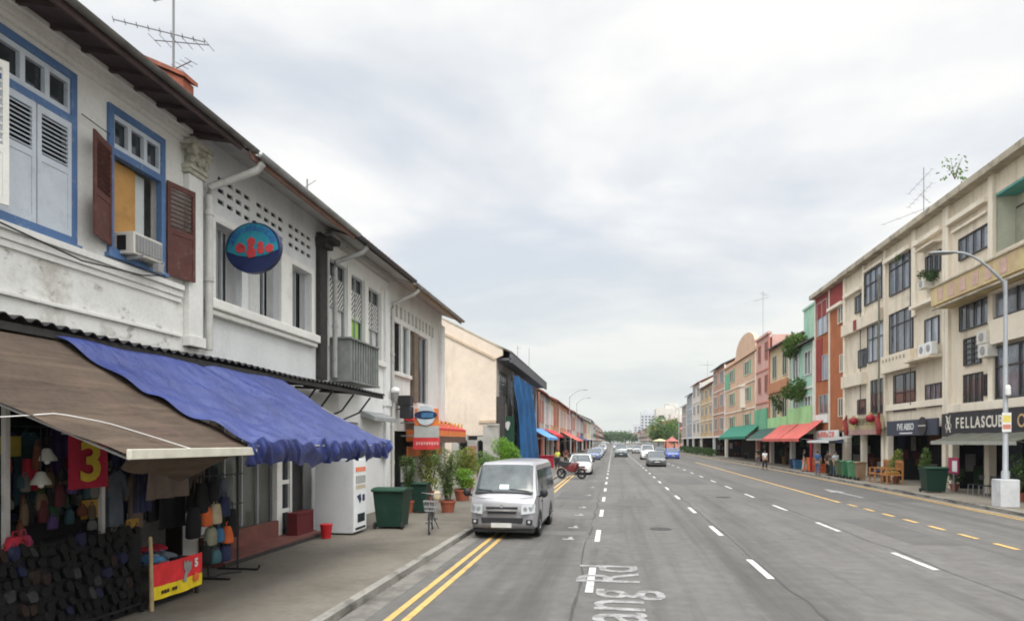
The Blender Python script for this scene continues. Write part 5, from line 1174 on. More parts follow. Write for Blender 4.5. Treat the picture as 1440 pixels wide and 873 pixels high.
mb = MB(cream2); FR.box(mb, ym + .15, 44.85, 0, .3, 13.55, 13.8); FR.box(mb, 37.5, ym - .35, 0, .3, 13.45, 13.7); FR.box(mb, 37.7, 39.9, 0, .5, holesB[1][3] + .35, holesB[1][3] + .42)
FR.box(mb, 37.5, ym - .35, 0, .45, holesB[3][3] + .75, holesB[3][3] + .95); mb.build('sunshade', t, bevel=.01)
z3 = holesB[2][2]
mb = MB(cream); FR.box(mb, ym - .3, 44.9, 0, .4, z3 - 1.15, z3 - .1); FR.box(mb, 37.6, ym - .3, 0, .75, z3 - .95, z3 - .8); bal = mb.build('balcony', t, bevel=.01)
mb = MB(M('balcony_motif', (.33, .28, .21), .9))
for k in range(7): FR.box(mb, ym + .3 + k * .5, ym + .52 + k * .5, 0.402, .415, z3 - .5, z3 - .3)
mb.build('painted_panel', bal)
mb = MB(M('stained_pipe', (.16, .155, .12), .8, .2, 3)); mb.tube([FR.P(45.05, .42, 13.0), FR.P(45.05, .42, 3.6)], .06, 8); mb.build('downpipe', t)
mb = MB(capst); FR.box(mb, ya, yb, -.3, .55, ZP - .35, ZP); mb.build('coping', t, bevel=.03)
mb = MB(cream2); FR.box(mb, 37.5, 44.8, 0, .15, 4.4, 4.75); mb.build('band', t)
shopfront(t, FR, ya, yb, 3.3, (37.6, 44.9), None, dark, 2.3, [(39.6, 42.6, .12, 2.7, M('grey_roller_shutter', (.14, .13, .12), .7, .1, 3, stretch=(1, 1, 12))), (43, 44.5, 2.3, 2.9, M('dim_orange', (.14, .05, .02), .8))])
y, z = fy(16.9, 1306), fz(16.9, 1306, 390)
tt = thing('air_conditioner', (16.8, y, z), 'small outdoor air conditioner under the open top-floor window', 'air conditioner', 'air conditioners on the cream block'); MB(beige).box(16.5, 16.97, y - .35, y + .35, z - .62, z - .1).build('casing', tt, bevel=.02)
mb = MB(steel); mb.lathe([(.18, 0), (.18, .012)], (16.486, y, z - .36), 16, 'x'); mb.build('grille', tt)
for k, (px, py, lab) in enumerate(((1312, 487, 'white outdoor air conditioner on the balcony ledge, nearer one'), (1302, 492, 'white outdoor air conditioner on the balcony ledge, farther one'))):
    y = fy(16.6, px); tt = thing('air_conditioner', (16.5, y, z3 - .8), lab, 'air conditioner', 'air conditioners on the cream block'); MB(whp).box(16.36, 16.66, y - .38, y + .38, z3 - .798, z3 - .15).build('casing', tt, bevel=.02); mb = MB(steel); mb.lathe([(.2, 0), (.2, .012)], (16.345, y, z3 - .47), 16, 'x'); mb.build('grille', tt)
rr = random.Random(5)
def ledge_plant(px, py, X, r, lm, lab, n=120, ll=.2, name='balcony_plant', sx=1., sz=1.):
    n = int(n * 2.2); ll *= .62
    y, z = fy(X, px), fz(X, px, py); t = thing(name, (X, y, z), lab, 'plant'); lb = MB(lm); sb = MB(bark)
    for k in range(5): sb.tube([(X, y, z - r * .8 * sz), (X + rr.uniform(-.5, .5) * r, y + rr.uniform(-.5, .5) * r * sx, z + rr.uniform(0, .6) * r * sz)], [.02, .008], 5)
    cs = [(rr.uniform(-.5, .5) * r, rr.uniform(-.6, .6) * r * sx, rr.uniform(-.6, .6) * r * sz) for _ in range(8)]
    for i in range(n):
        c = rr.choice(cs); d = Vector((rr.gauss(0, 1), rr.gauss(0, 1), rr.gauss(0, 1))).normalized() * r * .45 * rr.uniform(.4, 1)
        lb.leaf((X + c[0] + d.x, y + c[1] + d.y, z + c[2] + d.z), (d.x + rr.uniform(-.3, .3), d.y + rr.uniform(-.3, .3), d.z - .2), (rr.random(), rr.random(), 1), ll * rr.uniform(.7, 1.4), ll * .5)
    sb.build('stem', t); lb.build('foliage', t, recalc=False)
    return t
ledge_plant(1302, 386, 16.75, .45, lf3, 'dark small plant on the sill of the open top-floor window', 150, .2)
ledge_plant(1312, 384, 16.75, .4, lf3, 'second dark plant on the open top-floor sill', 120, .2)

# -- third unit (red lantern shop)
ya, yb = 45.16, 52.61
holesC = [pxw(1203.5, 1215, 418, 442), pxw(1217, 1241, 386, 431), pxw(1208, 1219, 493, 518), pxw(1221, 1244, 458, 511), pxw(1207, 1218, 562, 583), pxw(1226, 1244, 535, 582)]
t = rC = block('shophouse', ya, yb, ZP, 'cream four-storey shophouse above the red lantern restaurant sign', cream, 'four-storey cream shophouses', holesC)
for i, h in enumerate(holesC): FR.window(t, *h, bronze, (darkg2, bglass, bglass, lglass, darkg, darkg)[i], nv=(2, 3, 2, 3, 1, 3)[i], nh=(0, 1, 0, 1, 0, 1)[i], rec=-.03, hb=.6)
mb = MB(cream2); ym = fy(XR, 1216)
FR.box(mb, 52.2, 52.6, -.02, .14, 3.4, ZP - .35); FR.box(mb, ym - .1, ym + .2, -.02, .12, 11, ZP - .35); FR.box(mb, ym + .2, 52.2, 0, .3, 12.95, 13.2); FR.box(mb, 45.3, ym - .2, 0, .2, holesC[1][3] + .05, holesC[1][3] + .2); mb.build('pilaster', t, bevel=.01)
z3 = holesC[0][2]
mb = MB(cream); FR.box(mb, 45.3, 52.4, 0, .35, z3 - 1.3, z3 - .5); FR.box(mb, 48.2, 52.4, 0, .35, holesC[2][2] - 1.2, holesC[2][2] - .35); mb.build('balcony', t, bevel=.01)
mb = MB(maroon); FR.box(mb, 49.2, 49.8, .352, .37, z3 - 1.25, z3 - .55); mb.build('painted_panel', t)
mb = MB(capst); FR.box(mb, ya, yb, -.3, .55, ZP - .35, ZP); mb.build('coping', t, bevel=.03)
shopfront(t, FR, ya, yb, 3.3, (45.6, 49.2, 52.3), None, dark, 2.4, [(46.4, 48.6, 2.2, 2.9, M('dim_red', (.12, .012, .012), .8))])
# -- orange-brown unit
ya, yb = 52.61, 60.0
holesD = [pxw(1150, 1164, 428, 474), pxw(1179.5, 1187, 433, 456), pxw(1157.5, 1165, 500, 535), pxw(1182, 1187, 499, 524), pxw(1153, 1166, 556, 582), pxw(1180, 1187, 560, 586)]
t = rD = block('shophouse', ya, yb, ZP, 'orange brown four-storey shophouse with maroon panels and cream pilasters', orng, None, holesD)
for i, h in enumerate(holesD): FR.window(t, *h, cream2 if i % 2 else alu, (lglass, bglass, lglass, darkg, darkg2, darkg)[i], nv=2, nh=0, rec=-.03)
mb = MB(cream2); yp = fy(XR, 1166)
FR.box(mb, 59.75, 59.98, -.02, .06, 3.4, ZP - .35); FR.box(mb, yp - .25, yp, -.02, .06, 3.4, ZP - .35); FR.box(mb, 52.63, yp - .3, 0, .3, 12.7, 12.95); mb.build('pilaster', t, bevel=.01)
mb = MB(maroon); FR.box(mb, yp, 59.6, .0, .05, 12.7, ZP - .4); FR.box(mb, 52.9, yp - .3, 0, .05, 13.0, ZP - .4); FR.box(mb, fy(XR, 1157), 59.5, .0, .05, holesD[2][2], holesD[2][3] + 1.5); mb.build('painted_panel', t)
mb = MB(capst); FR.box(mb, ya, yb, -.3, .5, ZP - .35, ZP); mb.build('coping', t, bevel=.03)
mb = MB(trimw); FR.box(mb, yp + .1, 59.5, 0, .1, holesD[4][2] - .75, holesD[4][2] - .05); mb.build('sill', t)
shopfront(t, FR, ya, yb, 3.2, (52.9, 56.0, 59.7), None, dark, 2.4, [(53.3, 55.5, .12, 2.6, M('dim_blue', (.02, .035, .06), .8))])

# -- lettered signs of the block
sgn = M('black_sign_panel', (.022, .022, .026), .5, .15, 2); sgb = M('slate_blue_sign_panel', (.035, .043, .065), .5, .15, 2); cremL = M('cream_lettering', (.62, .58, .50), .6, .06, 6)
X = 16.55; Fs = Fac(X, -1)
def ysx(px): return fy(X, px)
t = thing('shop_sign', (X, 33, 3.4), 'black shop sign with cream lettering FELLASCUB and a crest', 'shop sign', 'signs over the far shops')
za, zb = fz(X, 1385, 613), fz(X, 1385, 577)
mb = MB(sgn); Fs.box(mb, 28.0, ysx(1324), -.12, 0, za, zb); mb.build('panel', t, bevel=.01)
mb = MB(cremL); a, b = ysx(1410), ysx(1343)
word = 'FELLASCUBA'; yc0 = ysx(1343); yc1 = ysx(1408); stp = (yc0 - yc1) / 8.6; zc = (za + zb) / 2 + .05
for i, ch in enumerate(word): text_mb(mb, ch, (zb - za) * .62, lambda u, v, w_: (X - .004 - max(w_, 0), yc0 - (i + .5) * stp - u * .92, zc + v), ext=.01, bold=.016)
mb.build('lettering', t)
mb = MB(cremL); yk = ysx(1334); 
for k in range(3):
    q = .17 + .0 * k; mb.lathe([(q, -.01), (q, .0), (q - .035, 0), (q - .035, -.01), (q, -.01)], (X - .012, yk + (.0, .12, -.12)[k], zc + (.16, -.12, -.12)[k]), 20, 'x')
mb.tube([(X - .015, yk - .2, zc - .42), (X - .015, yk + .2, zc + .42)], .025, 6); mb.tube([(X - .015, yk + .2, zc - .42), (X - .015, yk - .2, zc + .42)], .025, 6); mb.build('crest', t)
t = thing('shop_sign', (X, 26.5, 3.4), 'black shop sign with pale round emblem past the lamp post', 'shop sign', 'signs over the far shops')
mb = MB(sgn); Fs.box(mb, 22.2, 27.9, -.1, 0, za + .02, zb - .02); mb.build('panel', t, bevel=.01)
mb = MB(M('amber_emblem', (.5, .34, .16), .6)); mb.lathe([(.28, 0), (.28, .012), (.2, .012), (.2, 0), (.28, 0)], (X - .016, fy(X, 1437), zc), 20, 'x'); mb.build('emblem', t)
t = thing('shop_sign', (X, 41, 3.3), 'dark slate sign lettered I\'ve Absolute with a black disc at its end', 'shop sign', 'signs over the far shops')
za, zb = fz(X, 1280, 612), fz(X, 1280, 590)
mb = MB(sgb); Fs.box(mb, ysx(1318), ysx(1247), -.1, 0, za, zb); mb.build('panel', t, bevel=.01)
mb = MB(whp); word = "I'VE ASO"; 
text_mb(mb, "I'VE ABSO", (zb - za) * .58, lambda u, v, w_: (X - .004 - max(w_, 0), ysx(1273) - u, (za + zb) / 2 + .04 + v), ext=.008, bold=.012); mb.build('lettering', t)
mb = MB(whp); Fs.box(mb, ysx(1283), ysx(1265), .002, .01, za + .1, za + .17); mb.build('small_lettering', t)
mb = MB(sgn); mb.lathe([(.50, 0), (.50, .05)], (X - .06, ysx(1298), (za + zb) / 2 + .05), 26, 'x'); mb.mat(cremL); mb.box(X - .075, X - .0605, ysx(1298) - .42, ysx(1298) + .42, (za + zb) / 2 + .05, (za + zb) / 2 + .1); mb.build('disc', t)
t = thing('shop_sign', (X, 49, 3.2), 'ornate pale restaurant sign with two red lanterns on top', 'shop sign', 'signs over the far shops')
za, zb = fz(X, 1215, 611), fz(X, 1215, 588); mb = MB(M('pale_gilt_panel', (.36, .29, .17), .7, .25, 3)); Fs.box(mb, ysx(1240), ysx(1191), -.1, 0, za + .35, zb + .1); mb.build('panel', t)
mb = MB(M('dusky_pink_panel', (.36, .22, .19), .7, .15, 3)); Fs.box(mb, ysx(1236), ysx(1194), -.08, .03, za, za + .34); mb.build('lower_panel', t)
mb = MB(maroon)
for px in (1191, 1237):
    y = ysx(px); mb.tube([(X - .05, y, za), (X - .1, y - .15, za + .5), (X - .08, y + .12, za + 1.0), (X - .05, y - .1, za + 1.4)], [.14, .2, .17, .06], 8)
mb.build('dragon_scroll', t, 50)
glyphs(MB(M('dark_green_lettering', (.05, .06, .03), .6)), 7, 3.0, .42, lambda u, v, w_: (X - .005 - w_, ysx(1216) - u, za + .85 + v), 5).build('lettering', t)
for px, py, lab in ((1200, 592, 'round red lantern at the far end of the ornate restaurant sign'), (1224, 588, 'round red lantern at the near end of the ornate restaurant sign')):
    y, z = fy(16.3, px), fz(16.3, px, py); tt = thing('red_lantern', (16.3, y, z), lab, 'lantern', 'red lanterns'); MB(M('red_lantern_cloth', (.26, .012, .022), .6, .2, 6)).ball((16.3, y, z), (.29, .29, .26), 14, 9).build('lantern_body', tt, 60)
    mb = MB(gold); mb.lathe([(.12, .29), (.12, .36)], (16.3, y, z), 10); mb.lathe([(.12, -.36), (.12, -.29)], (16.3, y, z), 10); mb.build('cap', tt)
t = thing('shop_sign', (X, 57, 3.3), 'white sign with orange red lettering below the orange brown house', 'shop sign', 'signs over the far shops')
za, zb = fz(X, 1160, 616.5), fz(X, 1160, 605); mb = MB(whp); Fs.box(mb, ysx(1178), ysx(1145.5), -.1, 0, za, zb); mb.build('panel', t)
glyphs(MB(M('orange_red_lettering', (.62, .10, .04), .6)), 6, 4.2, (zb - za) * .62, lambda u, v, w_: (X - .005 - w_, ysx(1161.5) - u, (za + zb) / 2 + v), 9, .12).build('lettering', t)
mb = MB(M('blue_fascia', (.03, .06, .16), .6)); Fs.box(mb, ysx(1178), ysx(1150), -.4, .3, za - .35, za - .05); mb.build('fascia', t)

# -- awnings of the far row
def awn(X0, X1, ya, yb, z0, z1, mat, lab, val=.0, group='awnings over the far shops', sag=.05, valm=None):
    t = thing('shop_awning', (X1, (ya + yb) / 2, z1), lab, 'awning', group)
    mb = MB(mat); mb.sheet(lambda u, v: (X0 + (X1 - X0) * v, ya + (yb - ya) * u, z0 + (z1 - z0) * v - sag * math.sin(math.pi * v) + .015 * math.sin(u * (yb - ya) * 5)), 30, 6, .02); mb.build('canopy', t, 50)
    if val: mb = MB(valm or mat); mb.box(X1 - .02, X1 + .02, ya, yb, z1 - val, z1); mb.build('valance', t)
    mb = MB(steel)
    for y in (ya + .1, yb - .1): mb.tube([(X1, y, z1), (X0, y, z1 - .2)], .02, 6)
    mb.build('arm', t); return t
gry_aw = M('weathered_grey_awning', (.085, .085, .065), .85, .25, 2, stain=[((.15, .16, .11), 2, .5, .7, .6)])
awn(16.9, 15.5, 28.6, 35.6, 3.05, 2.52, gry_aw, 'weathered grey green awning below the scuba club sign', .16, valm=M('pale_valance', (.30, .30, .26), .8, .12, 3))
awn(16.9, 15.4, 22.0, 27.4, 3.0, 2.4, M('black_awning', (.03, .03, .03), .8), 'dark awning past the lamp post at the frame edge', .2, valm=whp)
# ------------------------------------------------------------------ the rest of both rows
def cw(name, col, **k): return M(name, col, .85, .1, .8, spec=.2, stain=[(tuple(c * .5 for c in col), .6, .53, .75, .5, (1, 1, .35))], **k)
mint = M('mint_wall', (.34, .53, .41), .85, .1, .8, spec=.2, stain=[((.18, .28, .21), .8, .53, .75, .5, (1, 1, .35))]); mint_old = cw('mint_plain', (0.337, 0.503, 0.420)); lime = cw('lime_wall', (0.331, 0.564, 0.265)); peach = cw('peach_wall', (0.549, 0.383, 0.267)); straw = cw('straw_wall', (0.544, 0.437, 0.271)); coral = cw('coral_panel', (0.522, 0.199, 0.149)); salmon = cw('salmon_wall', (0.538, 0.331, 0.281)); rust = cw('rust_band', (0.433, 0.199, 0.108)); jade = cw('jade_panel', (0.142, 0.374, 0.225)); sand = cw('sand_wall', (0.452, 0.398, 0.330)); dust = cw('dusty_pink_wall', (0.390, 0.309, 0.281)); bluegr = cw('blue_grey_wall', (0.310, 0.351, 0.399)); ivory = cw('ivory_wall', (0.560, 0.526, 0.465)); beigew = M('beige_side_wall', (.57, .485, .40), .88, .1, .6, spec=.15, stain=[((.40, .31, .225), .35, .5, .72, .5), ((.33, .26, .19), 1.6, .55, .74, .55, (1, 1, .16)), ((.62, .54, .44), .9, .56, .7, .6)]); beige_old = cw('beige_plain_wall', (0.544, 0.469, 0.391)); greyw = cw('grey_wall', (0.347, 0.340, 0.333)); orw = cw('orange_wall', (0.513, 0.288, 0.179)); redw = cw('red_wall', (0.430, 0.152, 0.138)); yelw = cw('yellow_wall', (0.532, 0.423, 0.205)); navyw = cw('navy_wall', (0.084, 0.097, 0.159)); mauve = cw('mauve_wall', (0.365, 0.311, 0.324)); tanw = cw('tan_wall', (0.423, 0.348, 0.259))
mpane = M('dim_window_pane', (.028, .030, .034), .35, .2, 1, spec=.3)
def row_house(fl, ya, yb, ztop, wallm, lab, storeys, nwin, fr=trimw, pn=None, group='shophouses down the street', roofm=tile, z0=3.3, flat=False, ground=True, bands=None, depth=11., wfrac=.62, shut_m=None, cols=True):
    pn = mpane if pn in (None, darkg) else pn
    t = thing('shophouse', (fl.X, (ya + yb) / 2, .12), lab, 'shophouse', group); W = yb - ya; hs = []
    sh = (ztop - z0) / storeys
    for s_ in range(storeys):
        for k in range(nwin):
            c = ya + W * (k + .5) / nwin; ww = W / nwin * wfrac / 2; hs.append((c - ww, c + ww, z0 + sh * s_ + sh * .28, z0 + sh * s_ + sh * .82))
    mb = MB(wallm); fl.wall(mb, ya, yb, z0 - .15, ztop, hs, .2); mb.build('wall', t)
    for h in hs:
        w_ = fl.window(t, *h, fr, pn, nv=2, nh=0, rec=-.02, fw=.08)
        if shut_m:
            m = MB(shut_m)
            for s_, e_ in ((h[0] - (h[1] - h[0]) * .28, h[0] - .02), (h[1] + .02, h[1] + (h[1] - h[0]) * .28)): fl.box(m, max(s_, ya + .05), min(e_, yb - .05), .01, .06, h[2], h[3])
            m.build('shutter', w_)
    mb = MB(wallm); xb = fl.X - fl.s * depth; lo, hi = min(xb, fl.X - fl.s * .21), max(xb, fl.X - fl.s * .21)
    mb.box(lo, hi, ya + .003, ya + .2, .1, ztop - .1); mb.box(lo, hi, yb - .2, yb - .003, .1, ztop - .1); mb.build('party_wall', t)
    mb = MB(roofm)
    if flat:
        fl.box(mb, ya + .2, yb - .2, -depth, -.21, ztop - .4, ztop - .3); mb.build('roof', t)
        mb = MB(wallm); fl.box(mb, ya, yb, -.2, .25, ztop, ztop + .25); mb.build('coping', t)
    else:
        rz = ztop + 2.6
        for o0, z_, o1, y_ in ((.55, ztop - .12, -depth / 2, rz), (-depth / 2, rz, -depth - .4, ztop - .12)):
            mb.hexa([fl.P(ya, o0, z_), fl.P(yb, o0, z_), fl.P(yb, o1, y_), fl.P(ya, o1, y_), fl.P(ya, o0, z_ + .14), fl.P(yb, o0, z_ + .14), fl.P(yb, o1, y_ + .14), fl.P(ya, o1, y_ + .14)])
        mb.build('roof', t)
        mb = MB(wallm); mb.prism([(-.3, ztop - .12), (-depth / 2, rz - .05), (-depth + .1, ztop - .12)], lambda o, z: fl.P(ya + .01, o, z), lambda o, z: fl.P(ya + .16, o, z)); mb.build('gable', t)
    mb = MB(fr); fl.box(mb, ya + .1, yb - .1, 0, .12, z0 - .15, z0 + .1); fl.box(mb, ya, ya + .3, -.01, .12, z0 + .1, ztop - .1)
    for s_ in range(1, storeys): fl.box(mb, ya + .3, yb, 0, .1, z0 + sh * s_ - .1, z0 + sh * s_ + .05)
    mb.build('trim', t)
    if bands:
        for m_, a, b in bands: mb = MB(m_); fl.box(mb, ya + .35, yb - .05, .003, .3, a, b); mb.build('coloured_band', t)
    if ground:
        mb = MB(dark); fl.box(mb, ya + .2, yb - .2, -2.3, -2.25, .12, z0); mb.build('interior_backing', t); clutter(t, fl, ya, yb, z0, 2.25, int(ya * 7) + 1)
        if cols: mb = MB(fr); fl.box(mb, ya, ya + .35, -.35, .02, .12, z0 - .15); fl.box(mb, yb - .35, yb, -.35, .02, .12, z0 - .15); mb.build('ground_floor_column', t)
    return t
def pr(x0, x1): return fy(XR, x1), fy(XR, x0)
# far side
a, b = pr(1112, 1146); t = row_house(FR, a, b, 11.2, mint, 'mint green shophouse with lime parapet and plants sprouting from its balconies', 2, 2, trimw, darkg2, bands=[(lime, 3.35, 5.6)], roofm=tile2, wfrac=.5)
mb = MB(mint); mb.box(17.6, 27, a + .3, a + 5.6, 11.0, 14.6); mb.box(17.5, 27.1, a + .25, a + 5.7, 14.6, 14.8); mb.build('rooftop_room', t)
a2, b2_ = pr(1083, 1112); t = row_house(FR, a2, b2_, 12.4, straw, 'straw yellow shophouse with rust orange balcony band', 2, 2, ivory, M('dark_green_shutter', (.02, .08, .04), .7), bands=[(rust, 7.6, 8.7), (lime, 3.4, 5.0)], roofm=tile2, wfrac=.42)
a3, b3 = pr(1064, 1083); t = row_house(FR, a3, b3, 14.3, salmon, 'salmon and coral striped shophouse with flat top', 3, 2, coral, darkg, flat=True, wfrac=.4, bands=[(jade, 3.5, 6.2)])
a4, b4 = pr(1020, 1064); t = row_house(FR, a4, b4, 13.4, peach, 'peach shophouse with round-topped gable and jade green shutters', 3, 2, cream2, darkg, flat=True, wfrac=.26, shut_m=jade, bands=[(ivory, 3.3, 4.4)])
mb = MB(peach); kk = 16; cy = a4 + (b4 - a4) * .3
mb.prism([(a4 + .2, 13.4)] + [(cy + (b4 - a4) * .28 * math.cos(math.pi * i / kk), 14.4 + 2.0 * math.sin(math.pi * i / kk)) for i in range(kk + 1)][::-1] + [(cy + (b4 - a4) * .36, 13.4)], lambda u, v: FR.P(u, .1, v), lambda u, v: FR.P(u, -.4, v)); mb.build('gable', t)
mb = MB(cream2)
for o, z, r_ in ((.3, 9.4, 1.3),):
    mb.lathe([(r_, 6.9), (r_, 9.6), (r_ + .15, 9.65), (r_ + .15, 9.9), (.1, 10.0)], (XR + .8, a4 + (b4 - a4) * .35, 0), 20)
mb.build('bow_window', t, 40)
mb = MB(jade)
FR.box(mb, b4 - 4, b4 - .1, .02, .08, 10.2, 12.6); mb.build('painted_panel', t)
spec = [(1003, 1020, 14.4, M('pink_brown_wall', (.42, .25, .17), .85, .2, .8, stain=[((.2, .13, .1), .6, .5, .7, .6)]), 'dusty pink ornate old shophouse with dark roof', 3, tile2), (985, 1003, 12.6, M('ochre_sand_wall', (.50, .37, .20), .85, .2, .8, stain=[((.22, .16, .1), .6, .5, .7, .6)]), 'sandy old shophouse with arched parapet', 3, tile2), (974, 985, 14.2, ivory, 'ivory shophouse further down the far row', 3, tile), (966, 974, 12.8, bluegr, 'blue grey shophouse further down the far row', 3, tile2), (959, 966, 11, dust, 'dark brick shophouse before the roadside tree', 3, tile2)]
for x0, x1, zt, m_, lab, st, rm in spec:
    a, b = pr(x0, x1); row_house(FR, a, b, zt, m_, lab, st, 3 if b - a > 14 else 2, trimw, darkg, roofm=rm, wfrac=.5)
red_aw = M('faded_red_awning', (.50, .105, .085), .8, .12, 1.2, stain=[((.22, .10, .08), .7, .52, .72, .6, (1, .5, 1))]); grn_aw = M('green_awning', (.012, .16, .10), .7, .12, 2); dgr_aw = M('bottle_green_awning', (.012, .06, .045), .7, .12, 2)
awn(16.9, 15.0, fy(16, 1141), fy(16, 1112), 4.25, 2.75, red_aw, 'faded red shop awning under the mint house, nearer of the two', .25)
awn(16.9, 15.0, fy(16, 1111), fy(16, 1086), 4.3, 2.75, red_aw, 'faded red shop awning under the straw house, farther of the two', .25)
awn(16.9, 15.2, fy(16, 1084), fy(16, 1060), 4.1, 2.8, dgr_aw, 'bottle green awning with a pale lower edge below the salmon house', .18, valm=M('pale_valance', (.30, .30, .26), .8, .12, 3))
awn(16.9, 15.2, fy(16, 1058), fy(16, 1018), 4.6, 3.1, grn_aw, 'bright green awning under the peach house', .3)
awn(16.5, 14.9, fy(15.5, 1178), fy(15.5, 1147), 2.85, 2.55, M('grey_canvas', (.25, .25, .24), .8), 'grey canvas awning with white edge over the stall of the orange brown house', .14, valm=whp)
ledge_plant(1119, 490, 16.8, 1.45, lf1, 'large leafy plant growing from the upper balcony of the mint house', 700, .5, sx=1.3)
ledge_plant(1122, 545, 16.6, 1.35, lf1, 'leafy plant growing from the lower balcony of the mint house', 600, .5, sx=1.3)
ledge_plant(1094, 565, 16.6, 1.1, lf3, 'dark plant trailing at the straw yellow house', 200, .4)
y = fy(17.6, 1342); ledge_plant(1343, 236, 17.6, .75, lf1, 'sparse weed growing on the coping of the cream block', 34, .3, 'rooftop_weed')
ledge_plant(1263, 362, 16.8, .3, lf1, 'small weed at the top-floor window of the middle cream house', 40, .16)
aerial(17.8, fy(17.8, 1299), ZP - .1, 3.6, 'tall rooftop aerial with many arms on the cream block', [(1.2, 4.2, -.5, .9, 5, .2, -.03), (2.2, 1.8, -.4, .8, 7, .25, -.5), (3.0, 1.8, -.4, .8, 6, .22, -.5), (1.9, 2.0, .6, .8, 4, .1, .0)])
aerial(18, fy(18, 1073), 15.2, 5.5, 'tall thin rooftop aerial above the salmon house', [(4.6, 2.4, -.5, .8, 6, .5, 0), (5.2, 2., .5, .8, 5, .4, 0)])
aerial(18, fy(18, 995), 14.6, 3.5, 'rooftop aerial above the dusty pink house', [(2.6, 4., -.3, .9, 7, .9, .1)])

# near side beyond the side lane: beige house and its garden wall
ya, yb = 45.5, 70.6
E_ = thing('shophouse', (-8, (ya + yb) / 2, .12), 'long beige shophouse with a blank beige side wall and grey upper storey', 'shophouse', 'shophouses down the street')
gp = [(-8.0, .1), (-8.0, 8.25), (-7.55, 8.45), (-7.55, 8.85), (-12.5, 11.4), (-19, 8.4), (-19, .1)]
mb = MB(beigew); mb.prism(gp, lambda x, z: (x, ya, z), lambda x, z: (x, ya + .3, z)); mb.build('side_wall', E_)
mb = MB(M('stained_moulding', (.42, .33, .24), .85, .2, 2)); mb.beam((-8.05, ya - .04, 8.2), (-12.5, ya - .04, 10.45), .1, .16); mb.beam((-12.5, ya - .04, 10.45), (-19, ya - .04, 7.5), .1, .16)
mb.box(-9.2, -8.0, ya - .08, ya - .002, 6.08 - 2.3, 6.28 - 2.3); mb.build('moulding', E_)
mb = MB(capst); mb.beam((-7.5, ya + .15, 8.9), (-12.5, ya + .15, 11.48), .36, .1); mb.build('coping', E_)
hs = [(46.8, 51.0, 5.4, 7.6), (52.2, 55.4, 5.4, 7.6), (57, 62, 5.4, 7.6), (63.5, 69.5, 5.4, 7.6)]
mb = MB(greyw); FL.wall(mb, ya + .3, yb, 3.2, 8.3, hs, .25); mb.build('wall', E_)
for h in hs: FL.window(E_, *h, grey_c, darkg2, nv=5, nh=2, rec=.1)
mb = MB(M('grey_eave', (.10, .10, .11), .85, .2, 2)); mb.box(-8, -7.0, ya + .3, yb, 8.15, 8.3); mb.box(-7.1, -6.95, ya + .3, yb, 8.0, 8.6); mb.build('eave', E_)
mb = MB(M('pale_panel', (.36, .33, .28), .85, .15, 2)); FL.box(mb, 47.0, 56, 0.003, .25, 3.9, 5.2); mb.build('balcony_panel', E_)
mb = MB(tile2); mb.hexa([(-6.95, ya + .3, 8.62), (-6.95, yb, 8.62), (-12.5, yb, 11.3), (-12.5, ya + .3, 11.3), (-6.95, ya + .3, 8.75), (-6.95, yb, 8.75), (-12.5, yb, 11.42), (-12.5, ya + .3, 11.42)])
mb.hexa([(-12.5, ya + .3, 11.3), (-12.5, yb, 11.3), (-19, yb, 8.3), (-19, ya + .3, 8.3), (-12.5, ya + .3, 11.42), (-12.5, yb, 11.42), (-19, yb, 8.42), (-19, ya + .3, 8.42)]); mb.build('roof', E_)
mb = MB(greyw); mb.box(-18.9, -18.7, ya + .3, yb, .1, 8.3); mb.prism([(-8.2, .1), (-8.2, 8.2), (-12.5, 11.2), (-18.7, 8.2), (-18.7, .1)], lambda x, z: (x, yb - .25, z), lambda x, z: (x, yb - .01, z)); mb.build('party_wall', E_)
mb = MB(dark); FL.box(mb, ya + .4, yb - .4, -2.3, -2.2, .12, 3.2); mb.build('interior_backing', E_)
mb = MB(blackp); FL.box(mb, ya + .02, ya + .9, .003, .5, .12, 5.6); mb.build('dark_screen', E_)
t = thing('green_signboard', (-7.4, 49, 2.9), 'dark green signboard with a pale emblem on the grey house front', 'sign')
ysg = 48.2; xm = dx_(711.5, ysg); za, zb = dz(711, ysg, 626), dz(711, ysg, 585)
mb = MB(M('dark_green_panel', (.012, .06, .035), .6, .2, 2)); mb.box(xm - .62, xm + .62, ysg, ysg + .15, za, zb); mb.build('panel', t)
mb = MB(whp); zc = dz(711, ysg, 598)
mb.prism([(-.32, .2), (-.18, .32), (0, .24), (.18, .32), (.32, .2), (.26, -.1), (.16, -.34), (.08, -.34), (0, -.1), (-.08, -.34), (-.16, -.34), (-.26, -.1)], lambda u, v: (xm + u, ysg - .02, zc + v), lambda u, v: (xm + u, ysg - .003, zc + v)); mb.build('emblem', t)
mb = MB(black); mb.box(-8.0, xm - .5, ysg + .02, ysg + .1, zb - .2, zb - .12); mb.build('bracket', t)
t = thing('scaffold_net', (-7.0, 58, .12), 'tall blue scaffold netting draped down the grey shophouse front', 'netting')
netm = M('blue_netting', (.008, .080, .215), .75, .22, 1.2, stain=[((.01, .035, .10), 1.2, .5, .7, .6, (1, 1, .3))])
na, nb_ = fy(-6.9, 728), fy(-6.9, 751)
mb = MB(netm); mb.sheet(lambda u, v: (-7.0 + .35 * (1 - v) + .20 * math.sin(u * 20 + v * 5 + .8 * math.sin(v * 7)) * (1 - .5 * v) + .06 * math.sin(u * 61), na + (nb_ - na) * u + .5 * math.sin(v * 5) * (1 - u) - (1 - v) * 2.2 * (.8 - u) * (1 if v > .5 else 1), .3 + 7.0 * v), 60, 20); mb.build('net', t, 70)
mb = MB(steel)
for k in range(5): y = na + (nb_ - na) * k / 4; mb.tube([(-7.25, y, .12), (-7.25, y, 7.6)], .03, 6)
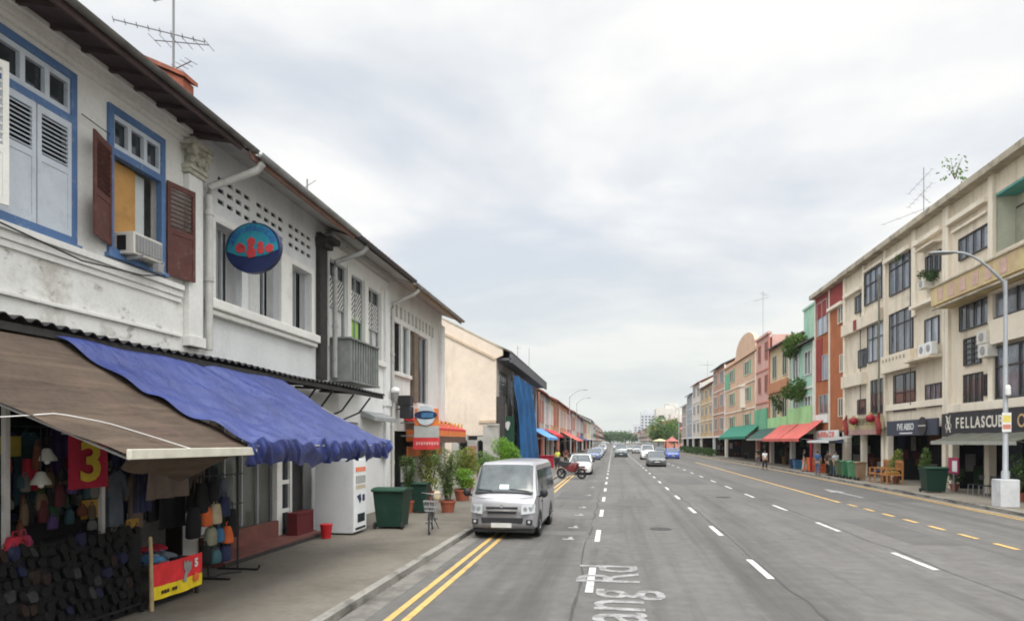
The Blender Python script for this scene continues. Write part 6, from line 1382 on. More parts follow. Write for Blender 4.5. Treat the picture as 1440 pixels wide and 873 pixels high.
for z in (2.2, 4.4, 6.6): mb.tube([(-7.25, na, z), (-7.25, nb_, z)], .03, 6)
mb.build('scaffold_pole', t)
gw = thing('arched_garden_wall', (-10, 44.4, .12), 'grey garden wall with two arched openings below the beige side wall', 'garden wall')
def arch_poly(cx, w_, zs): return [(cx + w_ * math.cos(math.pi * i / 10), zs + w_ * math.sin(math.pi * i / 10)) for i in range(11)]
xs = [dx_(x, 44.4) for x in (640, 646, 658, 672, 682, 702)]; zt = [3.0, 3.15, 3.15, 2.6, 3.2, 3.7]
gwm = M('grey_render', (.30, .29, .27), .9, .15, 1.2, stain=[((.14, .135, .12), 1, .5, .7, .6)])
mb = MB(gwm)
mb.box(xs[0] - .2, xs[1], 44.2, 44.6, .1, 2.4); mb.box(xs[2], xs[3], 44.2, 44.6, .1, 2.6); mb.box(xs[4] - .1, xs[5], 44.2, 44.6, .1, 3.55); mb.box(xs[4] + .2, xs[5], 44.15, 44.65, 3.55, 3.7)
for q0, q1 in ((xs[1], xs[2]), (xs[3], xs[4] - .1)):
    c, r_ = (q0 + q1) / 2, (q1 - q0) / 2; k = 10
    mb.prism([(q0, 2.4)] + [(c - r_ * math.cos(math.pi * i / k), 2.4 + r_ * math.sin(math.pi * i / k)) for i in range(k + 1)] + [(q1, 2.4), (q1, 2.5 + r_ + .15), (q0, 2.5 + r_ + .15)], lambda u, v: (u, 44.2, v), lambda u, v: (u, 44.6, v))
mb.build('wall', gw)
mb = MB(M('red_brown_panel', (.22, .09, .06), .8, .2, 2)); mb.box(xs[2] + .06, xs[3] - .06, 44.14, 44.195, .6, 2.2); mb.build('panel', gw)
mb = MB(dark); mb.box(xs[0], xs[4], 44.9, 45.0, .1, 2.9); mb.build('shade_backing', gw)  # near-black sheet imitates the shade inside the arches
MB(beigew).box(-30, -19.2, 45.6, 45.9, .1, 3).build('boundary_wall'); tag(bpy.data.objects['boundary_wall'], 'low beige boundary wall running back from the beige house', 'wall')

pxs = [757, 765, 772, 778, 786, 796, 803, 809, 815, 820, 825, 830, 834]
mats_ = [sand, bluegr, yelw, orw, orw, redw, ivory, coral, navyw, tanw, straw, greyw]
labs = ['sandy narrow shophouse past the grey scaffolded house', 'blue grey shophouse with a pattern of dark windows', 'yellow narrow shophouse between blue grey and orange ones', 'orange shophouse beside the yellow one', 'deeper orange shophouse under the red tiled roof', 'red shophouse with dark tall windows', 'ivory shophouse after the red one', 'coral shophouse in the distance of the near row', 'navy shophouse in the distance of the near row', 'tan shophouse in the distance of the near row', 'straw shophouse far down the near row', 'grey taller shophouse far down the near row']
rows = list(zip(pxs, pxs[1:]))
for i, (x0, x1) in enumerate(rows):
    a, b = fy(-8, x0), fy(-8, x1); zt = [8.0, 7.9, 8.0, 8.2, 8.2, 8.2, 8.4, 8.3, 8.4, 8.6, 8.9, 10.2][i]
    row_house(FL, a + .01, b - .01, zt, mats_[i], labs[i], 1, 2 if b - a < 12 else 3, trimw if i % 3 else coral, darkg if i != 2 else lglass, roofm=tile if i < 8 else tile2, wfrac=.5)
# small far houses down to the vanishing point, both sides
rr = random.Random(21)
pal = [(ivory, 'ivory'), (sand, 'sandy'), (dust, 'dusty pink'), (greyw, 'grey'), (salmon, 'salmon'), (tanw, 'tan'), (coral, 'coral'), (mint, 'mint')]
def far_house(fl, a, b, zt, i, side):
    m_, nm = pal[i % len(pal)]
    t = thing('far_shophouse', (fl.X, (a + b) / 2, .12), f'{nm} shophouse near the vanishing point of the street, {side} row', 'shophouse', f'small far shophouses, {side} row')
    mb = MB(m_); xb = fl.X - fl.s * 10; mb.box(min(xb, fl.X), max(xb, fl.X), a + .01, b - .01, .1, zt); mb.build('wall', t)
    mb = MB(darkg)
    for s_ in range(max(1, int((zt - 3) / 3.3))):
        for k in range(3): c = a + (b - a) * (k + .5) / 3; fl.box(mb, c - .8, c + .8, .01, .05, 4.2 + 3.3 * s_, 5.9 + 3.3 * s_)
    fl.box(mb, a + .4, b - .4, .012, .06, .15, 2.9); mb.build('window_strip', t)
    mb = MB(tile if i % 2 else tile2); o0, o1 = .6, -5
    mb.prism([(.6, zt + .01), (-5, zt + 2.3), (-10.4, zt + .01)], lambda o, z: fl.P(a + .02, o, z), lambda o, z: fl.P(b - .02, o, z)); mb.build('roof', t)
y = fy(-8, 834) + .2; i = 0
while y < 700: w_ = rr.uniform(11, 16); far_house(FL, y, y + w_, rr.uniform(7.5, 11), rr.randrange(8), 'near'); y += w_; i += 1
F2 = Fac(19.5, -1); y = 262
while y < 700: w_ = rr.uniform(11, 16); far_house(F2, y, y + w_, rr.uniform(7, 10.5), rr.randrange(8), 'far'); y += w_
# towers and big blocks behind
def tower(x, y, w_, d, h, m_, lab, ns, nb_, cap=True):
    t = thing('apartment_tower', (x, y, .1), lab, 'apartment block', 'blocks beyond the street'); mb = MB(m_); mb.box(x - w_ / 2, x + w_ / 2, y, y + d, .1, h); mb.build('wall', t)
    for k in range(nb_):
        mb = MB(darkg2); c = x - w_ / 2 + w_ * (k + .5) / nb_
        for s_ in range(ns): z = 3 + (h - 5) * s_ / ns; mb.box(c - w_ / nb_ * .28, c + w_ / nb_ * .28, y - .15, y - .02, z, z + (h - 5) / ns * .5)
        mb.build('window_strip', t)
    if cap: mb = MB(m_); mb.box(x - w_ * .2, x + w_ * .2, y + d * .2, y + d * .6, h, h + 2.5); mb.build('roof_room', t)
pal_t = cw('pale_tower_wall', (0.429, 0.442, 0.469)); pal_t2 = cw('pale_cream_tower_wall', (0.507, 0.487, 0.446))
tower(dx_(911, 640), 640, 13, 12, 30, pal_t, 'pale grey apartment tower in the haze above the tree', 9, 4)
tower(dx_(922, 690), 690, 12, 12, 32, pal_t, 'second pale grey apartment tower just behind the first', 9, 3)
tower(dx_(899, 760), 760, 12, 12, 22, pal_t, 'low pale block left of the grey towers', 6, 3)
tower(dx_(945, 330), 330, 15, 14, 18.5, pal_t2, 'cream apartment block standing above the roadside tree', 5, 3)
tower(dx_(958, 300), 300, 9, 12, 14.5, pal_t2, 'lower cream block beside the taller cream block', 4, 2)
# trees
def tree(x, y, h, cr, lm, lab, n=900, ll=.9, seed=1, z=.1, tr=.25):
    q = random.Random(seed); t = thing('tree', (x, y, z), lab, 'tree', 'trees down the street'); mb = MB(bark)
    mb.tube([(x, y, z), (x + .1, y, z + h * .25), (x - .1, y + .1, z + h * .5), (x, y, z + h * .8)], [tr, tr * .8, tr * .55, tr * .15], 8)
    cs = []
    for k in range(11):
        a = k * 2.4; r_ = cr * q.uniform(.35, .8); c = Vector((x + r_ * math.cos(a), y + r_ * math.sin(a), z + h * q.uniform(.42, .88))); cs.append((c, cr * q.uniform(.3, .48)))
        mb.tube([(x, y, z + h * q.uniform(.3, .5)), c.lerp(Vector((x, y, z + h * .55)), .4), c], [tr * .4, tr * .25, tr * .06], 5)
    mb.build('trunk', t); lb = MB(lm)
    for i in range(n):
        c, r_ = q.choice(cs); d = Vector((q.gauss(0, 1), q.gauss(0, 1), q.gauss(0, .8))).normalized(); p = c + d * r_ * q.uniform(.5, 1.05)
        lb.leaf(p, d + Vector((q.uniform(-.8, .8), q.uniform(-.8, .8), q.uniform(-.8, .4))), (q.uniform(-1, 1), q.uniform(-1, 1), 1), ll * q.uniform(.6, 1.4), ll * .6)
    lb.build('crown', t, recalc=False); return t
tree(dx_(936, 235), 235, 10.5, 5.2, lf1, 'broad green roadside tree before the cream apartment block', 2600, .75, 3)
tree(dx_(926, 255), 255, 8.5, 4., lf1, 'smaller green tree beside the broad roadside tree', 1200, .75, 4)
tree(dx_(948, 215), 215, 6.0, 3.2, lf3, 'dark low tree behind the red parasol', 900, .6, 5)
for i, (px, Y, h) in enumerate(((853, 560, 11), (858, 640, 12), (863, 600, 10), (868, 660, 12), (873, 580, 10), (879, 620, 11), (885, 540, 9))):
    tree(dx_(px, Y), Y, h, 6.5, lf3, 'dark tree where the street vanishes', 500, 1.6, 20 + i)
# red parasols outside the far shops
x, y = dx_(945, 190), 190.
t = thing('parasol', (x, y, .1), 'big dusty red parasol before the dark low tree', 'parasol'); MB(M('dusty_red_canvas', (.30, .10, .09), .8)).lathe([(2.0, 2.5), (2.0, 2.6), (1.0, 3.1), (.1, 3.9)], (x, y, 0), 10).build('canopy', t); MB(steel).tube([(x, y, .1), (x, y, 3.8)], .05).build('pole', t)
x, y = dx_(928, 200), 200.
t = thing('parasol', (x, y, .1), 'pale yellow parasol left of the red one', 'parasol'); MB(M('pale_yellow_canvas', (.5, .44, .25), .8)).lathe([(2.2, 2.6), (2.2, 2.7), (1.1, 3.0), (.1, 3.3)], (x, y, 0), 10).build('canopy', t); MB(steel).tube([(x, y, .1), (x, y, 3.3)], .05).build('pole', t)
# hedge planter along the far pavement
hg = MB(lf3); q = random.Random(8)
for i in range(1500): hg.leaf((q.uniform(15.2, 16.4), q.uniform(108, 160), .15 + 1.15 * q.random() ** .7), (q.gauss(0, 1), q.gauss(0, 1), q.gauss(0, 1)), (0, .3, 1), .4, .25)
tag(hg.build('hedge', None, recalc=False), 'low dark green hedge along the far pavement', 'hedge')

# ------------------------------------------------------------------ street lamps
galv = M('galvanised_steel', (.30, .315, .33), .5, .08, 3, metal=.2, stain=[((.30, .30, .30), 3, .5, .7, .5)])
def street_lamp(x, y, h, arm, lab, side=-1, box=True, ry=0):
    t = thing('street_lamp', (x, y, .12), lab, 'street lamp', 'street lamps')
    MB(galv).tube([(x, y, .12), (x, y, 1.4), (x, y, 1.45), (x, y, h)], [.13, .13, .09, .06], 12).build('pole', t, 50)
    k = 10; pts = [(x + side * (.05 + arm * (i / k)), y, h - .05 + 1.15 * math.sin(math.pi / 2 * i / k)) for i in range(k + 1)]; pts = [(x, y, h - .6)] + pts
    MB(galv).tube(pts, [.06] * 4 + [.045] * (len(pts) - 4), 8).build('arm', t, 50)
    e = pts[-1]; mb = MB(M('lamp_head_grey', (.20, .21, .22), .5)); mb.lathe([(.04, 0), (.12, -.15), (.17, -.6), (.14, -.85), (.03, -.95)], (0, 0, 0), 12, 'x', 1, .45)
    mb.v = [(e[0] + v[0] * (-side), e[1] + v[1], e[2] + v[2]) for v in mb.v]; mb.build('lamp_head', t, 50)
    if box:
        mb = MB(M('white_painted_box', (.50, .51, .52), .6, .1, 3, stain=[((.3, .3, .3), 2, .5, .7, .5)])); mb.box(x - .32, x + .32, y - .3, y + .3, .12, 1.12); mb.build('plinth', t, bevel=.02)
        mb = MB(whp); mb.box(x - .17, x + .13, y - .12, y - .1, 2.85, 3.55); mb.mat(M('yellow_notice_band', (.6, .5, .12), .6)); mb.box(x - .15, x + .11, y - .124, y - .1205, 3.2, 3.45); mb.mat(M('red_notice_band', (.5, .2, .15), .6)); mb.box(x - .15, x + .11, y - .124, y - .1205, 2.95, 3.12); mb.build('notice', t)
        mb = MB(whp); mb.lathe([(.05, -.2), (.09, -.15), (.09, .1), (.05, .2)], (x, y - .16, 4.35), 10); mb.build('fixture', t)
    return t
yl = 26.8; xl = dx_(1414, yl)
lamp = street_lamp(xl, yl, dz(1404, yl, 372) - .6, xl - dx_(1326, yl) - .5, 'tall grey street lamp on the far pavement with a pale plinth box', -1)
street_lamp(dx_(801, 112), 112, 10.0, 2.0, 'distant street lamp rising above the orange shophouses', 1, False)
street_lamp(dx_(811, 140), 140, 10.5, 2.0, 'further thin street lamp above the ivory shophouse', 1, False)
street_lamp(dx_(905, 150) + 7.6, 150, 9.5, 2.0, 'distant street lamp beside the far row', -1, False)
# aerials on the near row
aerial(-9.5, fy(-9.5, 728), 9.6, 2.6, 'thin mast aerial on the grey scaffolded house', [(2.3, .6, .5, .5, 3, .08, .0)])
aerial(-8.2, fy(-8.2, 744), 8.8, 2.9, 'stout dark post on the roof end of the scaffolded house', [(.3, .4, .5, .5, 2, .05, .0)])

# far-side bins, chairs and stall goods
def at(px, py, z=.12):
    dx, dy = ray(px); t_ = (H0 - z) * FPX / (py - HYP); return t_ * dx, t_ * dy
x, y = at(1306, 692); wheelie(x + .2, y, .95, .8, 1.2, 'green wheelie bin below the scuba club awning', 0)
for i, (px, py, lab, m0) in enumerate(((1173, 675.5, 'teal green bin, farthest of the row by the pavement stall', grn1), (1181, 676.5, 'olive green bin second in the row by the pavement stall', M('olive_plastic', (.07, .10, .045), .6, .15, 3)), (1190, 678, 'green bin third in the row by the pavement stall', M('mid_green_plastic', (.03, .13, .06), .55, .15, 3)), (1199, 679, 'pale green bin nearest in the green row', M('pale_green_plastic', (.07, .20, .10), .55, .15, 3)), (1210, 680.5, 'brown bin at the near end of the bin row', M('brown_plastic', (.19, .12, .07), .6, .15, 3)))):
    wheelie(15.0, fy(15.0, px), .55, .5, 1.15, lab, R(90), m0, m0, 'bins in a row on the far pavement')
ch = M('orange_wood', (.34, .15, .05), .7, .2, 5)
for i, (px, lab, cm) in enumerate(((1237, 'orange wooden chair with a blue cushion outside the lantern restaurant', navy_c), (1254, 'second orange wooden chair, nearer, outside the lantern restaurant', ochre_c))):
    y = fy(15.4, px); x = 15.4; t = thing('wooden_chair', (x, y, .12), lab, 'chair', 'chairs outside the lantern restaurant')
    for a_, b_ in ((-.4, -.4), (.4, -.4), (-.4, .4), (.4, .4)): MB(ch).box(x + a_ - .04, x + a_ + .04, y + b_ - .04, y + b_ + .04, .12, 1.45 if a_ > 0 else .95).build('leg', t)
    MB(ch).box(x - .45, x + .45, y - .45, y + .45, .6, .68).build('seat', t)
    mb = MB(ch); mb.box(x + .37, x + .43, y - .4, y + .4, 1.3, 1.45); mb.box(x + .37, x + .43, y - .4, y + .4, .9, 1.0)
    for k in range(5): mb.box(x + .38, x + .42, y - .34 + k * .17 - .025, y - .34 + k * .17 + .025, 1.0, 1.3)
    mb.build('backrest', t); mb = MB(ch)
    for b_ in (-.4, .4): mb.box(x - .44, x + .40, y + b_ - .05, y + b_ + .05, .95, 1.0)
    mb.build('armrest', t); MB(cm).box(x - .3, x + .3, y - .33, y + .33, .682, .82).build('cushion', t, bevel=.03)
def pplant(px, X, h, r, lm, lab, n=220):
    y = fy(X, px); plant(X, y, .2, .35, h, r, n, .22, lm, lab, 'bush', int(px))
pplant(1260, 15.9, 1.5, .32, lf2, 'yellow green shrub beside the wooden chairs on the far pavement', 300)
pplant(1300, 16.4, 1.6, .22, lf5, 'tall potted plant behind the scuba awning bin', 260)
pplant(1342, 16.2, .9, .5, lf3, 'dark leafy potted plant under the scuba club awning')
pplant(1434, 15.9, 1.7, .5, lf3, 'potted plant past the street lamp under the dark awning')
pplant(1246, 16.0, .6, .4, lf3, 'low dark plant at the chairs on the far pavement', 120)
y = fy(15.7, 1341); x = 15.7
t = thing('display_board', (x, y, .12), 'small pink and white picture board on a stand under the awning', 'display board'); mb = MB(pink_c); mb.box(x - .03, x + .03, y - .45, y + .45, 1.0, 1.75); mb.mat(whp); mb.box(x - .04, x - .031, y - .38, y + .05, 1.1, 1.6); mb.build('panel', t); MB(steel).box(x - .02, x + .02, y - .04, y + .04, .12, 1.0).build('stand', t)
# cafe furniture below the scuba awning
for i, px in enumerate((1372, 1388, 1400)):
    y = fy(16.0, px); x = 16.0; t = thing('cafe_chair', (x, y, .12), ('black metal cafe chair under the awning, farthest of three', 'black metal cafe chair under the awning, middle of three', 'black metal cafe chair under the awning beside the lamp post')[i], 'chair', 'black cafe chairs')
    for a_, b_ in ((-.2, -.2), (.2, -.2), (-.2, .2), (.2, .2)): MB(steel).tube([(x + a_ * 1.1, y + b_ * 1.1, .12), (x + a_, y + b_, .57)], .014, 6).build('leg', t)
    MB(black).box(x - .22, x + .22, y - .22, y + .22, .57, .60).build('seat', t, bevel=.01); mb = MB(black); mb.tube([(x + .2, y - .2, .6), (x + .25, y - .2, 1.0), (x + .25, y + .2, 1.0), (x + .2, y + .2, .6)], .014, 6); mb.box(x + .23, x + .25, y - .19, y + .19, .8, .98); mb.build('backrest', t)
for i, px in enumerate((1204, 1230)): pass
# street stall of the orange brown house
x, y = 15.2, 0
for px, z0, z1, m_, lab, nm in ((1136, .12, .95, orange_c, 'orange crate stack at the pavement stall', 'crate'), (1143, .12, 1.2, orange_c, 'taller orange crate stack at the pavement stall', 'crate'), (1122, .12, .9, teal_c, 'blue tub beside the orange crates', 'tub'), (1117, .12, .95, navy_c, 'navy tub farther along from the orange crates', 'tub'), (1156, .12, .8, orange_c, 'low orange crate behind the blue-shirted person', 'crate')):
    y = fy(15.9, px); mb = MB(m_); X_ = 15.9; mb.hexa([(X_ - .3, y - .3, z0), (X_ + .3, y - .3, z0), (X_ + .3, y + .3, z0), (X_ - .3, y + .3, z0), (X_ - .36, y - .36, z1), (X_ + .36, y - .36, z1), (X_ + .36, y + .36, z1), (X_ - .36, y + .36, z1)]); mb.box(X_ - .39, X_ + .39, y - .39, y + .39, z1 - .1, z1); mb.box(X_ - .37, X_ + .37, y - .37, y + .37, (z0 + z1) / 2 - .03, (z0 + z1) / 2 + .03)
    tag(mb.build(nm, None, 0, .015), lab, nm)
mb = MB(red_c); y = fy(15.4, 1140); mb.box(15.35, 15.5, y - .08, y + .08, .12, 2.7); mb.box(15.25, 15.6, y - .2, y + .2, .12, .2); tag(mb.build('stall_post'), 'bright red post holding the stall canvas on the far pavement', 'post')

for py_, zt_ in ((29.9, 14.3), (41.2, 13.2), (49.0, 12.8)):
    tt = MB(M('dark_cable', (.06, .06, .055), .7)); tt.tube([(16.84, py_, zt_), (16.86, py_ + .05, 8.5), (16.84, py_ - .03, 4.6)], .03, 6); tag(tt.build('wall_pipe'), {29.9: 'thin dark pipe down the scuba block beside its corner glazing', 41.2: 'thin dark pipe down the middle cream house', 49.0: 'thin dark pipe down the lantern house front'}[py_], 'pipe')
# ------------------------------------------------------------------ vehicles
def carpaint(name, col): return M(name, col, .28, .03, 2, spec=.5, coat=.5, fine=.01)
plastic = M('black_trim_plastic', (.02, .02, .022), .55, .1, 5); lampg = M('clear_lamp', (.40, .42, .43), .1, .1, 12, spec=.7); plate = M('plate_white', (.5, .5, .48), .5); rimm = M('alloy_rim', (.34, .35, .36), .35, .1, 5, metal=.6); hubm = M('steel_hubcap', (.40, .41, .42), .4, .1, 5, metal=.4)
cglass = glassmat('car_glass', (.028, .036, .038), .05); wglass = M('windscreen_glass', (.055, .066, .066), .1, .6, 1.4, spec=.45, fine=.1); tail = M('red_lens', (.3, .01, .01), .2)  # windscreen's uneven tone imitates reflections and the dark cab
def wheel(t, x, y, r, w_, rim=rimm):
    o = MB(rub).lathe([(r * .62, -w_ / 2), (r * .93, -w_ / 2), (r, -w_ * .36), (r, w_ * .36), (r * .93, w_ / 2), (r * .62, w_ / 2)], (x, y, r), 24, 'x').build('wheel', t, 40)
    s_ = 1 if x > 0 else -1; m = MB(rim); m.lathe([(r * .64, -w_ * .46 * 1), (r * .64, w_ * .46), (r * .55, w_ * .40), (r * .2, w_ * .36), (.01, w_ * .40)] if s_ > 0 else [(.01, -w_ * .40), (r * .2, -w_ * .36), (r * .55, -w_ * .40), (r * .64, -w_ * .46), (r * .64, w_ * .46)], (x, y, r), 20, 'x')
    for k in range(5):
        a = 2 * math.pi * k / 5; m.beam((x + s_ * w_ * .42, y + r * .1 * math.cos(a), r + r * .1 * math.sin(a)), (x + s_ * w_ * .43, y + r * .58 * math.cos(a), r + r * .58 * math.sin(a)), r * .16, .02)
    m.build('rim', o, 40); return o
def section(y, zb, zt, w, wt, zbelt):
    zb2 = min(zbelt, zt - .10); mid = (w * .4 + wt * .6)
    half = [(0, zb), (w * .86, zb), (w * .97, zb + .07), (w, (zb + zb2) / 2), (w * .985, zb2), (wt * .5 + w * .5 - .0, zb2 + (zt - zb2) * .35), (wt, zt - .09), (wt * .88, zt - .02), (wt * .5, zt + .005), (0, zt + .012)]
    return [(x, y, z) for x, z in half] + [(-x, y, z) for x, z in half[-2:0:-1]]
def loft(mb, secs):
    n = len(secs[0]); vs = [p for s_ in secs for p in s_]; fs = []
    for i in range(len(secs) - 1):
        for k in range(n): fs.append((i * n + k, i * n + (k + 1) % n, (i + 1) * n + (k + 1) % n, (i + 1) * n + k))
    fs += [tuple(range(n - 1, -1, -1)), tuple(range((len(secs) - 1) * n, len(secs) * n))]; return mb.add(vs, fs)
def car(lab, paint, x, y, rz=0, L_=4.4, W=1.75, Hh=1.45, kind='sedan', cat='car', name='parked_car', lit=None, group=None, pm=None):
    """front faces -y; local origin midway on the ground"""
    t = thing(name, (0, 0, 0), lab, cat, group); h = W / 2; belt = .92 if kind != 'suv' else 1.08; hood = .86 if kind != 'suv' else 1.05; zb = .2 if kind != 'suv' else .28
    P = {'sedan': [(0, .62, .80), (.04, .70, .92), (.14, .80, .97), (.32, hood, 1), (1.15, hood + .09, 1), (L_ - 1.0, hood + .12, 1), (L_ - .3, hood + .12, .98), (L_ - .06, hood + .02, .93), (L_, .7, .86)],
         'hatch': [(0, .62, .80), (.04, .72, .92), (.14, .82, .97), (.3, hood + .02, 1), (1.0, hood + .1, 1), (L_ - .5, hood + .14, 1), (L_ - .08, hood + .12, .96), (L_, .8, .9)],
         'suv': [(0, .7, .82), (.04, .86, .94), (.12, .98, .98), (.3, hood, 1), (1.1, hood + .07, 1), (L_ - .4, hood + .1, 1), (L_ - .06, hood + .08, .97), (L_, .9, .92)]}[kind]
    mb = MB(paint); loft(mb, [section(yy, zb + (.12 if i in (0, len(P) - 1) else 0), zt, h * wf, h * wf * .93, belt - .22) for i, (yy, zt, wf) in enumerate(P)]); body = mb.build('body', t, 42)
    g0, g1, r0, r1 = {'sedan': (1.15, L_ - .75, 1.95, L_ - 1.45), 'hatch': (.95, L_ - .1, 1.75, L_ - .55), 'suv': (1.05, L_ - .12, 1.75, L_ - .4)}[kind]
    zc = hood + .05; rw = h * .74
    cab = [(g0, zc, .03), (g0 + (r0 - g0) * .5, zc + (Hh - zc) * .58, 0), (r0, Hh - .05, 0), (r0 + .3, Hh, 0), ((r0 + r1) / 2, Hh + .01, 0), (r1 - .2, Hh - .02, 0), (r1, Hh - .07, 0), (g1, zc + .06, 0)]
    mb = MB(cglass)
    secs = []
    for yy, zt, _ in cab:
        f_ = (zt - zc) / (Hh - zc); w0 = h * .93; wt = w0 + (rw - w0) * f_
        hf = [(0, zc - .12), (w0, zc - .12), (w0, zc), (wt, max(zt - .03, zc + .01)), (wt * .8, zt), (0, zt + .012)]
        secs.append([(a, yy, b) for a, b in hf] + [(-a, yy, b) for a, b in hf[-2:0:-1]])
    loft(mb, secs); mb.build('cabin_glass', t, 30)
    mb = MB(paint)                                       # roof skin and pillars proud of the glass
    rs = [(yy, zt) for yy, zt, _ in cab if yy >= r0 - .01 and yy <= r1 + .01]
    mb.add([(s_ * (rw + .012), yy, zt - .035) for yy, zt in rs for s_ in (-1, 1)] + [(s_ * rw * .8, yy, zt + .014) for yy, zt in rs for s_ in (-1, 1)], [q for i in range(len(rs) - 1) for q in ((2 * len(rs) + 2 * i, 2 * len(rs) + 2 * i + 1, 2 * len(rs) + 2 * i + 3, 2 * len(rs) + 2 * i + 2), (2 * i, 2 * len(rs) + 2 * i, 2 * len(rs) + 2 * i + 2, 2 * i + 2), (2 * i + 1, 2 * i + 3, 2 * len(rs) + 2 * i + 3, 2 * len(rs) + 2 * i + 1))])
    for s_ in (-1, 1):
        w0 = h * .93 + .01
        mb.beam((s_ * w0, g0 + .05, zc), (s_ * (rw + .01), r0, Hh - .04), .06, .07); mb.beam((s_ * w0, g1 - .06, zc + .02), (s_ * (rw + .01), r1 - .04, Hh - .07), .07, .09); ym = (r0 + r1) / 2; mb.beam((s_ * (w0 + .005), ym + .1, zc), (s_ * (rw + .012), ym, Hh - .03), .06, .06)
        mb.beam((s_ * (rw + .008), r0, Hh - .04), (s_ * (rw + .008), r1, Hh - .06), .05, .05)
    mb.build('roof', t, 40)
    wr = .31 if kind != 'suv' else .35
    for yy in (.78, L_ - .85):
        for s_ in (-1, 1):
            wheel(t, s_ * (h - .10), yy, wr, .2)
            m = MB(plastic); m.lathe([(wr + .05, -.012), (wr + .05, .012)], (s_ * (h - .008), yy, wr + .01), 22, 'x'); m.build('wheel_arch', t)
    for s_ in (-1, 1):
        m = MB(lampg); zl = .70 if kind != 'suv' else .86
        m.hexa([(s_ * h * .48, .0, zl - .07), (s_ * h * .88, .10, zl - .06), (s_ * h * .93, .34, zl + .0), (s_ * h * .5, .14, zl - .02), (s_ * h * .48, .01, zl + .05), (s_ * h * .88, .10, zl + .08), (s_ * h * .94, .36, zl + .1), (s_ * h * .5, .16, zl + .09)]); m.build('headlight', t)
        m = MB(tail); m.box(s_ * h * .6 - .15, s_ * h * .6 + .15, L_ - .06, L_ + .01, .74, .88); m.build('tail_light', t)
        m = MB(pm or paint); m.obox((s_ * (h + .10), g0 + .3, zc + .09), (.2, .1, .13), (0, 0, s_ * .2)); m.build('wing_mirror', t, bevel=.02)
    m = MB(plastic); zl = .56 if kind != 'suv' else .72; m.box(-h * .45, h * .45, -.02, .06, zl - .02, zl + .12); m.box(-h * .62, h * .62, -.015, .08, zb + .14, zb + .24); m.build('grille', t, bevel=.01)
    m = MB(plate); m.box(-.26, .26, -.04, -.021, .43, .54); m.build('number_plate', t)
    m = MB(plastic); m.box(-h * .9, h * .9, .2, L_ - .2, .14, zb + .02); m.build('underbody', t)
    m = MB(M('chrome_badge', (.5, .5, .5), .3, metal=.8)); m.lathe([(.05, -.01), (.05, .01)], (0, -.025, zl + .05), 12, 'y'); m.build('badge', t)
    t.location = (x, y, 0); t.rotation_euler = (0, 0, rz); return t

# ---- silver van
vp = M('silver_van_paint', (.285, .28, .29), .32, .04, 1.5, metal=.25, spec=.5, coat=.4, fine=.015, stain=[((.33, .325, .32), .9, .52, .75, .4)])
V = thing('parked_van', (0, 0, 0), 'silver panel van parked facing the camera against the near kerb', 'van')
h = .86; HV = 1.95
mb = MB(vp)
st = [(-.02, .42, .74, .74, .72), (.0, .36, .90, .79, .77), (.05, .30, 1.02, .815, .80), (.13, .26, 1.08, .835, .815), (.26, .24, 1.16, .845, .82), (.44, .24, 1.40, .85, .79), (.64, .24, 1.66, .855, .755), (.80, .24, 1.84, .86, .735), (.93, .24, 1.925, .86, .72), (1.15, .24, 1.96, .86, .715), (2.6, .24, HV, .86, .715), (4.3, .24, 1.96, .86, .715), (4.58, .24, 1.92, .855, .71), (4.68, .30, 1.80, .84, .70)]
def vsec(y, zb, zt, w, wt):
    zbelt = min(1.08, zt - .1); k = max(0, (zt - zbelt))
    half = [(0, zb), (w * .90, zb), (w * .985, zb + .06), (w, (zb + zbelt) / 2), (w, zbelt), (w + (wt - w) * .45, zbelt + k * .5), (wt + .02, zt - min(.09, k * .4)), (wt - .05, zt - .02), (wt * .5, zt + .008), (0, zt + .014)]
    bow = .10 if y < .3 else .05 if y < 1 else 0
    return [(x, y + bow * (x / .86) ** 2, z) for x, z in half] + [(-x, y + bow * (x / .86) ** 2, z) for x, z in half[-2:0:-1]]
loft(mb, [vsec(*s_) for s_ in st]); body = mb.build('body', V, 35)
def vtop(y):                                  # height of the nose / windscreen line
    for a, b in zip(st, st[1:]):
        if a[0] <= y <= b[0]: f_ = (y - a[0]) / (b[0] - a[0]); return a[2] + (b[2] - a[2]) * f_, a[4] + (b[4] - a[4]) * f_
    return 1.96, .715
mb = MB(wglass)
def ws(u, v):
    y = .27 + (.84 - .27) * v; zt, wt = vtop(y); x = (u - .5) * 2 * (wt - .035 - .02 * (1 - v)); fx = abs(x) / max(wt, .01); z = zt + .012 * (1 - fx ** 2) - .03 * max(0, fx - .85) / .15
    n_ = .012; return (x, y + (.05) * (x / .86) ** 2 - n_, z + n_)
mb.sheet(ws, 16, 8, .008); wsn = mb.build('windscreen', V, 40)
mb = MB(plastic)
for u0, u1 in ((.30, .04), (.93, .60)): a, b = Vector(ws(u0, .02)), Vector(ws(u1, .08)); mb.tube([a + Vector((0, -.02, .02)), a.lerp(b, .5) + Vector((0, -.02, .03)), b + Vector((0, -.015, .02))], .010, 6)
mb.tube([Vector(ws(.0, 0)) + Vector((0, -.01, .0)), Vector(ws(.5, 0)) + Vector((0, -.015, .0)), Vector(ws(1, 0)) + Vector((0, -.01, .0))], .014, 6); mb.build('wiper', V, 50)
mb = MB(M('parking_coupon', (.55, .66, .66), .6)); p = Vector(ws(.50, .10)); mb.hexa([p + Vector((-.12, -.005, .0)), p + Vector((.12, -.005, .0)), p + Vector((.12, .0, .0)), p + Vector((-.12, .0, .0)), p + Vector((-.12, .065, .11)), p + Vector((.12, .065, .11)), p + Vector((.12, .07, .11)), p + Vector((-.12, .07, .11))]); mb.build('paper_slip', wsn)
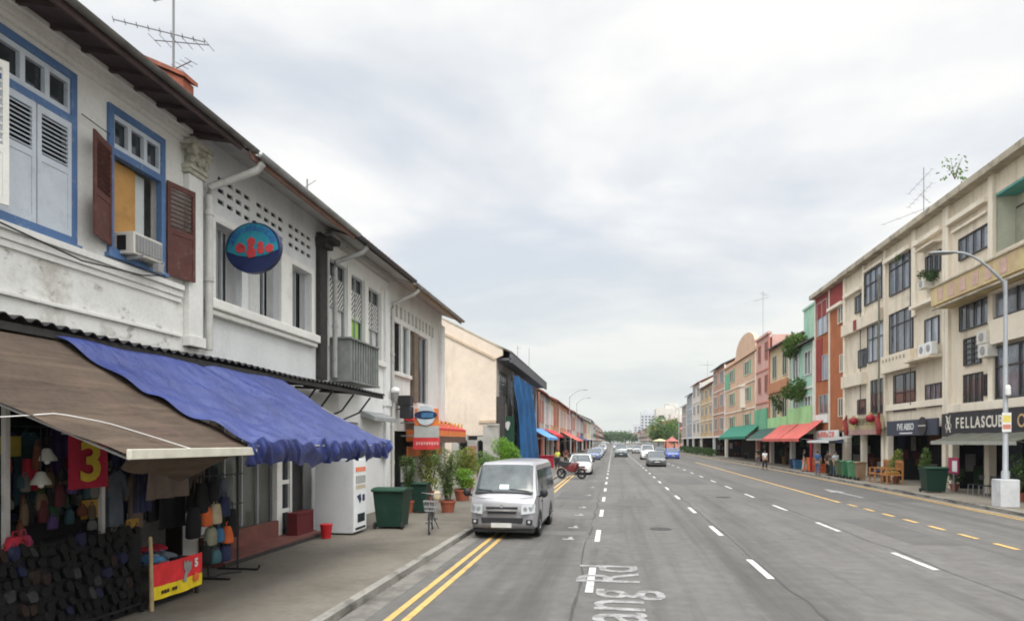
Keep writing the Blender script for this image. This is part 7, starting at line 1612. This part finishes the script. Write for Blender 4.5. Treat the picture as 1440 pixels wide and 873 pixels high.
def side_x(y, z):
    zt, wt = vtop(y); zbelt = 1.08; f_ = max(0, min(1, (z - zbelt) / max(.01, zt - zbelt))); return .86 + (wt - .86) * f_
for s_ in (-1, 1):
    for (ya_, yb_, yc_, zlo, zhi, nm) in ((.62, 1.42, .98, 1.10, 1.74, 'side_window'), (1.52, 2.75, 1.52, 1.12, 1.74, 'side_window'), (2.85, 4.35, 2.85, 1.12, 1.74, 'side_window')):
        m = MB(cglass); m.prism([(ya_, zlo), (yb_, zlo), (yb_, zhi), (yc_, zhi)], lambda a, b: (s_ * (side_x(max(a, 1.2), b) + .018), a, b), lambda a, b: (s_ * (side_x(max(a, 1.2), b) - .02), a, b)); m.build(nm, V)
    m = MB(plastic)
    m.tube([(s_ * .875, .55, 1.08), (s_ * .99, .5, 1.12)], .03, 8); m.build('mirror_arm', V)
    m = MB(plastic); m.ball((s_ * 1.02, .48, 1.17), (.105, .075, .115), 12, 8); m.build('wing_mirror', V, 60)
    m = MB(lampg)                                # wraparound headlamp
    def hl(u, v): a = .50 + .335 * u; return (s_ * (a + .0), -.035 + .13 * u ** 2 + .04 * v + .12 * max(0, u - .8), .66 + .03 * u + (.25 - .03 * u) * v)
    m.sheet(hl, 8, 4); o = m.build('headlight', V, 60)
    m = MB(rimm); 
    for u in (.3, .65): c = Vector(hl(u, .5)); m.lathe([(.055, 0), (.03, .02)], (c.x, c.y - .012, c.z), 12, 'y')
    m.build('reflector', o)
    m = MB(plastic); m.box(s_ * .70 - .08, s_ * .70 + .08, .0, .06, .40, .53); fo = m.build('fog_recess', V, bevel=.02)
    m = MB(lampg); m.lathe([(.035, 0), (.035, .012)], (s_ * .70, -.012, .47), 12, 'y'); m.build('fog_lamp', fo)
    for yy in (.95, 3.52):
        m = MB(plastic); m.lathe([(.37, -.01), (.37, .01)], (s_ * .855, yy, .345), 24, 'x'); m.build('wheel_arch', V); wheel(V, s_ * .775, yy, .33, .2, hubm)
    m = MB(plastic); m.box(s_ * .862 - .004, s_ * .862 + .004, 1.46, 1.475, .4, 1.75); m.box(s_ * .862 - .004, s_ * .862 + .004, .7, .71, .5, 1.05); m.box(s_ * .868 - .012, s_ * .868 + .012, 1.25, 1.4, .88, .92); m.build('door_gap', V)
mb = MB(plastic)
def gr(x0, z0, z1, y0=-.045):
    k = 12; top = []; 
    mb.prism([(-x0, z0), (x0, z0), (x0 * 1.04, z1), (-x0 * 1.04, z1)], lambda a, b: (a, y0 + .13 * (a / .86) ** 2, b), lambda a, b: (a, y0 + .08 + .13 * (a / .86) ** 2, b))
gr(.40, .785, .845); gr(.36, .67, .725); gr(.52, .43, .565, -.05); mb.build('grille', V, bevel=.008)
mb = MB(M('van_chrome', (.55, .55, .55), .25, .05, 5, metal=.85)); mb.beam((-.42, -.03, .76), (0, -.05, .755), .02, .03); mb.beam((0, -.05, .755), (.42, -.03, .76), .02, .03); mb.lathe([(.045, -.01), (.045, .01)], (0, -.05, .865), 14, 'y'); mb.build('trim_strip', V)
mb = MB(plate); mb.box(-.26, .26, -.075, -.052, .33, .44); mb.build('number_plate', V)
mb = MB(plastic); mb.box(-.78, .78, .15, 4.5, .18, .26); mb.build('underbody', V)
mb = MB(plastic); mb.tube([(-.80, .165, 1.09), (-.5, .10, 1.045), (0, .06, 1.03), (.5, .10, 1.045), (.80, .165, 1.09)], .006, 5); mb.build('bonnet_gap', V)
V.location = (-2.79, 16.7, 0); V.rotation_euler = (0, 0, R(-1.0))

def ctr(xl, xr, yb_):
    x, y = at((xl + xr) / 2, yb_, 0); return x, y
C_wh = carpaint('white_car_paint', (.62, .62, .61)); C_gr = carpaint('dark_grey_car_paint', (.085, .088, .09)); C_te = carpaint('dark_teal_car_paint', (.045, .075, .078)); C_bl = carpaint('bright_blue_car_paint', (.045, .10, .45)); C_b2 = carpaint('slate_blue_car_paint', (.10, .14, .26)); C_si = carpaint('silver_car_paint', (.36, .37, .38)); C_bk = carpaint('black_car_paint', (.018, .018, .022)); C_pb = carpaint('pale_blue_car_paint', (.38, .44, .52))
x, y = ctr(800, 832, 667.5); car('white hatchback parked behind the red motorcycle', C_wh, -2.45, y, 0, 4.1, 1.74, 1.5, 'hatch', pm=plastic)
x, y = ctr(823, 846, 646.5); car('slate blue sedan parked behind the white hatchback', C_b2, -2.6, y, 0, 4.5, 1.76, 1.46, 'sedan')
for i, (yy, pnt, k, lab) in enumerate(((100, C_pb, 'hatch', 'pale blue hatchback parked at the near kerb behind the slate blue sedan'), (114, C_si, 'sedan', 'silver sedan parked at the near kerb further down'), (124, C_bk, 'hatch', 'black hatchback parked at the near kerb further down'), (150, C_wh, 'suv', 'white high-roofed car parked far down the near kerb'), (170, C_si, 'suv', 'silver high-roofed car parked far down the near kerb'))):
    car(lab, pnt, -2.5, yy + 4, 0, 4.3, 1.74, 1.5 if k != 'suv' else 1.8, k)
car('dark teal high-roofed car driving towards the camera alone in its lane', C_te, 1.28, 107, 0, 4.6, 2.0, 2.05, 'suv', name='moving_car')
car('dark grey sedan leading the queue in the middle lane', C_gr, 4.3, 67, 0, 4.5, 1.8, 1.5, 'sedan', name='moving_car')
car('white high-roofed car just behind the dark grey sedan', C_wh, 4.7, 92, 0, 4.6, 1.8, 2.05, 'suv', name='moving_car')
car('bright blue sedan in the lane beside the dark grey sedan', C_bl, 8.5, 97.5, 0, 4.4, 1.8, 1.5, 'sedan', name='moving_car')
car('black sedan behind the bright blue one', C_bk, 8.2, 121, 0, 4.6, 1.8, 1.55, 'sedan', name='moving_car')
car('silver sedan far down the street beside the teal car', C_si, 4.1, 165, 0, 4.5, 1.8, 1.5, 'sedan', name='moving_car')
car('pale grey car far down the street behind the teal one', carpaint('pale_grey_car_paint', (.30, .31, .31)), 4.9, 140, 0, 4.6, 1.8, 1.75, 'suv', name='moving_car')
car('tiny white car near the vanishing point of the road', C_wh, 1.0, 230, 0, 4.5, 1.8, 1.6, 'sedan', name='moving_car')

# ---- motorcycle
T_ = thing('motorcycle', (0, 0, 0), 'red and black motorcycle parked across the bay behind the van', 'motorcycle')
mr = carpaint('red_motorcycle_paint', (.12, .012, .014)); eng = M('engine_metal', (.30, .30, .31), .4, .15, 8, metal=.5)
for yy, nm in ((0, 'wheel'), (1.32, 'wheel')):
    o = MB(rub).lathe([(.22, -.05), (.28, -.055), (.30, -.03), (.30, .03), (.28, .055), (.22, .05), (.22, -.05)], (0, yy, .30), 24, 'x').build(nm, T_, 40); m = MB(plastic); m.lathe([(.19, -.03), (.23, -.04), (.23, .04), (.19, .03), (.19, -.03)], (0, yy, .30), 22, 'x')
    for k in range(5): a = k * 2 * math.pi / 5; m.beam((0, yy, .30), (0, yy + .2 * math.cos(a), .30 + .2 * math.sin(a)), .03, .03)
    m.build('rim', o, 40)
m = MB(mr); loft(m, [[(c * w_ * 1., y_, z_ + s_ * h_) for c, s_ in ((0, -1), (1, -.7), (1, .5), (.5, 1), (-.5, 1), (-1, .5), (-1, -.7))] for y_, w_, z_, h_ in ((.2, .06, .76, .12), (.3, .17, .68, .26), (.55, .2, .62, .30), (.8, .16, .62, .24), (1.1, .13, .72, .14), (1.4, .10, .82, .09), (1.6, .03, .86, .05))]); m.build('body', T_, 45)
m = MB(black); loft(m, [[(c * w_, y_, z_ + s_ * h_) for c, s_ in ((-1, -1), (1, -1), (.8, 1), (-.8, 1))] for y_, w_, z_, h_ in ((.6, .12, .84, .07), (.8, .17, .84, .10), (1.1, .17, .84, .14), (1.45, .14, .90, .13), (1.62, .07, .97, .05))]); m.build('seat', T_, 50)
m = MB(eng); m.box(-.15, .15, .45, .9, .22, .6); m.tube([(.12, .55, .35), (.16, .8, .28), (.17, 1.5, .42)], [.03, .035, .06], 8); m.build('engine', T_, bevel=.02)
m = MB(black)
for s_ in (-1, 1): m.tube([(s_ * .09, 0, .30), (s_ * .09, .26, .86)], .025, 8)
m.tube([(-.34, .36, .98), (-.2, .28, 1.0), (.2, .28, 1.0), (.34, .36, .98)], .016, 8); m.tube([(.1, 1.32, .30), (.1, .7, .36)], .025, 6); m.tube([(-.1, 1.32, .30), (-.1, .7, .36)], .025, 6); m.build('fork', T_, 50)
m = MB(mr); m.sheet(lambda u, v: ((v - .5) * .14, .0 + .36 * math.cos(R(30 + 110 * u)), .30 + .36 * math.sin(R(30 + 110 * u)) - .03 * (2 * v - 1) ** 2), 10, 4, .01); m.build('mudguard', T_, 50)
m = MB(lampg); m.lathe([(.08, 0), (.09, .03), (.06, .08)], (0, .10, .88), 14, 'y'); m.build('headlight', T_)
for s_ in (-1, 1): m = MB(black); m.tube([(s_ * .22, .3, 1.0), (s_ * .28, .34, 1.16)], .008, 6); m.ball((s_ * .29, .34, 1.18), (.06, .02, .04), 10, 6); m.build('wing_mirror', T_, 50)
m = MB(black); m.box(-.15, .15, 1.42, 1.72, .98, 1.22); m.build('top_box', T_, bevel=.04)
m = MB(black); m.tube([(-.1, .75, .3), (-.22, .78, .02)], .014, 6); m.build('side_stand', T_)
T_.scale = (1.2, 1.1, 1.2); T_.location = (-2.05, 44.6, 0); T_.rotation_euler = (0, R(-6), R(72))

# ------------------------------------------------------------------ people
skinm = M('skin', (.36, .21, .14), .6, .08, 6); hairm = M('black_hair', (.012, .010, .010), .6, .1, 8)
def skin_mesh(name, verts, edges, radii, mat, parent, sub=1, extra=None):
    me = bpy.data.meshes.new(name); me.from_pydata(verts, edges, []); o = bpy.data.objects.new(name, me); COL.objects.link(o)
    sm = o.modifiers.new('s', 'SKIN'); ss = o.modifiers.new('d', 'SUBSURF'); ss.levels = sub; ss.render_levels = sub
    for i, r_ in enumerate(radii): me.skin_vertices[0].data[i].radius = (r_, r_) if not isinstance(r_, tuple) else r_
    me.skin_vertices[0].data[0].use_root = True
    dg = bpy.context.evaluated_depsgraph_get(); nm = bpy.data.meshes.new_from_object(o.evaluated_get(dg))
    bpy.data.objects.remove(o); bpy.data.meshes.remove(me)
    nm.materials.clear(); nm.materials.append(mat); nm.polygons.foreach_set('use_smooth', [True] * len(nm.polygons))
    if extra:
        bm = bmesh.new(); bm.from_mesh(nm); m2 = bpy.data.meshes.new('x'); m2.from_pydata(extra.v, [], extra.f); bm.from_mesh(m2); bm.to_mesh(nm); bm.free(); bpy.data.meshes.remove(m2); nm.polygons.foreach_set('use_smooth', [True] * len(nm.polygons))
    q = bpy.data.objects.new(name, nm); COL.objects.link(q); q.parent = parent; return q
def person(x, y, rz, top, bottom, lab, z=.12, stride=.12, armf=.06, Hh=1.70, group=None, shoe_m=None, sit=False):
    """faces -y before turning; one continuous body, clothes and hair as its children"""
    t = thing('person', (0, 0, 0), lab, 'person', group); k = Hh / 1.70; s1, s2 = stride, -stride
    v = [(0, 0, .93), (0, .01, 1.12), (0, .01, 1.33), (0, .0, 1.45), (0, -.01, 1.53), (0, -.02, 1.61), (0, -.015, 1.69)]
    e = [(0, 1), (1, 2), (2, 3), (3, 4), (4, 5), (5, 6)]; r_ = [(.145, .11), (.125, .10), (.155, .105), .058, .062, (.078, .092), .045]
    idx = {}
    for s_, nm in ((-1, 'l'), (1, 'r')):
        i = len(v); f_ = s1 if s_ > 0 else s2
        v += [(s_ * .165, .0, 1.40), (s_ * .215, .02 + f_ * .3, 1.13), (s_ * .23, -.05 - armf + f_ * .5, .90), (s_ * .225, -.07 - armf + f_ * .5, .835)]; e += [(2, i), (i, i + 1), (i + 1, i + 2), (i + 2, i + 3)]; r_ += [.058, .045, .034, .030]
        j = len(v); hz_ = .5
        v += [(s_ * .092, .0, .84), (s_ * .10, -.03 - f_ * .6, .48), (s_ * .10, .01 - f_ * 1.1, .09), (s_ * .11, -.13 - f_ * 1.1, .035)]; e += [(0, j), (j, j + 1), (j + 1, j + 2), (j + 2, j + 3)]; r_ += [.092, .062, .042, .034]
        idx[nm] = (i, j)
    ex = MB(skinm)
    for s_, nm in ((-1, 'l'), (1, 'r')):
        hp = Vector(v[idx[nm][0] + 3])
        for q, ln in enumerate((.075, .085, .08, .06)): p0 = hp + Vector((s_ * .004, -.028 + q * .018, -.02)); ex.tube([p0, p0 + Vector((-s_ * .006, -.006, -ln * .6)), p0 + Vector((-s_ * .018, -.004, -ln))], [.009, .008, .006], 5)
        p0 = hp + Vector((-s_ * .01, -.03, .01)); ex.tube([p0, p0 + Vector((-s_ * .02, -.025, -.03)), p0 + Vector((-s_ * .022, -.03, -.055))], [.01, .009, .006], 5)
    ex.ball((0, -.108, 1.60), (.013, .02, .02), 6, 5)
    for s_ in (-1, 1): ex.ball((s_ * .078, -.01, 1.605), (.012, .022, .03), 6, 5)
    body = skin_mesh('body', v, e, r_, skinm, t, 1, ex)
    # shirt: torso and upper arms; trousers: hips and legs
    tv = [v[0][:2] + (.90,), v[1], v[2], (0, 0, 1.43)]; te = [(0, 1), (1, 2), (2, 3)]; tr = [(.165, .125), (.148, .12), (.178, .122), .085]
    for nm in 'lr':
        i = idx[nm][0]; q = len(tv); a, b = Vector(v[i]), Vector(v[i + 1]); tv += [v[i], tuple(a.lerp(b, .75))]; te += [(2, q), (q, q + 1)]; tr += [.074, .064]
    skin_mesh('shirt', tv, te, tr, top, t, 1)
    tv = [(0, 0, .95), (0, 0, .90)]; te = [(0, 1)]; tr = [(.15, .118), (.155, .12)]
    for nm in 'lr':
        j = idx[nm][1]; q = len(tv); tv += [v[j], v[j + 1], tuple(Vector(v[j + 1]).lerp(Vector(v[j + 2]), .9))]; te += [(1, q), (q, q + 1), (q + 1, q + 2)]; tr += [.106, .078, .062]
    skin_mesh('trousers', tv, te, tr, bottom, t, 1)
    m = MB(hairm); m.ball((0, -.0, 1.645), (.092, .105, .085), 12, 8); m.build('hair', t, 60)
    m = MB(black)
    for s_ in (-1, 1): m.ball((s_ * .03, -.098, 1.625), (.010, .006, .006), 6, 4)
    m.build('eye', t)
    m = MB(shoe_m or black)
    for nm in 'lr': j = idx[nm][1]; a = Vector(v[j + 2]); m.ball((a.x * 1.02, a.y - .07, .045), (.052, .135, .048), 10, 6)
    m.build('shoe', t, 60)
    t.scale = (k, k, k); t.location = (x, y, z); t.rotation_euler = (0, 0, rz); return t
khaki = cl('khaki_trousers', (.30, .27, .20)); whs = cl('white_shirt', (.62, .63, .64)); jean = cl('denim_trousers', (.06, .10, .17)); blues = cl('blue_shirt', (.035, .085, .19)); lgs = cl('light_grey_shirt', (.36, .38, .40)); yelv = cl('lime_vest', (.45, .48, .06)); palet = cl('pale_trousers', (.42, .40, .36))
def pat(px, X): return X, fy(X, px)
x, y = pat(1075.5, 13.3); person(x, y, R(10), whs, black_cloth, 'person in white shirt and dark trousers stepping onto the road edge', z=0.01, stride=.16)
x, y = pat(1066, 14.6); person(x, y, R(200), black_cloth, slate_c, 'person in black shirt walking away behind the white-shirted one', stride=.1)
x, y = pat(1131, 14.9); person(x, y, R(60), black_cloth, palet, 'person in black top and pale trousers by the stall crates')
x, y = pat(1150, 14.4); person(x, y, R(160), blues, jean, 'person in blue shirt and jeans standing at the pavement stall', stride=.05)
x, y = pat(1164, 14.8); person(x, y, R(120), cl('dark_brown_shirt', (.035, .02, .018)), black_cloth, 'person in dark brown clothes beside the blue-shirted one', stride=.05)
x, y = pat(1175, 14.9); person(x, y, R(20), lgs, jean, 'person in light grey shirt and jeans next to the bins', stride=.05)
x, y = pat(784, -4.7); person(x, y + .0, R(200), yelv, black_cloth, 'person in a lime yellow vest beside the red motorcycle', stride=.08)
x, y = pat(777, -5.4); person(x, y + 4, R(30), black_cloth, navy_c, 'person in black clothes near the red box on the near pavement', stride=.08)
x, y = pat(789, -4.6); person(x, y + 6, R(180), cl('maroon_shirt', (.12, .03, .03)), black_cloth, 'person in maroon shirt walking away on the near pavement', stride=.12)

# near-row street awnings and clutter past the scaffold net
awn(-7.9, -6.2, fy(-7.2, 756), fy(-7.2, 772), 3.9, 2.9, M('sky_blue_awning', (.10, .30, .62), .7, .12, 2, stain=[((.5, .55, .6), 2, .55, .7, .6)]), 'sky blue striped shop awning past the scaffold net', .25, 'awnings over the near shops')
awn(-7.9, -6.6, fy(-7.2, 774), fy(-7.2, 786), 4.0, 3.3, M('bright_red_awning', (.55, .03, .05), .7), 'bright red shop awning beside the sky blue one', .3, 'awnings over the near shops')
awn(-7.9, -5.4, fy(-7, 796), fy(-7, 808), 4.1, 2.7, red_aw, 'faded red slanting awning further down the near pavement', .2, 'awnings over the near shops')
awn(-7.9, -5.8, fy(-7, 815), fy(-7, 824), 3.6, 2.8, M('dark_blue_awning', (.04, .05, .12), .7), 'dark blue awning far down the near pavement', .2, 'awnings over the near shops')
x, y = pat(769, -5.9); mb = MB(red_c); mb.box(x - .6, x + .6, y - .5, y + .5, .12, 1.15); mb.box(x - .66, x + .66, y - .56, y + .56, 1.15, 1.25); mb.box(x - .5, x + .5, y - .52, y - .5, .3, 1.0); tag(mb.build('drinks_chest', None, 0, .03), 'red drinks chest on the near pavement past the scaffold net', 'chest')

# ------------------------------------------------------------------ air between the camera and the far end
if HAZE > 0:
    hm = bpy.data.materials.new('haze_air'); hm.use_nodes = True; nt = hm.node_tree
    for n in list(nt.nodes):
        if n.type != 'OUTPUT_MATERIAL': nt.nodes.remove(n)
    pv = nt.nodes.new('ShaderNodeVolumePrincipled'); pv.inputs['Color'].default_value = (.86, .88, .90, 1); pv.inputs['Density'].default_value = HAZE; pv.inputs['Anisotropy'].default_value = .2
    nt.links.new(pv.outputs[0], nt.nodes['Material Output'].inputs['Volume'])
    mb = MB(hm); mb.box(-170, 170, -40, 1210, -1.6, 60); o = mb.build('haze'); o['kind'] = 'stuff'
